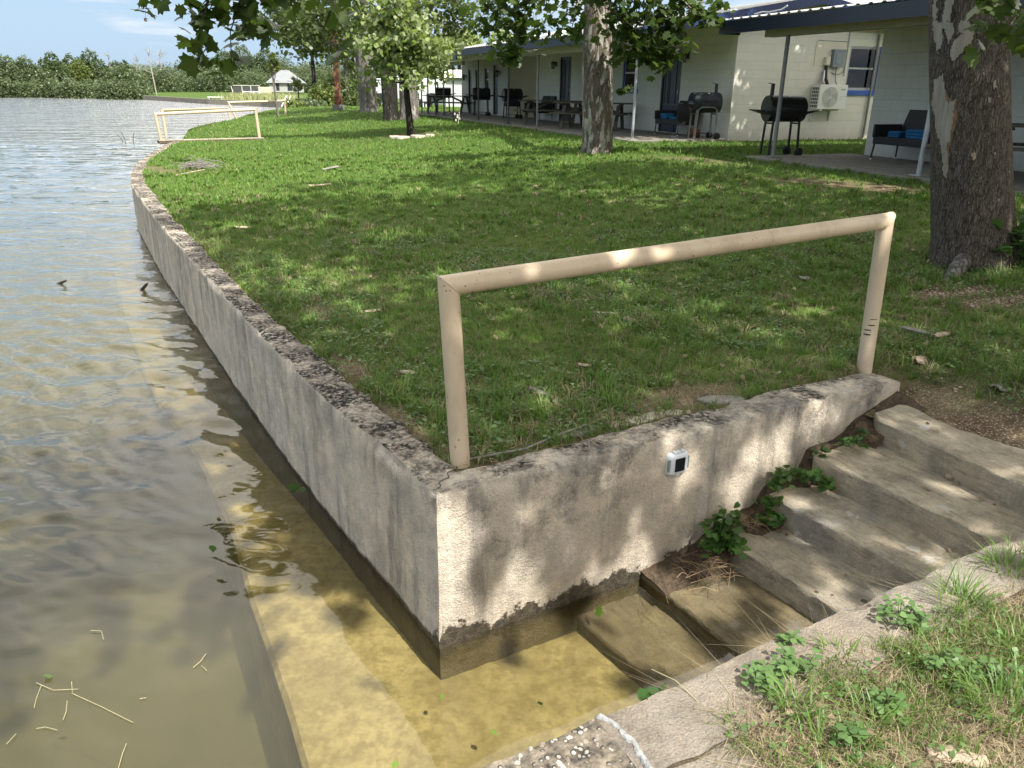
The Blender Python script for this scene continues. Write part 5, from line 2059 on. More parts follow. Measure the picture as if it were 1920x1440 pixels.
R2 = px_radius(b2c, 160)
ext2 = [
    ([fr(560, -190, 8.6), fr(470, -80, 9.0), fr(410, -10, 9.2), fr(385, 30, 9.2)], 0.22, 20, 0.20),
    ([fr(400, -40, 9.1), fr(385, 20, 9.1), fr(372, 70, 9.1), fr(380, 100, 9.1)], 0.20, 42, 0.19),
    ([fr(480, -60, 9.2), fr(450, 0, 9.3), fr(432, 60, 9.3), fr(434, 118, 9.3)], 0.17, 36, 0.18),
    ([fr(400, -90, 8.8), fr(320, -50, 8.9), fr(278, -12, 9.0), fr(268, 8, 9.0)], 0.14, 34, 0.18),
    ([fr(620, -80, 9.6), fr(540, -20, 9.8), fr(500, 20, 9.9), fr(470, 60, 9.9)], 0.26, 30, 0.19),
    ([fr(640, -90, 10), fr(610, -20, 10.2), fr(600, 20, 10.2)], 0.34, 24, 0.19),
    ([fr(680, -90, 10), fr(660, -10, 10.2), fr(680, 30, 10.2)], 0.24, 15, 0.19),
    ([fr(560, -60, 9.4), fr(500, -30, 9.5), fr(450, 0, 9.6)], 0.26, 34, 0.19),
    ([fr(620, 20, 10.2), fr(600, 70, 10.2), fr(640, 95, 10.2)], 0.16, 10, 0.19),
    ([fr(1960, -160, 5.6), fr(1900, -60, 5.4), fr(1868, -10, 5.3), fr(1848, 14, 5.3)], 0.12, 44, 0.125),
    ([fr(1990, -60, 5.4), fr(1940, 0, 5.2), fr(1900, 40, 5.15), fr(1885, 66, 5.15)], 0.15, 58, 0.115),
    ([fr(2000, 0, 5.3), fr(1950, 50, 5.2), fr(1905, 70, 5.2)], 0.15, 46, 0.12),
]
tree2 = big_tree('big dark furrowed trunk with a long bare patch of pale wood, at the right', b2c, top2, R2, R2 * 0.87, M['bark_dark'],
                 ((4.7, 5.9, 8.4), (5.2, 6.0, 4.0)), M['leaf'], 0.25, 58, 105, ext2, rclump=(0.9, 1.5), flare=0.22, seed=2.0, seg=64, height=9.5)
trunk2 = [c for c in tree2.children if c.name.startswith('trunk')][0]
me2 = trunk2.data

# bare patches: shells seated on the trunk surface, with ragged outlines
from mathutils.bvhtree import BVHTree
inv2 = trunk2.matrix_parent_inverse
bvh = BVHTree.FromPolygons([v.co.copy() for v in me2.vertices], [list(p.vertices) for p in me2.polygons])


def inside(poly, x, y):
    c = False
    j = len(poly) - 1
    for i in range(len(poly)):
        if (poly[i][1] > y) != (poly[j][1] > y) and x < (poly[j][0] - poly[i][0]) * (y - poly[i][1]) / (poly[j][1] - poly[i][1]) + poly[i][0]:
            c = not c
        j = i
    return c


def trunk_patch(poly, m, step=2.2, lift=0.006, rag=5.0):
    xs = [p[0] for p in poly]
    ys = [p[1] for p in poly]
    idx = {}
    vs, fs = [], []

    def vert_at(i, j):
        if (i, j) in idx:
            return idx[(i, j)]
        px, py = min(xs) - 8 + i * step, min(ys) - 8 + j * step
        d = Vector(ray(px, py)).normalized()
        hit = bvh.ray_cast(Vector((0, 0, EYE)), d)
        if hit[0] is None:
            idx[(i, j)] = None
            return None
        idx[(i, j)] = len(vs)
        vs.append(hit[0] + hit[1] * lift)
        return idx[(i, j)]
    ni, nj = int((max(xs) - min(xs) + 16) / step), int((max(ys) - min(ys) + 16) / step)
    for i in range(ni):
        for j in range(nj):
            px, py = min(xs) - 8 + (i + .5) * step, min(ys) - 8 + (j + .5) * step
            jx = rag * noise.noise((px * 0.09, py * 0.045, 3.3)) + 0.5 * rag * noise.noise((px * 0.3, py * 0.12, 8.3))
            jy = rag * 1.6 * noise.noise((px * 0.12, py * 0.05, 13.3))
            if inside(poly, px + jx, py + jy):
                q = [vert_at(i, j), vert_at(i + 1, j), vert_at(i + 1, j + 1), vert_at(i, j + 1)]
                if None not in q:
                    fs.append(q)
    o = mesh_obj('bare_patch', vs, fs, m, tree2, smooth=True)
    return o


trunk_patch([(1766, 150), (1778, 180), (1794, 192), (1793, 226), (1787, 256), (1779, 276), (1781, 306), (1776, 338), (1770, 334), (1776, 300), (1774, 262), (1784, 230), (1786, 198), (1772, 196)], M['rusty_wood'], lift=0.004, rag=4)
trunk_patch([(1769, 141), (1773, 175), (1777, 190), (1791, 192), (1789, 228), (1783, 258), (1776, 272), (1778, 300), (1775, 336), (1771, 330), (1766, 296), (1757, 250), (1753, 218), (1749, 185), (1753, 150)], M['bark_bare'])
trunk_patch([(1775, 0), (1792, 0), (1787, 20), (1781, 28), (1784, 34), (1776, 40), (1788, 44), (1787, 62), (1779, 84), (1776, 62), (1769, 52), (1770, 30)], M['bark_bare'])
trunk_patch([(1753, 0), (1759, 0), (1757, 24), (1754, 40), (1769, 45), (1766, 90), (1757, 95), (1751, 70), (1749, 48)], M['bark_bare'])
trunk_patch([(1797, 44), (1812, 38), (1822, 48), (1826, 72), (1812, 88), (1800, 100), (1796, 113), (1785, 112), (1784, 92), (1790, 76), (1806, 64), (1796, 60)], M['bark_bare'], rag=4)
trunk_patch([(1851, 47), (1862, 48), (1862, 58), (1852, 58)], M['bark_bare'], rag=3)
trunk_patch([(1854, 182), (1858, 186), (1858, 196), (1854, 190)], M['bark_bare'], rag=2)
trunk_patch([(1820, 288), (1829, 286), (1830, 297), (1822, 300)], M['bark_bare'], rag=3)
trunk_patch([(1861, 152), (1866, 152), (1867, 163), (1862, 163)], M['bark_bare'], rag=2)

# pale root at the foot of the big trunk
rt = MB()
q0 = G(1822, 500)
q1 = G(1775, 527)
limb(rt, q0 + Vector((0, 0.05, 0.12)), q1 + Vector((0, 0, -0.03)), 0.10, 0.045, 0.02, 14, 0.1, 4)
rt.build('root', M['bark_gray'], tree2, smooth=True)

# seed ball
sb_ = MB()
c = far(273, 37, 9.0)
sb_.lathe(c, [(0.004, -0.017), (0.012, -0.013), (0.017, 0.0), (0.012, 0.013), (0.003, 0.017)], 12)
sb_.tube([c + Vector((0, 0, 0.016)), c + Vector((0.01, 0, 0.07))], 0.0015, 5)
sb_.build('seed_ball', M['bark_gray'], tree2, smooth=True)

# mottled sycamore in mid lawn
b1 = T1P + Vector((T1P.x, T1P.y, 0)).normalized() * 0.32
D1 = math.hypot(b1.x, b1.y)
top1 = up_at(1120, 0, b1) + Vector((0, 0, 0.2))
R1 = px_radius(b1, 58)
ext1 = []
for pts_, rr__, dens_ in [
    ([(1010, -60), (975, 0), (955, 40), (938, 88)], 0.42, 60), ([(1000, -40), (985, 20), (975, 60), (970, 100)], 0.34, 60), ([(960, -60), (920, -10), (915, 30), (912, 60)], 0.26, 46),
    ([(1090, -50), (1060, 0), (1040, 20), (1018, 45)], 0.34, 46), ([(1090, -30), (1078, 30), (1070, 60), (1062, 68)], 0.28, 46), ([(1140, -60), (1175, 10), (1200, 50), (1215, 90)], 0.42, 64),
    ([(1150, -30), (1170, 40), (1175, 80), (1170, 105)], 0.30, 60), ([(1180, -60), (1240, 10), (1262, 50), (1268, 90)], 0.36, 62), ([(1220, 20), (1240, 60), (1250, 100), (1240, 112)], 0.28, 54),
    ([(1180, -80), (1260, -20), (1310, 5), (1350, 6)], 0.26, 46), ([(1260, -20), (1300, 20), (1330, 34), (1345, 36)], 0.18, 42), ([(1150, 20), (1195, 70), (1215, 100), (1222, 113)], 0.22, 50),
    ([(1130, -80), (1130, -30), (1150, 30), (1160, 60)], 0.34, 40), ([(1000, -80), (950, -30), (930, 10), (940, 30)], 0.45, 46),
        ([(1150, -60), (1210, -10), (1230, 25), (1240, 40)], 0.42, 60), ([(985, 30), (965, 80), (955, 100), (950, 116)], 0.16, 50), ([(1180, 165), (1172, 168), (1160, 172)], 0.03, 20)]:
    dd_ = D1 - 1.4
    ext1.append(([fr(x, y, dd_ + 0.2 * i) for i, (x, y) in enumerate(pts_)], rr__, dens_ * 1.35, 0.17))
tree1 = big_tree('mottled white and brown sycamore trunk in front of the wooden picnic tables', b1, top1, R1, R1 * 0.80, M['bark_mottled'],
                 ((5.2, 20.6, 9.0), (4.2, 4.6, 3.8)), M['leaf'], 0.26, 95, 60, ext1, flare=0.16, seed=3.0, seg=40, height=10.5)

# off to the right behind the viewpoint: the tree whose shade lies on the steps
rq = np.random.default_rng(61)
EXR = []
for i in range(13):        # unseen limbs added above the bank so their shade reaches ledge and long wall
    e = Vector((1.75 + rq.normal() * 1.2, 0.75 + rq.normal() * 1.05, 6.9 + rq.normal() * 0.6))
    s0 = Vector((5.0, 0.6, 6.2))
    EXR.append(([s0, s0.lerp(e, 0.45) + Vector((0, 0, .4)), e + Vector((.5, .2, .15)), e, e + Vector((-.5, -.1, -.25))], 0.62, 28, 0.25))
for i in range(5):  # unseen limbs added to throw dapples on the steps
    e = Vector((5.2 + rq.normal() * 0.9, -0.5 + rq.normal() * 0.6, 6.8 + rq.normal() * 0.5))
    s0 = Vector((7.0, -1.8, 5.5))
    EXR.append(([s0, s0.lerp(e, 0.5) + Vector((0, 0, .3)), e + Vector((.3, .2, .1)), e], 0.55, 20, 0.25))
for i in range(2):  # unseen limbs added to shade the ledge close to the wall corner
    e = Vector((1.9 + rq.normal() * 0.3, -0.25 + rq.normal() * 0.2, 6.9 + rq.normal() * 0.4))
    s0 = Vector((5.5, -0.6, 6.0))
    EXR.append(([s0, s0.lerp(e, 0.5) + Vector((0, 0, .4)), e + Vector((.4, .1, .1)), e], 0.5, 26, 0.25))
tree_r = big_tree('spreading sycamore to the right of the steps whose shade dapples the concrete', (7.6, -2.6, 0.25), (7.5, -2.5, 3.2), 0.40, 0.33, M['bark_gray'],
                  ((4.6, 3.5, 7.4), (4.3, 2.9, 2.9)), M['leaf'], 0.25, 30, 76, EXR, rclump=(0.7, 1.15), flare=0.2, seed=4.0, height=8.5, zmin=4.2)

# tree in the gap behind the nearest cabin: its shade lies on the end wall with the air conditioner
tree_c = big_tree('tree in the gap between the cabins, behind the big dark trunk', (10.6, 18.1, 0.42), (10.6, 18.0, 3.6), 0.26, 0.22, M['bark_gray'],
                  ((9.5, 18.0, 8.6), (4.3, 2.6, 2.3)), M['leaf'], 0.25, 96, 66, (), flare=0.2, seed=8.0, height=9.0, zmin=6.0)

# grove at the left centre
ext3 = [([fr(x, y - 12, 25 + 0.3 * i) for i, (x, y) in enumerate(p)], r, d_ * 2.5, 0.135) for p, r, d_ in [
    ([(600, -40), (560, 20), (545, 60), (540, 95)], 0.55, 70), ([(640, -40), (620, 30), (610, 80), (606, 118)], 0.50, 80), ([(560, -60), (520, 0), (500, 40), (508, 78)], 0.45, 70),
    ([(690, -40), (670, 30), (650, 80), (640, 110)], 0.50, 64), ([(600, 0), (590, 50), (580, 90), (576, 112)], 0.40, 70), ([(860, -40), (840, 20), (850, 50), (870, 75)], 0.45, 66),
    ([(800, -40), (830, 0), (870, 20), (895, 62)], 0.45, 66), ([(780, -40), (800, 10), (810, 40), (840, 70)], 0.5, 60), ([(700, -60), (690, 0), (700, 50), (690, 80)], 0.55, 60)]]


def grove(px, py, wpx, lean, lab, bk, crown_off, seed, extra=(), wood2=None):
    g = G(px, py)
    g = g + Vector((g.x, g.y, 0)).normalized() * 0.3
    Dg = math.hypot(g.x, g.y)
    R = 0.5 * wpx / FPX * Dg
    tp = g + Vector((lean[0], lean[1], 3.4))
    return big_tree(lab, g, tp, R, R * 0.78, bk, (tuple(np.array([g.x, g.y, 7.0]) + np.array(crown_off)), (3.8, 3.8, 3.2)), M['leaf_mid'], 0.15, 70, 140, extra,
                    flare=0.30, seed=seed, seg=30, height=8.0, name='shade_tree', zmin=lambda x, y: 2.8, rclump=(0.6, 1.1), rough=0.08)


gr1 = grove(692, 210, 30, (-0.10, 0.2), 'gray split trunk leaning left, leftmost of the three thick trunks', M['bark_gray'], (-1.2, 1.0, 0.4), 5.0, ext3)
gr1b = MB()
q = G(682, 209)
limb(gr1b, q + Vector((0, 0.4, -0.1)), q + Vector((-0.25, 0.6, 3.4)), 0.26, 0.18, 0, 16, 0.02, 2)
gr1b.build('second_stem', M['bark_gray'], gr1, smooth=True)
gr2 = grove(734, 227, 27, (-0.15, 0.2), 'blackish trunk, middle one of the three thick trunks', M['bark_black'], (0.3, 1.2, 0.6), 6.0)
gr3 = grove(768, 225, 31, (-0.05, 0.3), 'pale gray straight trunk just behind the young tree', M['bark_gray'], (1.6, 1.0, 0.5), 7.0)


def slim_tree(label, px, py, rpx, hpx, crown_c, crown_r, ncl, nl, size, lm, bk, name='young_tree', seed=1, lean=(0, 0), shape=SIMPLE, group=None, shell=0.2, dist=None):
    rg = np.random.default_rng(int(seed))
    g = G(px, py) if dist is None else dist
    Dg = math.hypot(g.x, g.y)
    R = rpx / FPX * Dg
    h = hpx / FPX * Dg
    root = empty(name, g, 0, label, 'tree', group)
    tb = MB()
    top = g + Vector((lean[0], lean[1], h))
    trunk_mesh(tb, [g - Vector((0, 0, .06)), g.lerp(top, .3), g.lerp(top, .65), top], [R, R * .8, R * .6, R * .25], 12, 0.08, 0.3, seed)
    c0 = g + Vector(crown_c)
    cl = ellipsoid_clumps(tuple(c0), crown_r, ncl, rg, shell)
    for i, c in enumerate(cl):
        s = g.lerp(top, rg.uniform(0.35, 1.0))
        limb(tb, s, c, R * 0.30, R * 0.06, -0.03, 5, 0.25, i + seed)
    tb.build('trunk', bk, root, smooth=True)
    rs = [rg.uniform(0.5, 1.0) * crown_r[0] * 0.42 for _ in cl]
    P = crown_points(cl, rs, [int(nl * rg.uniform(.6, 1.4)) for _ in cl], rg)
    leaves('crown', P, rg.uniform(.7, 1.3, len(P)) * size, lm, root, shape, 0.15, 0.35, rg)
    return root


slim_tree('young light green tree in a ring of pale stones, in front of the gray trunk', 771, 254, 6.5, 225, (-0.10, 0, 2.75), (1.55, 1.4, 1.55), 76, 80, 0.135, M['leaf_young'], M['bark_black'], 'young_tree', 21, (-0.3, 0.0), MAPLE, None, 0.2)
slim_tree('thin pale tree between the brown pole and the thick trunks', 652, 203, 3.6, 150, (0, 0, 4.4), (1.7, 1.7, 1.6), 30, 60, 0.2, M['leaf_mid'], M['bark_gray'], 'young_tree', 22)
slim_tree('slim sapling with a narrow crown beside the farthest railing', 522, 220, 1.9, 80, (0, 0, 2.55), (0.36, 0.36, 0.75), 16, 50, 0.14, M['leaf_bush3'], M['bark_gray'], 'sapling', 23, (-0.15, 0))
slim_tree('rounder light green sapling to the right of the slim one', 561, 193, 1.6, 45, (0, 0, 1.9), (0.85, 0.8, 0.9), 22, 42, 0.2, M['leaf_young'], M['bark_gray'], 'sapling', 24)

# ring of stones round the young tree
STL = ['left pale flat stone of the ring round the young tree', 'middle pale stone at the foot of the young tree', 'largest pale stone in front of the young tree', 'right end stone of the ring round the young tree']
for i, (px, py, sx) in enumerate([(740, 259, .18), (755, 260, .24), (785, 258, .30), (806, 256, .14)]):
    q = G(px, py)
    b = MB()
    n_ = 11
    b.prism([(math.cos(2 * math.pi * j / n_) * sx * random.uniform(.85, 1.1), math.sin(2 * math.pi * j / n_) * sx * 0.7 * random.uniform(.85, 1.1), -0.03) for j in range(n_)], (0, 0, 0.10))
    o = b.build('ring_stone', M['stone'], None, bevel=0.025)
    o.location = q
    o.rotation_euler = (0.03, 0.02, i)
    tag(o, STL[i], 'stone', 'stones round the young tree')

# brown utility pole on a concrete block
g = G(634, 207)
UPo = empty('utility_pole', g, 0, 'reddish brown pole standing on a gray concrete block', 'pole')
b = MB()
Dg = math.hypot(g.x, g.y)
b.box(g + Vector((0, 0.2, 0.10)), (18 / FPX * Dg, 0.5, 0.36))
b.build('base_block', M['foot'], UPo, bevel=0.02)
b = MB()
b.box(g + Vector((0, 0.2, 2.3)), (9.5 / FPX * Dg, 0.22, 4.2))
b.build('pole', simple('rust_red_pole_paint', (0.20, 0.085, 0.05), 0.7, 0.25, 5), UPo)
b = MB()
b.box(g + Vector((0, 0.2, 0.52)), (11.5 / FPX * Dg, 0.26, 0.45))
b.build('collar', M['rusty'], UPo)

# creeper on the steps, weeds
def plant(name, label, cat, pts, spread, n, size, m, shape=HEART, group=None, stems=True, seed=1, up=0.1):
    rg = np.random.default_rng(seed)
    root = empty(name, pts[0], 0, label, cat, group)
    C = []
    sm = MB()
    for p in pts:
        p = Vector(p)
        d = rg.normal(size=(n, 3)) * np.array([spread, spread, spread * 0.75])
        d[:, 2] = np.abs(d[:, 2]) + up
        C.append(np.array(p) + d)
        if stems:
            for i in range(0, n, 5):
                e = p + Vector(d[i])
                sm.tube([p, p.lerp(e, 0.6) + Vector((0, 0, 0.02)), e], [0.003, 0.0024, 0.0015], 5)
    C = np.concatenate(C)
    if stems:
        sm.build('stems', M['leaf_ivy'], root)
    leaves('foliage', C, rg.uniform(0.6, 1.25, len(C)) * size, m, root, shape, 0.25, 1.2, rg)
    return root


plant('creeper', 'lower leafy green creeper clump where the wall meets the wet steps', 'creeper', [uv(2.62, 2.48, -0.62), uv(2.67, 2.50, -0.57), uv(2.70, 2.46, -0.62), uv(2.72, 2.52, -0.52)], 0.036, 46, 0.050, M['leaf_ivy'], up=0.015, seed=31, group='creepers on the steps')
plant('creeper', 'middle creeper clump trailing up the steps along the wall', 'creeper', [uv(2.98, 2.50, -0.56), uv(3.02, 2.52, -0.48), uv(3.08, 2.55, -0.40), uv(3.14, 2.55, -0.36), uv(3.22, 2.52, -0.37), uv(3.28, 2.48, -0.38), uv(3.32, 2.43, -0.40), uv(3.02, 2.46, -0.55)], 0.032, 24, 0.046, M['leaf_ivy'], up=0.01, seed=32, group='creepers on the steps')
plant('creeper', 'small dark creeper sprig hanging at the wall beside the second step', 'creeper', [uv(3.42, 2.56, -0.25), uv(3.40, 2.55, -0.30)], 0.024, 8, 0.05, M['leaf_ivy'], up=0.0, seed=33, group='creepers on the steps')
plant('weed', 'weedy tuft at the top of the steps below the tilted slab', 'weed', [uv(3.58, 2.52, -0.24), uv(3.62, 2.50, -0.24), uv(3.70, 2.52, -0.2)], 0.03, 16, 0.04, M['leaf_ivy'], SIMPLE, up=0.0, seed=34)
plant('shrub', 'green leafy shrub growing against the right side of the big dark trunk', 'shrub', [G(1895, 500) + Vector((0, 0, .05)), G(1915, 505) + Vector((0, 0, .12)), G(1930, 495) + Vector((0, 0, .2)), G(1910, 490) + Vector((0, 0, 0.0)), G(1945, 500)], 0.13, 44, 0.10, M['leaf_ivy'], seed=35)

# ------------------------------------------------------------------ grass
k = N('grass_blade')
r = k.isl()
pn = k.noise(0.9, 4.0, 0.6)
c = k.mix(r, (0.062, 0.138, 0.022), (0.175, 0.310, 0.056))
c = k.mix(k.ramp(k.noise(4.5, 5.0, 0.65), [(0.36, 0.65), (0.52, 0.0)]), c, (0.035, 0.080, 0.014))
c = k.mix(k.ramp(k.noise(2.6, 6.0, 0.7), [(0.58, 0.0), (0.70, 0.4)]), c, (0.24, 0.225, 0.085))
c = k.mix(k.ramp(pn, [(0.40, 0.0), (0.62, 0.65)]), c, (0.165, 0.285, 0.050))
dr = k.math('MULTIPLY', k.ramp(k.math('FRACT', k.math('MULTIPLY', r, 17.31)), [(0.86, 0.0), (0.89, 1.0)]), 0.85)
c = k.mix(dr, c, (0.30, 0.25, 0.13))
b = k.bsdf(c, 0.5, Specular_IOR_Level=0.3)
t = k.n('ShaderNodeBsdfTranslucent', {'Color': k.mix(0.5, c, (0.16, 0.27, 0.03))}).outputs[0]
M['grass'] = k.done(k.n('ShaderNodeMixShader', {0: 0.34, 1: b, 2: t}).outputs[0])
k = N('dry_grass_blade')
r = k.isl()
c = k.mix(r, (0.14, 0.105, 0.06), (0.38, 0.31, 0.19))
M['drygrass'] = k.done(k.bsdf(c, 0.8))


def blades(name, XY, h, w, m, lean=0.5, zoff=0.0, rg=rng, label=None):
    n = len(XY)
    x, y = XY[:, 0], XY[:, 1]
    z = gz(x, y) + zoff
    a = rg.random(n) * 2 * np.pi
    d = rg.random(n) * 2 * np.pi
    ln = lean * np.abs(rg.normal(size=n)) * 0.8 + 0.15
    hx, hy = np.cos(d) * ln * h, np.sin(d) * ln * h
    sx, sy = np.cos(a) * w / 2, np.sin(a) * w / 2
    hz = h / np.sqrt(1 + ln ** 2)
    B = np.stack([x, y, z], 1)
    sd_ = np.stack([sx, sy, 0 * sx], 1)
    mid = B + np.stack([hx * 0.35, hy * 0.35, hz * 0.6], 1)
    tip = B + np.stack([hx, hy, hz * (1 - 0.25 * np.clip(ln, 0, 2))], 1)
    Vv = np.stack([B - sd_, B + sd_, mid + sd_ * 0.8, mid - sd_ * 0.8, tip], 1).reshape(-1, 3)
    i = np.arange(n)[:, None] * 5
    lp = np.concatenate([i + np.array([[0, 1, 2, 3]]), i + np.array([[3, 2, 4]])], 1).reshape(-1)
    o = np_mesh(name, Vv, 4, m, None, True, faces=np.tile([4, 3], n), loops=lp)
    tag(o, label, None, None, 'stuff')
    return o


def polar(r0, r1, dens, rg, a0=-50, a1=44):
    A = math.radians(a1 - a0)
    n = int(dens * A * (r1 ** 2 - r0 ** 2) / 2)
    r = np.sqrt(rg.random(n) * (r1 ** 2 - r0 ** 2) + r0 ** 2)
    a = np.radians(a0) + rg.random(n) * A
    return np.stack([r * np.sin(a), r * np.cos(a)], 1)


def on_lawn(P, edge=0.20):
    x, y = P[:, 0], P[:, 1]
    u, v = x * U[0] + y * U[1], x * V[0] + y * V[1]
    n, a = x * BN[0] + y * BN[1], x * BA[0] + y * BA[1]
    ok = (v > 2.65 + edge) & (u > np.interp(v, SV, SU) + edge)
    ok |= (v <= 2.65 + edge) & (v > 1.25) & (u > 4.35)
    ok |= (v <= 1.25) & (u > 3.6)
    ok &= ~((n > 9.68) & (a > 16.85) & (a < 39) & (n < 19))
    ok &= ~((n > 9.66) & (a > 2) & (a < 12.6) & (n < 19))
    ok &= np.hypot(x - b2c.x, y - b2c.y) > R2 * 1.05
    ok &= np.hypot(x - b1.x, y - b1.y) > R1
    return ok


rg = np.random.default_rng(77)
L_ = []
W_ = []
H_ = []
for r0, r1, de, w, h in [(2.6, 4.2, 5200, .0036, .058), (4.2, 6, 4000, .0042, .056), (6, 9, 2100, .0058, .058), (9, 14, 950, .0088, .062), (14, 22, 360, .014, .068), (22, 34, 120, .022, .075), (34, 60, 30, 0.04, 0.085)]:
    P = polar(r0, r1, de, rg)
    P = P[on_lawn(P)]
    br = bare_f(P[:, 0], P[:, 1])
    pt = 0.5 + 0.5 * nz2(P[:, 0], P[:, 1], 2.3)
    P = P[rg.random(len(P)) > np.clip(br * 1.15, 0, 0.97)]
    hh_ = h * rg.uniform(0.55, 1.25, len(P)) * (0.75 + 0.5 * (0.5 + 0.5 * nz2(P[:, 0], P[:, 1], 1.4)))
    L_.append(P)
    W_.append(np.full(len(P), w) * rg.uniform(0.7, 1.3, len(P)))
    H_.append(hh_)
blades('lawn_grass', np.concatenate(L_), np.concatenate(H_), np.concatenate(W_), M['grass'], 0.75, 0, rg, 'mown green lawn grass behind the seawall')

# clumps: blades springing outward from shared roots give the lawn its tufts
def clumps(dens_list, rg):
    Cs = []
    for r0, r1, de in dens_list:
        q = polar(r0, r1, de, rg)
        q = q[on_lawn(q, 0.24)]
        q = q[rg.random(len(q)) > np.clip(bare_f(q[:, 0], q[:, 1]) * 1.2, 0, 0.9)]
        Cs.append(q)
    return np.concatenate(Cs)


def clump_blades(name, C0, nb, h0, w0, m, label, rg, lean=(0.5, 2.2)):
    n = len(C0) * nb
    c = np.repeat(C0, nb, 0)
    sc_ = np.repeat(rg.uniform(0.55, 1.45, len(C0)) * (0.8 + 0.4 * nz2(C0[:, 0], C0[:, 1], 2.0)), nb)
    a = rg.random(n) * 2 * np.pi
    rad = 0.035 * np.sqrt(rg.random(n)) * sc_
    x, y = c[:, 0] + np.cos(a) * rad, c[:, 1] + np.sin(a) * rad
    a2 = a + rg.normal(size=n) * 0.6
    h = h0 * sc_ * rg.uniform(0.6, 1.25, n)
    dist = np.hypot(x, y)
    w = w0 * np.maximum(1.0, dist / 5.0) * rg.uniform(0.7, 1.3, n)
    th1 = rg.uniform(0.15, 0.6, n)
    th2 = th1 + rg.uniform(*lean, n) * 0.55
    B = np.stack([x, y, gz(x, y) - 0.004], 1)
    dv3 = lambda th: np.stack([np.cos(a2) * np.sin(th), np.sin(a2) * np.sin(th), np.cos(th)], 1)
    m1 = B + dv3(th1) * (h * 0.5)[:, None]
    tip = m1 + dv3(th2) * (h * 0.55)[:, None]
    sd = np.stack([-np.sin(a2), np.cos(a2), 0 * a2], 1) * (w / 2)[:, None]
    Vv = np.stack([B - sd, B + sd, m1 + sd * 0.85, m1 - sd * 0.85, tip], 1).reshape(-1, 3)
    i = np.arange(n)[:, None] * 5
    lp = np.concatenate([i + np.array([[0, 1, 2, 3]]), i + np.array([[3, 2, 4]])], 1).reshape(-1)
    o = np_mesh(name, Vv, 4, m, None, True, faces=np.tile([4, 3], n), loops=lp)
    tag(o, label, None, None, 'stuff')


rgc = np.random.default_rng(303)
clump_blades('tufted_grass', clumps([(2.7, 5.0, 110), (5.0, 8.0, 70), (8.0, 13.0, 26), (13.0, 20.0, 9)], rgc), 26, 0.105, 0.0046, M['grass'], 'tufts of longer green grass in the lawn', rgc)
clump_blades('dry_tufts', clumps([(2.7, 5.0, 26), (5.0, 8.0, 15), (8.0, 13.0, 5)], rgc), 22, 0.095, 0.0036, M['drygrass'], 'dry straw coloured tufts in the lawn', rgc, (1.2, 3.0))

# longer dry edge grass behind the walls and thatch in the bare places
P = polar(2.8, 10, 700, rg)
P = P[on_lawn(P, 0.18)]
u, v = P[:, 0] * U[0] + P[:, 1] * U[1], P[:, 0] * V[0] + P[:, 1] * V[1]
near_edge = np.minimum(v - 2.85, u - np.interp(v, SV, SU) - 0.2)
keep = rg.random(len(P)) < np.clip(0.95 * np.exp(-np.abs(near_edge) / 0.35) + 0.20, 0, 1)
P = P[keep]
blades('dry_thatch', P, rg.uniform(0.05, 0.12, len(P)), rg.uniform(.002, .0042, len(P)), M['drygrass'], 2.4, 0.004, rg, 'dry straw thatch in the lawn and along the wall')


def bank_pts(n, rg):
    u = rg.uniform(0.7, 3.9, n)
    v = 1.16 - np.abs(rg.normal(0, 0.5, n))
    # ragged line along the kerb
    lim = 1.185 + 0.04 * np.sin(u * 9) + 0.03 * np.sin(u * 23 + 1) + 0.02 * np.sin(u * 51)
    ok = (v < lim) & (u > 1.24 + (1.18 - v) * 0.32 + 0.03 * np.sin(v * 40))
    u, v = u[ok], v[ok]
    return np.stack([u * U[0] + v * V[0], u * U[1] + v * V[1]], 1)


P = bank_pts(90000, rg)
cl_ = nz2(P[:, 0], P[:, 1], 6.5) + 0.6 * nz2(P[:, 0], P[:, 1], 17)
Pg = P[(cl_ > -0.12) & (rg.random(len(P)) < 0.46)]
blades('bank_grass', Pg, rg.uniform(0.02, 0.08, len(Pg)), rg.uniform(.0022, .0042, len(Pg)), M['grass'], 0.9, 0, rg, 'patchy green grass on the near bank beside the kerb')
Pd = bank_pts(46000, rg)
blades('dead_grass', Pd, rg.uniform(0.025, 0.085, len(Pd)), rg.uniform(.0013, .0028, len(Pd)), M['drygrass'], 3.2, 0.003, rg, 'matted dead tan grass on the near bank')

# clumps of long blades on the near bank
def tuft(label, px, py, n, h, spread, seed, m=None, w=0.0048):
    h = h * 0.8
    rg2 = np.random.default_rng(seed)
    q = G(px, py)
    root = empty('grass_tuft', q, 0, label, 'grass tuft', 'long grass tufts on the near bank')
    out = []
    for i in range(n):
        a = rg2.random() * 6.283
        r = spread * math.sqrt(rg2.random())
        b0 = np.array([q.x + math.cos(a) * r, q.y + math.sin(a) * r, float(gz(q.x, q.y))])
        a2 = a + rg2.normal() * 0.7
        L = h * rg2.uniform(0.5, 1.2)
        cv = rg2.uniform(0.25, 1.3)
        ww = w * rg2.uniform(0.7, 1.3)
        sd = np.array([-math.sin(a2), math.cos(a2), 0]) * ww / 2
        prev = None
        for s in range(6):
            t0 = s / 5
            th = cv * t0 ** 1.4
            p = b0 + np.array([math.cos(a2) * L * t0 * math.sin(th + 0.15), math.sin(a2) * L * t0 * math.sin(th + 0.15), L * t0 * math.cos(th)])
            wd = 1 - 0.9 * t0 ** 2
            cur = (p - sd * wd, p + sd * wd)
            if prev is not None:
                out += [prev[0], prev[1], cur[1], cur[0]]
            prev = cur
    np_mesh('blades', np.array(out), 4, m or M['tuftgrass'], root)
    return root


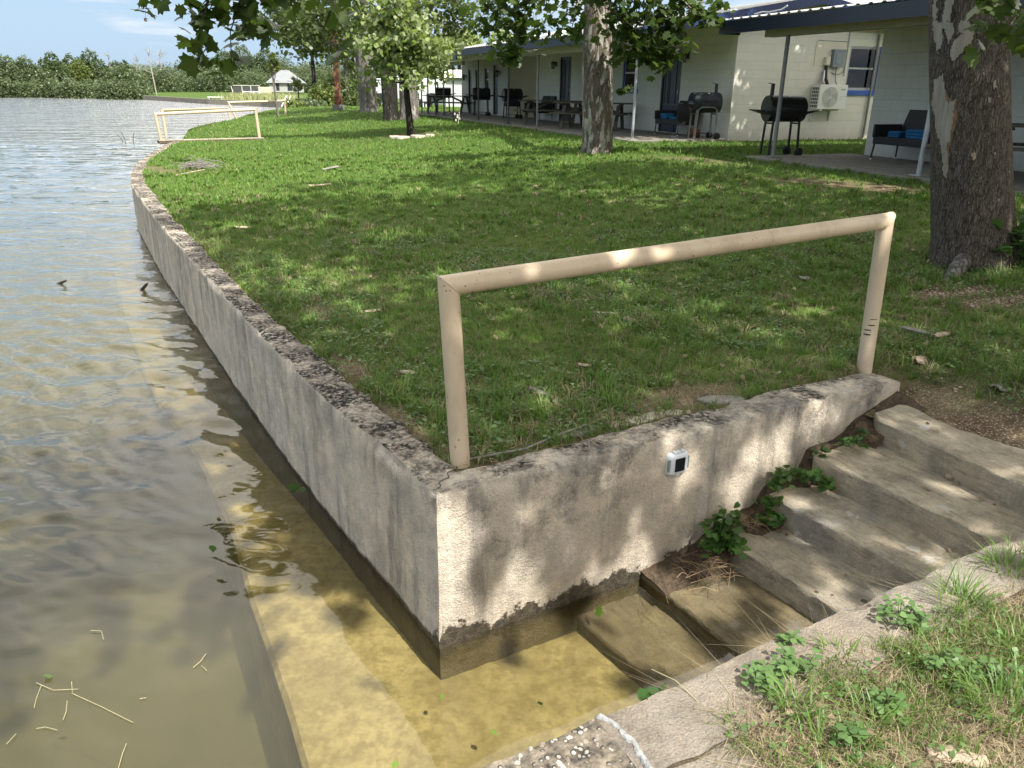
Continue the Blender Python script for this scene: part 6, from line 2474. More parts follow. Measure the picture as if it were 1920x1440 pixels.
k = N('long_grass')
oi = k.n('ShaderNodeObjectInfo').outputs['Random']
pn = k.noise(9.0, 3.0)
c = k.mix(k.ramp(pn, [(0.35, 0.0), (0.65, 1.0)]), (0.075, 0.145, 0.028), (0.165, 0.27, 0.055))
b = k.bsdf(c, 0.45)
t = k.n('ShaderNodeBsdfTranslucent', {'Color': (0.20, 0.33, 0.04, 1)}).outputs[0]
M['tuftgrass'] = k.done(k.n('ShaderNodeMixShader', {0: 0.36, 1: b, 2: t}).outputs[0])
TUF = [('tall grass tuft beside the cracked spot of the kerb', 1800, 1145, 90, .17, .07, 1), ('grass tuft leaning over the kerb edge at the right', 1885, 1075, 60, .14, .07, 2),
       ('wide grass tuft in the lower right corner', 1880, 1350, 120, .17, .10, 3), ('splayed grass tuft in front of the clover', 1490, 1345, 60, .15, .04, 4),
       ('small pale grass tuft on the kerb rim', 1570, 1235, 45, .09, .05, 5), ('thin grass tuft in the middle of the dry patch', 1630, 1380, 46, .15, .06, 6),
       ('sparse grass tuft at the bottom edge under the clover', 1560, 1420, 50, .15, .08, 7), ('grass tuft between the clover and the tall tuft', 1760, 1260, 60, .13, .08, 8),
       ('thin grass sprig at the far right of the kerb', 1905, 1040, 22, .10, .04, 9), ('grass tuft at the right edge below the tall tuft', 1925, 1240, 60, .15, .08, 10)]
for tt in TUF:
    tuft(*tt)
tuft('dark strappy grass tuft at the foot of the big trunk', 1870, 535, 110, .22, .16, 12, None, 0.007)
tuft('reddish grass seedling on the sunny end of the kerb', 1893, 1065, 12, .13, .02, 13, None, 0.004)


def clover(label, px, py, n, spread, size, seed, hgt=0.05):
    rg2 = np.random.default_rng(seed)
    q = G(px, py)
    root = empty('clover', q, 0, label, 'clover', 'round leaved weeds on the near bank')
    C, S_ = [], []
    st = MB()
    for i in range(n):
        a = rg2.random() * 6.283
        r = spread * math.sqrt(rg2.random())
        c0 = Vector((q.x + math.cos(a) * r, q.y + math.sin(a) * r, float(gz(q.x, q.y)) + hgt * rg2.uniform(0.5, 1.5)))
        s = size * rg2.uniform(0.7, 1.2)
        st.tube([(q.x + math.cos(a) * r * .5, q.y + math.sin(a) * r * .5, float(gz(q.x, q.y))), c0], 0.0013, 4)
        th = rg2.random() * 6.283
        for k_ in range(3):
            C.append((c0, th + k_ * 2.094, s))
    out = []
    for c0, th, s in C:
        nrm = Vector((rg2.normal() * .25, rg2.normal() * .25, 1)).normalized()
        x = Vector((math.cos(th), math.sin(th), 0))
        x = (x - nrm * x.dot(nrm)).normalized()
        y = nrm.cross(x)
        for lx, ly in [(.05, 0), (.45, -.32), (.78, -.36), (1.0, -.22), (.94, 0), (1.0, .22), (.78, .36), (.45, .32)]:
            out.append(c0 + x * lx * s + y * ly * s * 1.15 + nrm * (0.12 * s * (abs(ly) * 2)))
    st.build('stems', M['leaf_clover'], root)
    np_mesh('leaflets', np.array([tuple(p) for p in out]), 8, M['leaf_clover'], root)
    return root


clover('bright green clover clump spilling onto the kerb, nearest the white sealant', 1440, 1290, 26, .065, .024, 1)
clover('bluish clover clump at the middle of the kerb edge', 1690, 1175, 26, .075, .024, 2)
clover('small clover sprig standing on the kerb', 1480, 1215, 8, .03, .022, 3, 0.035)
clover('low clover patch in the dead grass to the right', 1780, 1275, 20, .08, .022, 4)
clover('clover clump in front of the dry grass patch', 1655, 1335, 14, .05, .024, 5)
clover('dark clover clump behind the splayed grass tuft', 1490, 1260, 18, .06, .022, 6)
clover('bright weed at the bottom edge of the dead grass', 1600, 1400, 8, .04, .03, 7)
clover('pale clover leaves near the right edge of the bank', 1870, 1285, 10, .05, .024, 8)
rgw = np.random.default_rng(12)
Pw = bank_pts(900, rgw)
Pw = Pw[rgw.random(len(Pw)) < 0.6]
Pw = np.repeat(Pw, 4, 0) + rgw.normal(size=(len(Pw) * 4, 2)) * 0.018
Cw = np.stack([Pw[:, 0], Pw[:, 1], gz(Pw[:, 0], Pw[:, 1]) + rgw.uniform(0.01, 0.05, len(Pw))], 1)
tag(leaves('bank_weeds', Cw, rgw.uniform(0.008, 0.022, len(Cw)), M['leaf_clover'], None, HEART, 0.0, 1.5, rgw), 'tiny leafy weeds scattered through the dead grass of the bank', None, None, 'stuff')
plant('weed', 'ragged dark green weed overhanging the kerb beside the sealant', 'weed', [G(1250, 1318) + Vector((0, 0, .01)), G(1225, 1325) + Vector((0, 0, .02))], 0.020, 12, 0.045, M['leaf_ivy'], SIMPLE, seed=41, up=0.0)
plant('weed', 'broad leaf weed at the bottom edge next to the pebbly kerb', 'weed', [G(1215, 1425)], 0.012, 7, 0.07, M['leaf_ivy'], HEART, seed=42, up=0.01)

# broadleaf weeds in the lawn
rg = np.random.default_rng(99)
P = polar(2.9, 9.0, 150, rg)
P = P[on_lawn(P, 0.25)]
P = P[(nz2(P[:, 0], P[:, 1], 1.9) > -0.1)]
P = np.repeat(P, 5, 0) + rg.normal(size=(len(P) * 5, 2)) * 0.028
C = np.stack([P[:, 0], P[:, 1], gz(P[:, 0], P[:, 1]) + rg.uniform(0.02, 0.055, len(P))], 1)
o = leaves('lawn_weeds', C, rg.uniform(0.012, 0.030, len(C)), M['leaf_clover'], None, HEART, 0.0, 1.6, rg)
tag(o, 'low round leaved weeds mixed into the lawn', None, None, 'stuff')

# gravel and litter
rg = np.random.default_rng(5)
pts = []
for q, r, ry, ro in GRAVEL_SPOTS:
    n_ = int(1500 * r * ry / 0.15)
    a = rg.normal(size=(n_, 2)) * np.array([r, ry]) * 0.6
    c_, s_ = math.cos(ro), math.sin(ro)
    pts.append(np.stack([q.x + a[:, 0] * c_ - a[:, 1] * s_, q.y + a[:, 0] * s_ + a[:, 1] * c_], 1))
P = np.concatenate(pts)
P = P[on_lawn(P)]
n_ = len(P)
s = rg.uniform(0.004, 0.013, n_)
z = gz(P[:, 0], P[:, 1]) + s * 0.3
C = np.stack([P[:, 0], P[:, 1], z], 1)
oct_ = np.array([(1, 0, 0), (0, 1, 0), (-1, 0, 0), (0, -1, 0), (0, 0, .7), (0, 0, -.7)], float)
tri = np.array([(0, 1, 4), (1, 2, 4), (2, 3, 4), (3, 0, 4), (1, 0, 5), (2, 1, 5), (3, 2, 5), (0, 3, 5)])
an = rg.random(n_) * 6.28
ca, sa = np.cos(an), np.sin(an)
sh = oct_[None] * rg.uniform(0.6, 1.3, (n_, 6, 1)) * s[:, None, None]
Vv = np.stack([sh[..., 0] * ca[:, None] - sh[..., 1] * sa[:, None], sh[..., 0] * sa[:, None] + sh[..., 1] * ca[:, None], sh[..., 2]], -1) + C[:, None, :]
lp = (np.arange(n_)[:, None, None] * 6 + tri[None]).reshape(-1)
k = N('pinkish_gravel')
c = k.mix(k.isl(), (0.16, 0.085, 0.055), (0.56, 0.44, 0.34))
M['gravel'] = k.done(k.bsdf(c, 0.9))
o = np_mesh('gravel', Vv.reshape(-1, 3), 3, M['gravel'], None, False, faces=np.full(n_ * 8, 3), loops=lp)
tag(o, 'pinkish gravel beside the big trunk and the top step', None, None, 'stuff')


def bark_piece(label, px, py, L, W, rz, m, seed, curl=0.25, base=None, name='bark_piece', grp='pieces of shed bark and dead leaves on the grass', lift=0.035):
    rg2 = np.random.default_rng(seed)
    q = G(px, py) if base is None else base
    n_, k_ = 14, 6
    P = np.zeros((n_, k_, 3))
    for i in range(n_):
        t = i / (n_ - 1)
        w = 1.5 * W * (0.55 + 0.45 * math.sin(t * math.pi)) * (1 + 0.35 * noise.noise((t * 6, seed, 0)))
        off = W * 0.4 * noise.noise((t * 3, seed, 6))
        for j in range(k_):
            s = j / (k_ - 1) - 0.5
            P[i, j] = ((t - 0.5) * L, s * w + off, curl * W * (1 - (2 * s) ** 2) + 0.03 * L * math.sin(t * 3 + seed))
    o = grid_obj(name, P, m, None)
    sm = o.modifiers.new('thickness', 'SOLIDIFY')
    sm.thickness = 0.004
    o.location = q + Vector((0, 0, lift))
    o.rotation_euler = (0.15 * math.sin(seed), 0.12 * math.cos(seed * 2), rz)
    tag(o, label, 'bark', grp)
    return o


BP = [('curled pale bark piece standing in the lawn behind the railing', 1183, 608, .15, .075, 1.75, 'barkpiece', 1), ('long thin twig of bark just left of the curled bark piece', 1135, 593, .22, .025, -.2, 'barkpiece', 2),
      ('small gray bark chip near the right post of the railing', 1506, 527, .16, .06, .5, 'barkgray', 3), ('pale bark strip far out on the sunny lawn', 600, 350, .45, .10, .2, 'barkpiece', 4),
      ('gray crumpled bark on the sunny lawn beyond the pale strip', 620, 319, .40, .16, .3, 'barkgray', 5), ('gray bark strip to the right of the railing', 1722, 630, .26, .05, -.8, 'barkgray', 6),
      ('white curled bark sliver beside the gray strip', 1764, 635, .22, .045, .6, 'barkpiece', 7), ('pale dead leaf under the gray bark strip', 1725, 683, .10, .08, .2, 'barkpiece', 8),
      ('dry gray leaf at the right edge above the gravel', 1872, 735, .13, .08, .6, 'barkgray', 9), ('small white chip in the shaded lawn at the middle', 1096, 692, .09, .035, -.3, 'barkpiece', 10),
      ('thin pale stick lying behind the short wall', 985, 778, .12, .022, -.05, 'barkpiece', 11), ('broad bark slab in the lower right corner', 1790, 1427, .17, .05, -.15, 'barkpiece', 12),
      ('slanted gray stick half sunk in the grass by the wall', 1015, 745, .20, .03, -.7, 'barkgray', 13), ('pale bark strip near the long wall', 767, 706, .14, .03, -.55, 'barkpiece', 14),
      ('small orange brown dead leaf right of the railing post', 1700, 668, .07, .05, .1, 'rusty', 15), ('bark fragment on the shaded lawn left of the railing', 455, 430, .22, .06, .3, 'barkpiece', 16),
      ('straight pale stick in front of the brush pile', 345, 328, .9, .05, .28, 'barkpiece', 17), ('pale bark bit under the big railing at the left', 700, 590, .15, .05, .2, 'barkpiece', 18)]
for lab, px, py, L, W, rz, m, sd_ in BP:
    bark_piece(lab, px, py, L * 0.85, W * 0.85, rz, M[m], sd_, lift=0.012 if sd_ in (12,) else 0.025)

# fallen leaf bits
rg = np.random.default_rng(404)
P = polar(2.9, 12, 9, rg)
P = P[on_lawn(P, 0.2)]
z = gz(P[:, 0], P[:, 1]) + 0.03
C = [np.stack([P[:, 0], P[:, 1], z], 1)]
st_ = []
for (u0, zt, u1) in levels[:4]:
    for _ in range(9):
        q = uv(u0 + (u1 - u0) * (0.15 + 0.8 * rg.random() ** 0.6), 1.4 + 1.1 * rg.random(), zt + 0.016)
        st_.append((q.x, q.y, q.z))
C.append(np.array(st_))
Pk = bank_pts(160, rg)
C.append(np.stack([Pk[:, 0], Pk[:, 1], gz(Pk[:, 0], Pk[:, 1]) + 0.02], 1))
C = np.concatenate(C)
tag(leaves('leaf_litter', C, rg.uniform(0.015, 0.05, len(C)), M['leaf_dead'], None, SIMPLE, 0.0, 2.2, rg), 'brown bits of fallen leaf scattered over the lawn, steps and bank', None, None, 'stuff')

# brush pile
q = G(368, 318)
bp_ = MB()
rg2 = np.random.default_rng(3)
for i in range(70):
    a = rg2.normal() * 0.5 + 0.3
    c0 = q + Vector((rg2.normal() * 0.18, rg2.normal() * 0.10, 0.02 + abs(rg2.normal()) * 0.07))
    d = Vector((math.cos(a), math.sin(a), rg2.normal() * 0.2)) * rg2.uniform(0.05, 0.2)
    bp_.tube([c0 - d, c0 + Vector((0, 0, .03)), c0 + d], 0.006, 5)
tag(bp_.build('brush_pile', M['barkgray']), 'small heap of gray brush on the sunny lawn near the seawall', 'brush pile')

# dead vines and twigs on the wet step and behind the post
tw = MB()
for i in range(42):
    c0 = uv(2.52 + rg2.normal() * 0.10, 2.42 + rg2.normal() * 0.07, -0.70 + abs(rg2.normal()) * 0.03)
    a = rg2.random() * 3.14
    d = Vector((math.cos(a), math.sin(a), rg2.normal() * 0.12)) * rg2.uniform(0.03, 0.13)
    tw.tube([c0 - d, c0 + Vector((0, 0, .02)), c0 + d], 0.0013, 4)
for i in range(26):
    c0 = uv(2.86 + rg2.normal() * 0.06, 2.50 + rg2.normal() * 0.03, -0.56 + abs(rg2.normal()) * 0.03)
    a = rg2.random() * 3.14
    d = Vector((math.cos(a), math.sin(a), rg2.normal() * 0.4)) * rg2.uniform(0.03, 0.09)
    tw.tube([c0 - d, c0 + Vector((0, 0, .02)), c0 + d], 0.0013, 4)
k = N('dead_vine')
dv_ = k.done(k.bsdf(k.mix(k.isl(), (0.10, 0.06, 0.035), (0.34, 0.24, 0.14)), 0.9))
o = tw.build('dead_vines', dv_)
tag(o, 'tangle of dead brown vines on the wet step at the wall', 'dead vines', None, 'stuff')
vn = MB()
pts = [G(880, 868) + Vector((0, 0, .02)), G(930, 862) + Vector((0, 0, .03)), G(985, 850) + Vector((0, 0, .025)), G(1040, 828) + Vector((0, 0, .03)), G(1100, 806) + Vector((0, 0, .03))]
vn.tube(pts, [0.005, 0.006, 0.005, 0.007, 0.005], 8)
tag(vn.build('root_stick', M['barkgray'], smooth=True), 'gray stick lying along the inside of the short wall by the railing post', 'stick')
dw = MB()
pts = [G(1220, 1270) + Vector((0, 0, .03)), G(1265, 1300) + Vector((0, 0, .045)), G(1305, 1330) + Vector((0, 0, .03)), G(1330, 1345)]
dw.tube(pts, 0.0018, 5)
tag(dw.build('dry_stem', M['straw'], smooth=True), 'thin dry stem curling over the edge of the kerb', 'stem')
ro = MB()
c0 = uv(3.755, 2.02, -0.255)
ro.lathe(c0, [(0.006, -0.012), (0.020, -0.010), (0.024, 0.002), (0.017, 0.013), (0.005, 0.016)], 7)
tag(ro.build('small_rock', simple('tan_rock', (0.28, 0.22, 0.15), 0.9, 0.3, 20)), 'small tan rock wedged in the crack under the top slab', 'rock')

# ------------------------------------------------------------------ floating things
def floater(label, px, py, size, m, seed, shape=SIMPLE, name='floating_leaf', grp='leaves floating on the water', dz=0.012):
    rg2 = np.random.default_rng(seed)
    q = at(px, py, WATER + dz)
    o = leaves(name, np.array([(0, 0, 0.0)]), np.array([size]), m, None, shape, 0.0, 6.0, rg2, 0.1)
    o.location = q
    tag(o, label, 'leaf', grp)
    return o


floater('dark leafy sprig floating beside the long wall', 552, 914, .085, M['leaf_ivy'], 1, MAPLE)
floater('small dark leaf floating to the right of the sprig', 568, 917, .05, M['leaf_ivy'], 11)
floater('brown green leaf floating over the edge of the ledge', 400, 1028, .055, M['leaf_ivy'], 2, MAPLE)
floater('bright green leaf floating low over the yellow ledge', 926, 1372, .040, M['leaf_float'], 3, SIMPLE)
floater('dark green leaf floating near the submerged step', 1013, 1318, .032, M['leaf_ivy'], 4, SIMPLE)
floater('green leaf at the bottom edge of the water', 741, 1432, .034, M['leaf_float'], 5, SIMPLE)
floater('tiny green leaf below the wall corner', 829, 1306, .032, M['leaf_float'], 6, SIMPLE)
floater('pale green leaf floating above the grass clippings at lower left', 91, 1266, .045, M['leaf_clover'], 7, HEART)
floater('tiny leaf scrap floating left of the ledge', 410, 970, .03, M['leaf_ivy'], 8)
floater('bright algae tuft at the foot of the short wall under water', 1122, 1146, .06, M['leaf_float'], 9, MAPLE)
ST = [('longest pale grass straw floating at lower left', [(135, 1300), (190, 1325), (250, 1355)], .0022), ('cross straw lying over the longest one', [(134, 1278), (136, 1298)], .002),
      ('flat straw reaching left of the crossing', [(68, 1280), (100, 1294), (147, 1292)], .0022), ('slanted straw under the pale leaf', [(78, 1284), (68, 1310), (64, 1327)], .002),
      ('short upright straw at lower left', [(126, 1314), (124, 1335), (118, 1350)], .0024), ('hooked straw near the middle of the open water', [(170, 1182), (190, 1183), (194, 1199)], .002),
      ('bent straw left of the ledge edge', [(362, 1252), (376, 1240), (386, 1226)], .0024), ('short straw below the bent one', [(378, 1248), (388, 1258)], .0024),
      ('bottom edge straw standing up at an angle', [(222, 1440), (230, 1412), (237, 1394)], .0024), ('faint straw at the left edge', [(12, 1395), (30, 1376)], .002),
      ('curved twig at the lower left edge', [(68, 1366), (85, 1363), (108, 1369)], .002), ('tiny straw above the longest straw', [(262, 1310), (274, 1308)], .002)]
for lab, pl, r_s in ST:
    b = MB()
    b.tube([at(x, y, WATER + 0.006) for x, y in pl], r_s * 0.7, 5)
    tag(b.build('floating_straw', M['straw']), lab, 'straw', 'straws floating on the water')
b = MB()
p0, p1 = at(264, 545, WATER - 0.03), at(277, 531, WATER + 0.10)
b.tube([p0, p0.lerp(p1, 0.6) + Vector((0.02, 0, 0.02)), p1], [0.022, 0.018, 0.010], 8)
tag(b.build('stick', M['stick'], smooth=True), 'dark stick poking out of the water near the long wall', 'stick')
b = MB()
p0, p1 = at(108, 533, WATER - 0.02), at(124, 526, WATER + 0.05)
b.tube([p0, p1], [0.02, 0.012], 8)
tag(b.build('stick', M['stick'], smooth=True), 'short dark stick floating far out on the open water', 'stick')
b = MB()
for px, py, hh_, lx in ((237, 272, .5, -.12), (250, 270, .45, .1), (232, 268, .3, -.2)):
    p0 = at(px, py, WATER - 0.05)
    b.tube([p0, p0 + Vector((lx * .4, 0, hh_ * .6)), p0 + Vector((lx, 0, hh_))], 0.012, 5)
tag(b.build('reed_stalks', M['stick']), 'few dark reed stalks standing in the water before the middle railing', 'reeds')

# ------------------------------------------------------------------ far shore
# bulkhead
BKL = [(lambda q: (q.x, q.y))(at(px_, py_, WATER)) for px_, py_ in ((541, 202), (470, 198.5), (393, 195), (270, 186.5))]
b = MB()
for i in range(3):
    b.beam((BKL[i][0], BKL[i][1], -0.72), (BKL[i + 1][0], BKL[i + 1][1], -0.72), 0.35, 1.0)
b.beam((BKL[0][0] + 0.2, BKL[0][1], -0.72), (BKL[0][0] + 7, BKL[0][1] - 9, -0.72), 0.35, 0.98)
o = b.build('bulkhead', M['bulk'])
tag(o, 'long low concrete bulkhead across the inlet', 'bulkhead')

FE = empty('ladder', at(545, 200, -0.4), 0, 'white metal boat ladder rails at the end of the far bulkhead', 'ladder')
b = MB()
for dx_ in (0, 0.8):
    p0 = far(528 + dx_ * 10, 200, 74)
    p1 = far(537 + dx_ * 10, 180, 76)
    b.tube([p0, p1], 0.04, 6)
for t in range(3):
    b.tube([far(531 + t * 3, 200 - t * 6, 74), far(540 + t * 3, 200 - t * 6, 74.5)], 0.03, 6)
b.build('rails', M['acwhite'], FE)

# bird pair
def goose(label, loc, rz, m):
    root = empty('goose', loc, rz, label, 'goose', 'geese on the far bulkhead')
    b = MB()
    b.tube([(-.36, 0, .30), (-.24, 0, .31), (-.08, 0, .32), (.10, 0, .34), (.20, 0, .40), (.24, 0, .52), (.27, 0, .64), (.30, 0, .72), (.36, 0, .735), (.40, 0, .725)],
           [.015, .07, .125, .13, .085, .05, .042, .045, .05, .03], 14)
    for s in (-1, 1):
        b.tube([(0.02, s * .06, .26), (0.0, s * .06, .12), (0.02, s * .06, .0)], [.03, .016, .014], 8)
    b.build('body', m, root, smooth=True)
    w = MB()
    for s in (-1, 1):
        w.tube([(.12, s * .10, .37), (-.10, s * .125, .36), (-.34, s * .06, .33)], [.03, .06, .012], 8)
    w.build('wing', M['goosedark'], root, smooth=True)
    b = MB()
    b.tube([(.39, 0, .725), (.46, 0, .705)], [.024, .010], 8)
    b.build('bill', M['goosebill'], root, smooth=True)
    return root


goose('dark backed goose bending left on the far bulkhead', at(317, 181.0, -0.27), 2.4, M['goosedark'])
goose('pale goose standing upright on the far bulkhead', at(322, 182.0, -0.27), 0.3, M['goose'])

# bushes and trees on the far shore
def bush_cloud(name, specs, m, size, dens, rg, kind='stuff', label=None, parent=None, shape=DIAM):
    C, S_ = [], []
    for c, r in specs:
        n_ = int(dens * r[0] * r[2])
        d = rg.normal(size=(n_, 3))
        d /= np.linalg.norm(d, axis=1)[:, None]
        d[:, 2] = np.abs(d[:, 2]) * 1.0 - 0.15
        kk_ = (0.72 + 0.28 * rg.random((n_, 1))) * (1 + 0.18 * np.sin(d[:, :1] * 7 + c[0]) * np.cos(d[:, 1:2] * 6 + c[1]))
        C.append(np.array(c) + d * kk_ * np.array(r))
        S_.append(rg.uniform(0.6, 1.4, n_) * size)
    o = leaves(name, np.concatenate(C), np.concatenate(S_), m, parent, shape, 0.2, 0.5, rg)
    if parent is None:
        tag(o, label, None, None, kind)
    return o


rg = np.random.default_rng(200)
specs = []
for px in np.arange(-160, 268, 8):
    d = (150 if px < 120 else (145 if px < 200 else 139)) + rg.normal() * 1.5
    h = rg.uniform(2.0, 3.2)
    p = far(px + rg.normal() * 4, 170, d)
    specs.append(((p.x, p.y, WATER + 0.2), (2.2, 1.8, h)))
for px in np.arange(-160, 256, 10):
    d = 162 + rg.normal() * 3
    h = rg.uniform(3.9, 6.3) * (1.1 if px < 60 else 0.95)
    p = far(px + rg.normal() * 5, 170, d)
    specs.append(((p.x, p.y, WATER + 0.3), (2.7, 2.4, h)))
bush_cloud('shore_thicket', specs, M['leaf_bush'], 0.30, 130, rg, label='gray green thicket along the far shore')
specs = []
for px in np.arange(232, 640, 9):
    d = 172 + rg.normal() * 3
    h = rg.uniform(3.6, 6.0)
    p = far(px + rg.normal() * 5, 170, d)
    specs.append(((p.x, p.y, -0.3), (2.7, 2.4, h)))
for px in np.arange(360, 900, 12):
    d = 190 + rg.normal() * 4
    h = rg.uniform(5.4, 9.0)
    p = far(px + rg.normal() * 5, 170, d)
    specs.append(((p.x, p.y, 0.0), (3.6, 3.2, h)))
bush_cloud('point_thicket', specs, M['leaf_bush'], 0.32, 115, rg, label='gray green brush behind the lawn on the point')

FT = [('dark bushy tree with a pointed top on the far shore', 105, 138, 2.2, 6.0, 'leaf_bush2'), ('tall broad tree, highest on the left far shore', 176, 132, 2.6, 6.6, 'leaf_bush2'),
      ('yellow green round tree low on the far shore', 100, 150, 3.0, 4.6, 'leaf_bush3'), ('yellow green tree under the tall broad one', 152, 146, 2.4, 5.0, 'leaf_bush3'),
      ('slim mid green tree between the two tallest far trees', 138, 136, 1.6, 5.9, 'leaf_bush'), ('very dark round tree at the waterside right of the tall trees', 222, 145, 2.5, 4.9, 'leaf_bush2'),
      ('dark peaked tree right of the very dark round one', 240, 140, 1.5, 5.0, 'leaf_bush2'), ('rounded olive tree on the point left of the white house', 458, 120, 3.6, 7.2, 'leaf_bush'),
      ('broad olive tree between the leaf sprays and the house', 425, 125, 3.4, 6.4, 'leaf_bush2'), ('tree rising just left of the white house roof', 500, 128, 3.2, 6.6, 'leaf_bush2'),
      ('gray green low tree at the left end of the point', 372, 135, 2.8, 4.8, 'leaf_bush'), ('far gray tree at the left edge of the view', 20, 135, 3.0, 5.4, 'leaf_bush'),
      ('gray round tree second from the left edge', 55, 135, 2.6, 5.2, 'leaf_bush')]
for i, (lab, px, py, r, h, m) in enumerate(FT):
    d = (160 if px < 260 else 182) + (i % 3) * 2
    r, h = r * 1.3, h * (1.12 if px < 260 else 1.38)
    p = far(px, 170, d)
    root = empty('far_tree', (p.x, p.y, -0.5), 0, lab, 'tree', 'trees along the far shore')
    b = MB()
    b.tube([(p.x, p.y, -0.6), (p.x, p.y, h * 0.7)], [0.2, 0.08], 8)
    b.build('trunk', M['bark_gray'], root)
    sp = [((p.x, p.y, h * 0.30), (r * .85, r * .8, h * 0.45)), ((p.x - r * .35, p.y, h * 0.5), (r * .55, r * .5, h * 0.32)), ((p.x + r * .4, p.y, h * 0.48), (r * .5, r * .5, h * 0.28)), ((p.x + r * .05, p.y, h * 0.66), (r * .45, r * .4, h * 0.31))]
    bush_cloud('crown', sp, M[m], 0.31, 150, rg, parent=root)


def bare_tree(label, px, d, h, spread, seed, m, lean=0.0, n=16):
    rg2 = np.random.default_rng(seed)
    p = far(px, 170, d)
    b = MB()
    top = Vector((p.x + lean, p.y, h))
    base = Vector((p.x, p.y, -0.5))
    b.tube([base, base.lerp(top, .5), top], [0.10, 0.08, 0.03], 7)
    for i in range(n):
        t = rg2.uniform(0.45, 0.98)
        s = base.lerp(top, t)
        e = s + Vector((rg2.normal() * spread, rg2.normal() * spread, rg2.uniform(0.4, 1.5) * spread))
        b.tube([s, s.lerp(e, .5) + Vector((0, 0, -.1)), e], [0.045, 0.03, 0.012], 5)
        for q_ in range(2):
            f = s.lerp(e, rg2.uniform(.4, .9))
            b.tube([f, f + Vector((rg2.normal() * spread * .4, rg2.normal() * .3, rg2.uniform(.1, .6) * spread))], [0.022, 0.008], 4)
    tag(b.build('bare_tree', m), label, 'tree', 'bare dead trees on the far shore')


M['deadwood'] = simple('bleached_dead_wood', (0.30, 0.275, 0.235), 0.9, 0.2, 4)
bare_tree('leaning bleached dead tree at the tip of the point', 293, 134, 6.4, 0.55, 3, M['deadwood'], -0.5, 9)
bare_tree('spreading bare gray tree right of the leaning dead one', 305, 165, 6.6, 0.9, 4, M['deadwood'], 0.3, 22)
bare_tree('thin bare tree against the sky right of the tallest trees', 213, 162, 6.6, 0.5, 5, M['deadwood'], 0, 14)
bare_tree('faint bare treetop between the thin tree and the point', 266, 166, 6.0, 0.6, 6, M['deadwood'], 0, 16)

# distant ridge
P = np.zeros((2, 60, 3))
for j in range(60):
    a = math.radians(-75 + j * 2.2)
    h = 11 + 3 * math.sin(j * 0.6) + 2 * math.sin(j * 1.7)
    P[0, j] = (700 * math.sin(a), 700 * math.cos(a), -2)
    P[1, j] = (760 * math.sin(a), 760 * math.cos(a), h)
tag(grid_obj('hills', P, simple('far_wooded_hill', (0.07, 0.095, 0.085), 1.0, 0.25, 0.05)), kind='structure')

# white house with hip roof
hp = far(537, 172, 156)
HS = empty('house', (hp.x, hp.y, 0.3), 0, 'small white walled house with a pale hip roof beyond the inlet', 'house')
ex = Vector((math.cos(0.30), math.sin(0.30), 0))
ey = Vector((-ex.y, ex.x, 0))
hw, hd = 3.5, 2.8
b = MB()
b.box((hp.x, hp.y, 1.2), (hw * 1.7, hd * 1.7, 1.9), rz=0.30)
b.build('wall', simple('shaded_white_wall', (0.34, 0.34, 0.32), 0.7, 0.08, 2), HS)
b = MB()
cs = [hp + ex * sx * hw + ey * sy * hd for sx, sy in ((-1, -1), (1, -1), (1, 1), (-1, 1))]
z0_, z1_ = 1.8, 3.95
low = [Vector((c.x, c.y, z0_)) for c in cs]
r1_ = Vector((hp.x, hp.y, z1_)) - ex * 0.7
r2_ = Vector((hp.x, hp.y, z1_)) + ex * 0.7
b.add(low + [r1_, r2_], [(0, 1, 5, 4), (1, 2, 5), (2, 3, 4, 5), (3, 0, 4), (3, 2, 1, 0)])
b.build('roof', simple('pale_gray_roof', (0.19, 0.20, 0.21), 0.8, 0.1, 1), HS)
for t in (-0.25, 0.1, 0.38):
    b = MB()
    c = hp - ey * (hd * 0.85 + 0.03) + ex * (t * hw * 1.7)
    b.box((c.x, c.y, 1.35), (0.55 if t != .1 else 0.8, 0.05, 1.6), rz=0.30)
    b.build('window', M['darkwin'], HS)

# fence, bench, wall block on the point
FN = empty('mesh_fence', far(470, 175, 150), 0, 'dark mesh fence with pale top rail on the point', 'fence')
b = MB()
pL, pR = far(438, 176, 150), far(488, 176, 151)
b.beam((pL.x, pL.y, 1.3), (pR.x, pR.y, 1.3), 0.05, 0.06)
for t in (0, 0.33, 0.66, 1):
    p = pL.lerp(pR, t)
    b.tube([(p.x - 0.0, p.y, -0.4), (p.x - (0.3 if t == 0 else 0), p.y, 1.2)], 0.05, 6)
b.build('rails', M['acwhite'], FN)
b = MB()
b.beam((pL.x, pL.y + .05, 0.55), (pR.x, pR.y + .05, 0.55), 0.02, 1.15)
b.build('mesh', M['acdark'], FN)
b = MB()
pL, pR = far(456, 172, 144), far(488, 172, 144)
for z_ in (0.05, 0.36):
    b.beam((pL.x, pL.y, z_), (pR.x, pR.y, z_), 0.10, 0.12)
for t in (0.02, 0.62, 0.98):
    p = pL.lerp(pR, t)
    b.box((p.x, p.y, 0.05), (0.12, 0.12, 0.9))
tag(b.build('board_rail', M['acwhite']), 'low white board rail in front of the dark fence', 'rail')
b = MB()
p = far(497, 172, 148)
b.box((p.x, p.y, 0.3), (2.0, 1.0, 1.6))
tag(b.build('stone_pier', M['stone'], bevel=0.05), 'tan stone pier between the fence and the white house', 'stone pier')
b = MB()
p = at(406, 186, -0.3)
b.box((p.x, p.y, -0.05), (2.0, 0.8, 0.10))
b.box((p.x - 0.8, p.y, -0.25), (0.1, 0.7, 0.4))
b.box((p.x + 0.8, p.y, -0.25), (0.1, 0.7, 0.4))
tag(b.build('white_bench', M['acwhite']), 'low white bench near the bulkhead edge', 'bench')

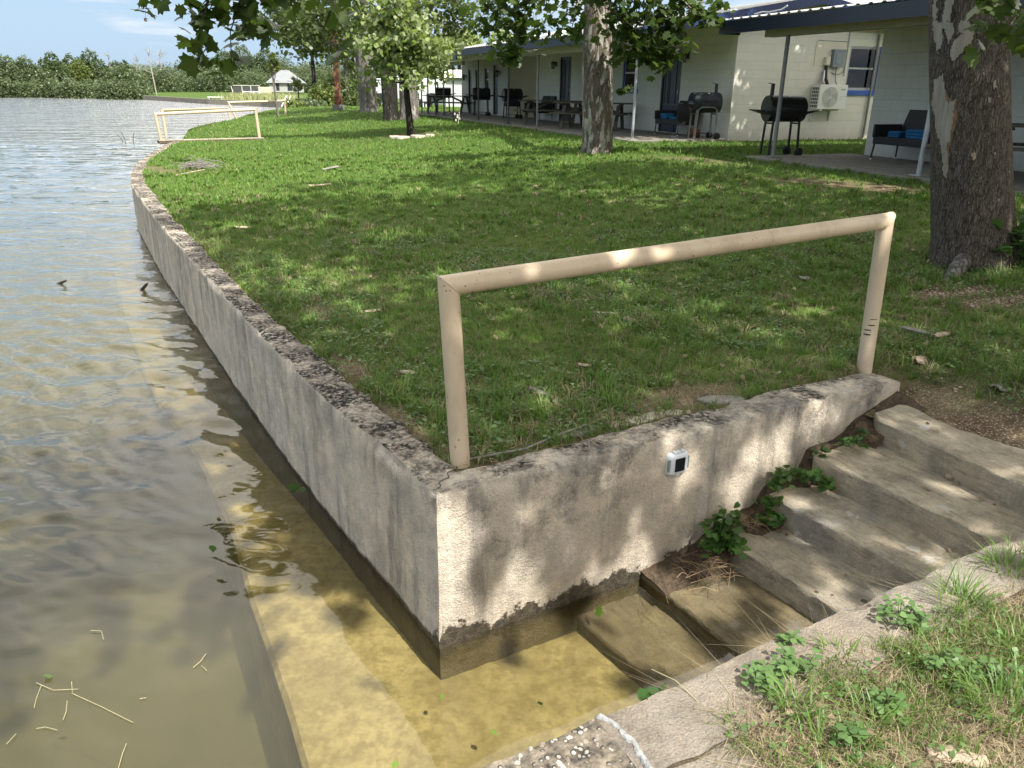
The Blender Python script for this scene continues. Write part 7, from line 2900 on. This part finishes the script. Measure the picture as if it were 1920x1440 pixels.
rg = np.random.default_rng(44)
xs = []
for px in np.arange(432, 546, 0.35):
    p = far(px + rg.normal(), 180, rg.uniform(104, 128))
    xs.append((p.x, p.y))
P = np.repeat(np.array(xs), 14, 0) + rg.normal(size=(len(xs) * 14, 2)) * 0.8
k = N('pale_tall_grass')
c = k.mix(k.isl(), (0.16, 0.20, 0.07), (0.34, 0.34, 0.16))
o = blades('tall_grass', P, rg.uniform(0.4, 0.9, len(P)), np.full(len(P), .06), k.done(k.bsdf(c, 0.8)), 0.35, -0.0, rg, 'band of pale tall grass on the far bulkhead')

# bushes by the inlet, left of the pole
BS = [('rounded light bush at the corner of the inlet', 551, 55, 0.7, 0.72, 'leaf_bush3'), ('gray green bush beside the round light one', 580, 57, 1.2, 0.85, 'leaf_bush'), ('tall leafy bush left of the brown pole', 608, 60, 1.2, 2.0, 'leaf_bush3'),
      ('big green bush right behind the brown pole', 645, 63, 2.2, 2.9, 'leaf_mid'), ('bush between the thin tree and the split trunk', 668, 66, 2.0, 2.5, 'leaf_bush3')]
for lab, px, d, r, h, m in BS:
    d, r, h = d * 1.2, r * 1.2, h * 1.2
    p = far(px, 195, d)
    z_ = float(gz(p.x, p.y))
    root = empty('bush', (p.x, p.y, z_), 0, lab, 'bush', 'bushes by the inlet')
    sp = [((p.x, p.y, z_), (r, r, h * 0.8)), ((p.x - r * .4, p.y, z_ + h * .3), (r * .55, r * .5, h * .6)), ((p.x + r * .45, p.y + .2, z_ + h * .25), (r * .5, r * .5, h * .6))]
    bush_cloud('foliage', sp, M[m], 0.20, 420, rg, parent=root, shape=SIMPLE)

BT = [('tall tree behind the house and the pole', 590, 92, 4.0, 9.5, 'leaf_bush2'), ('tall tree behind the split trunk', 665, 88, 4.2, 9.0, 'leaf_mid'), ('tree behind the white trailers, left', 735, 98, 4.6, 8.2, 'leaf_mid'),
      ('tree behind the white trailers, right', 800, 96, 4.6, 7.2, 'leaf_mid'), ('pale tree rising behind the end of the far cabin', 862, 92, 3.6, 7.6, 'leaf_young'), ('small tree top showing over the far cabin roof', 940, 100, 3.2, 8.0, 'leaf_young')]
for i, (lab, px, d, r, h, m) in enumerate(BT):
    p = far(px, 170, d)
    root = empty('background_tree', (p.x, p.y, -0.3), 0, lab, 'tree', 'trees behind the far cabins')
    b = MB()
    b.tube([(p.x, p.y, -0.4), (p.x, p.y, h * 0.7)], [0.3, 0.12], 9)
    b.build('trunk', M['bark_black'], root)
    sp = [((p.x + rg.normal() * r * .45, p.y + rg.normal() * r * .3, h * rg.uniform(.42, .82)), (r * .5, r * .5, h * .2)) for _ in range(9)]
    bush_cloud('crown', sp, M[m], 0.30, 230, rg, parent=root, shape=SIMPLE)

# white trailers, shed, car, sign beyond the grove
TR_ = empty('travel_trailer', far(770, 185, 84), 0, 'long white travel trailers parked beyond the tree trunks', 'trailer')
def trailer(label, px0, px1, d, z0, z1):
    root = empty('travel_trailer', far((px0 + px1) / 2, 185, d), 0, label, 'trailer', 'white trailers parked beyond the grove')
    a, b_ = far(px0, 185, d), far(px1, 185, d)
    b = MB()
    b.beam((a.x, a.y, (z0 + z1) / 2), (b_.x, b_.y, (z0 + z1) / 2), 2.2, z1 - z0)
    b.build('body', M['trailer'], root, bevel=0.1)
    w = MB()
    dirv = (b_ - a).normalized()
    nv_ = Vector((dirv.y, -dirv.x, 0))
    L = (b_ - a).length
    for t0, t1 in ((0.08, 0.40), (0.52, 0.94)):
        p0, p1 = a + dirv * L * t0 + nv_ * 1.12, a + dirv * L * t1 + nv_ * 1.12
        w.beam((p0.x, p0.y, z0 + 0.30), (p1.x, p1.y, z0 + 0.30), 0.04, 0.55)
    w.build('window', M['darkwin'], root)
    l = MB()
    p0, p1 = a + dirv * 0.2, b_ - dirv * 0.2
    l.beam((p0.x, p0.y, z0 - 0.2), (p1.x, p1.y, z0 - 0.2), 1.8, 0.4)
    l.build('chassis', M['carpaint'], root)
    for t in (0.45, 0.58):
        q = a + dirv * L * t + nv_ * 0.9
        wh = MB()
        wh.lathe((q.x, q.y, z0 - 0.35), [(0.05, -0.1), (0.32, -0.1), (0.34, 0), (0.32, 0.1), (0.05, 0.1)], 16, 'y')
        wh.build('wheel', M['rubber'], root)
    return root


bpy.data.objects.remove(TR_)
trailer('white trailer seen between the split trunk and the blackish trunk', 676, 730, 80, 0.35, 2.2)
trailer('long white trailer seen to the right of the gray trunk under the leaves', 746, 846, 82, 0.35, 2.5)
SH = empty('white_shed', far(855, 180, 62), 0, 'white ribbed shed with a tan roof at the end of the far cabin', 'shed')
a, b_ = far(838, 185, 62), far(905, 185, 62)
b = MB()
b.beam((a.x, a.y, 1.15), (b_.x, b_.y, 1.15), 2.5, 1.9)
for t in np.linspace(0.02, 0.98, 18):
    p = a.lerp(b_, t)
    b.box((p.x, p.y - 1.26, 1.15), (0.05, 0.03, 1.88))
b.build('wall', M['trailer'], SH)
b = MB()
b.beam((a.x - .3, a.y, 2.15), (b_.x, b_.y, 2.15), 3.0, 0.10)
b.build('eave', M['postdark'], SH)
b = MB()
b.add([(a.x - .3, a.y - 1.5, 2.21), (b_.x, b_.y - 1.5, 2.21), (b_.x, b_.y + .6, 2.75), (a.x - .3, a.y + .6, 2.75)], [(0, 1, 2, 3)])
b.build('roof', M['panel'], SH)
SG = empty('sign_post', far(796, 192, 66), 0, 'small white notice board on two posts beyond the grove', 'sign')
p = far(796, 188, 66)
b = MB()
b.box((p.x, p.y, 0.78), (0.30, 0.05, 0.62))
b.build('board', M['acwhite'], SG)
for s in (-1, 1):
    b = MB()
    b.box((p.x + s * .11, p.y + .04, 0.2), (0.06, 0.06, 1.1))
    b.build('post', M['acwhite'], SG)
CT = empty('chair_stack', far(778, 185, 70), 0, 'white slatted chair beyond the gray trunk', 'chair')
p = far(779, 188, 70)
b = MB()
for z_ in (0.42, 0.62, 0.80):
    b.box((p.x, p.y, z_), (0.46, 0.06, 0.09))
b.build('backrest', M['acwhite'], CT)
b = MB()
b.box((p.x, p.y - .25, 0.22), (0.46, 0.45, 0.05))
b.build('seat', M['acwhite'], CT)
for sx in (-1, 1):
    for sy in (0, -.45):
        b = MB()
        b.box((p.x + sx * .2, p.y + sy, 0.06), (0.05, 0.05, 0.4))
        b.build('leg', M['acwhite'], CT)
CT.name = 'slatted_chair'

# antenna mast beyond the roof
p = far(1002, 100, 90)
b = MB()
for s in (-1, 0, 1):
    b.tube([(p.x + s * .16, p.y, 0), (p.x + s * .16, p.y, 8.9)], 0.035, 5)
for i in range(12):
    z_ = 2 + i * 0.58
    b.beam((p.x - .16, p.y, z_), (p.x + .16, p.y, z_ + .4), 0.03, 0.03)
tag(b.build('antenna_mast', M['post']), 'thin lattice antenna mast rising behind the roofline', 'antenna')
b = MB()
p = G(859, 232)
for i in range(5):
    b.box((p.x + random.gauss(0, .1), p.y + random.gauss(0, .1), p.z + 0.12 + i * .05), (0.05, 0.05, 0.07))
b.tube([(p.x, p.y, p.z), (p.x + .05, p.y, p.z + .4)], 0.012, 5)
tag(b.build('flower_stalk', M['goose']), 'pale flower stalk in the lawn before the far porch', 'flower')
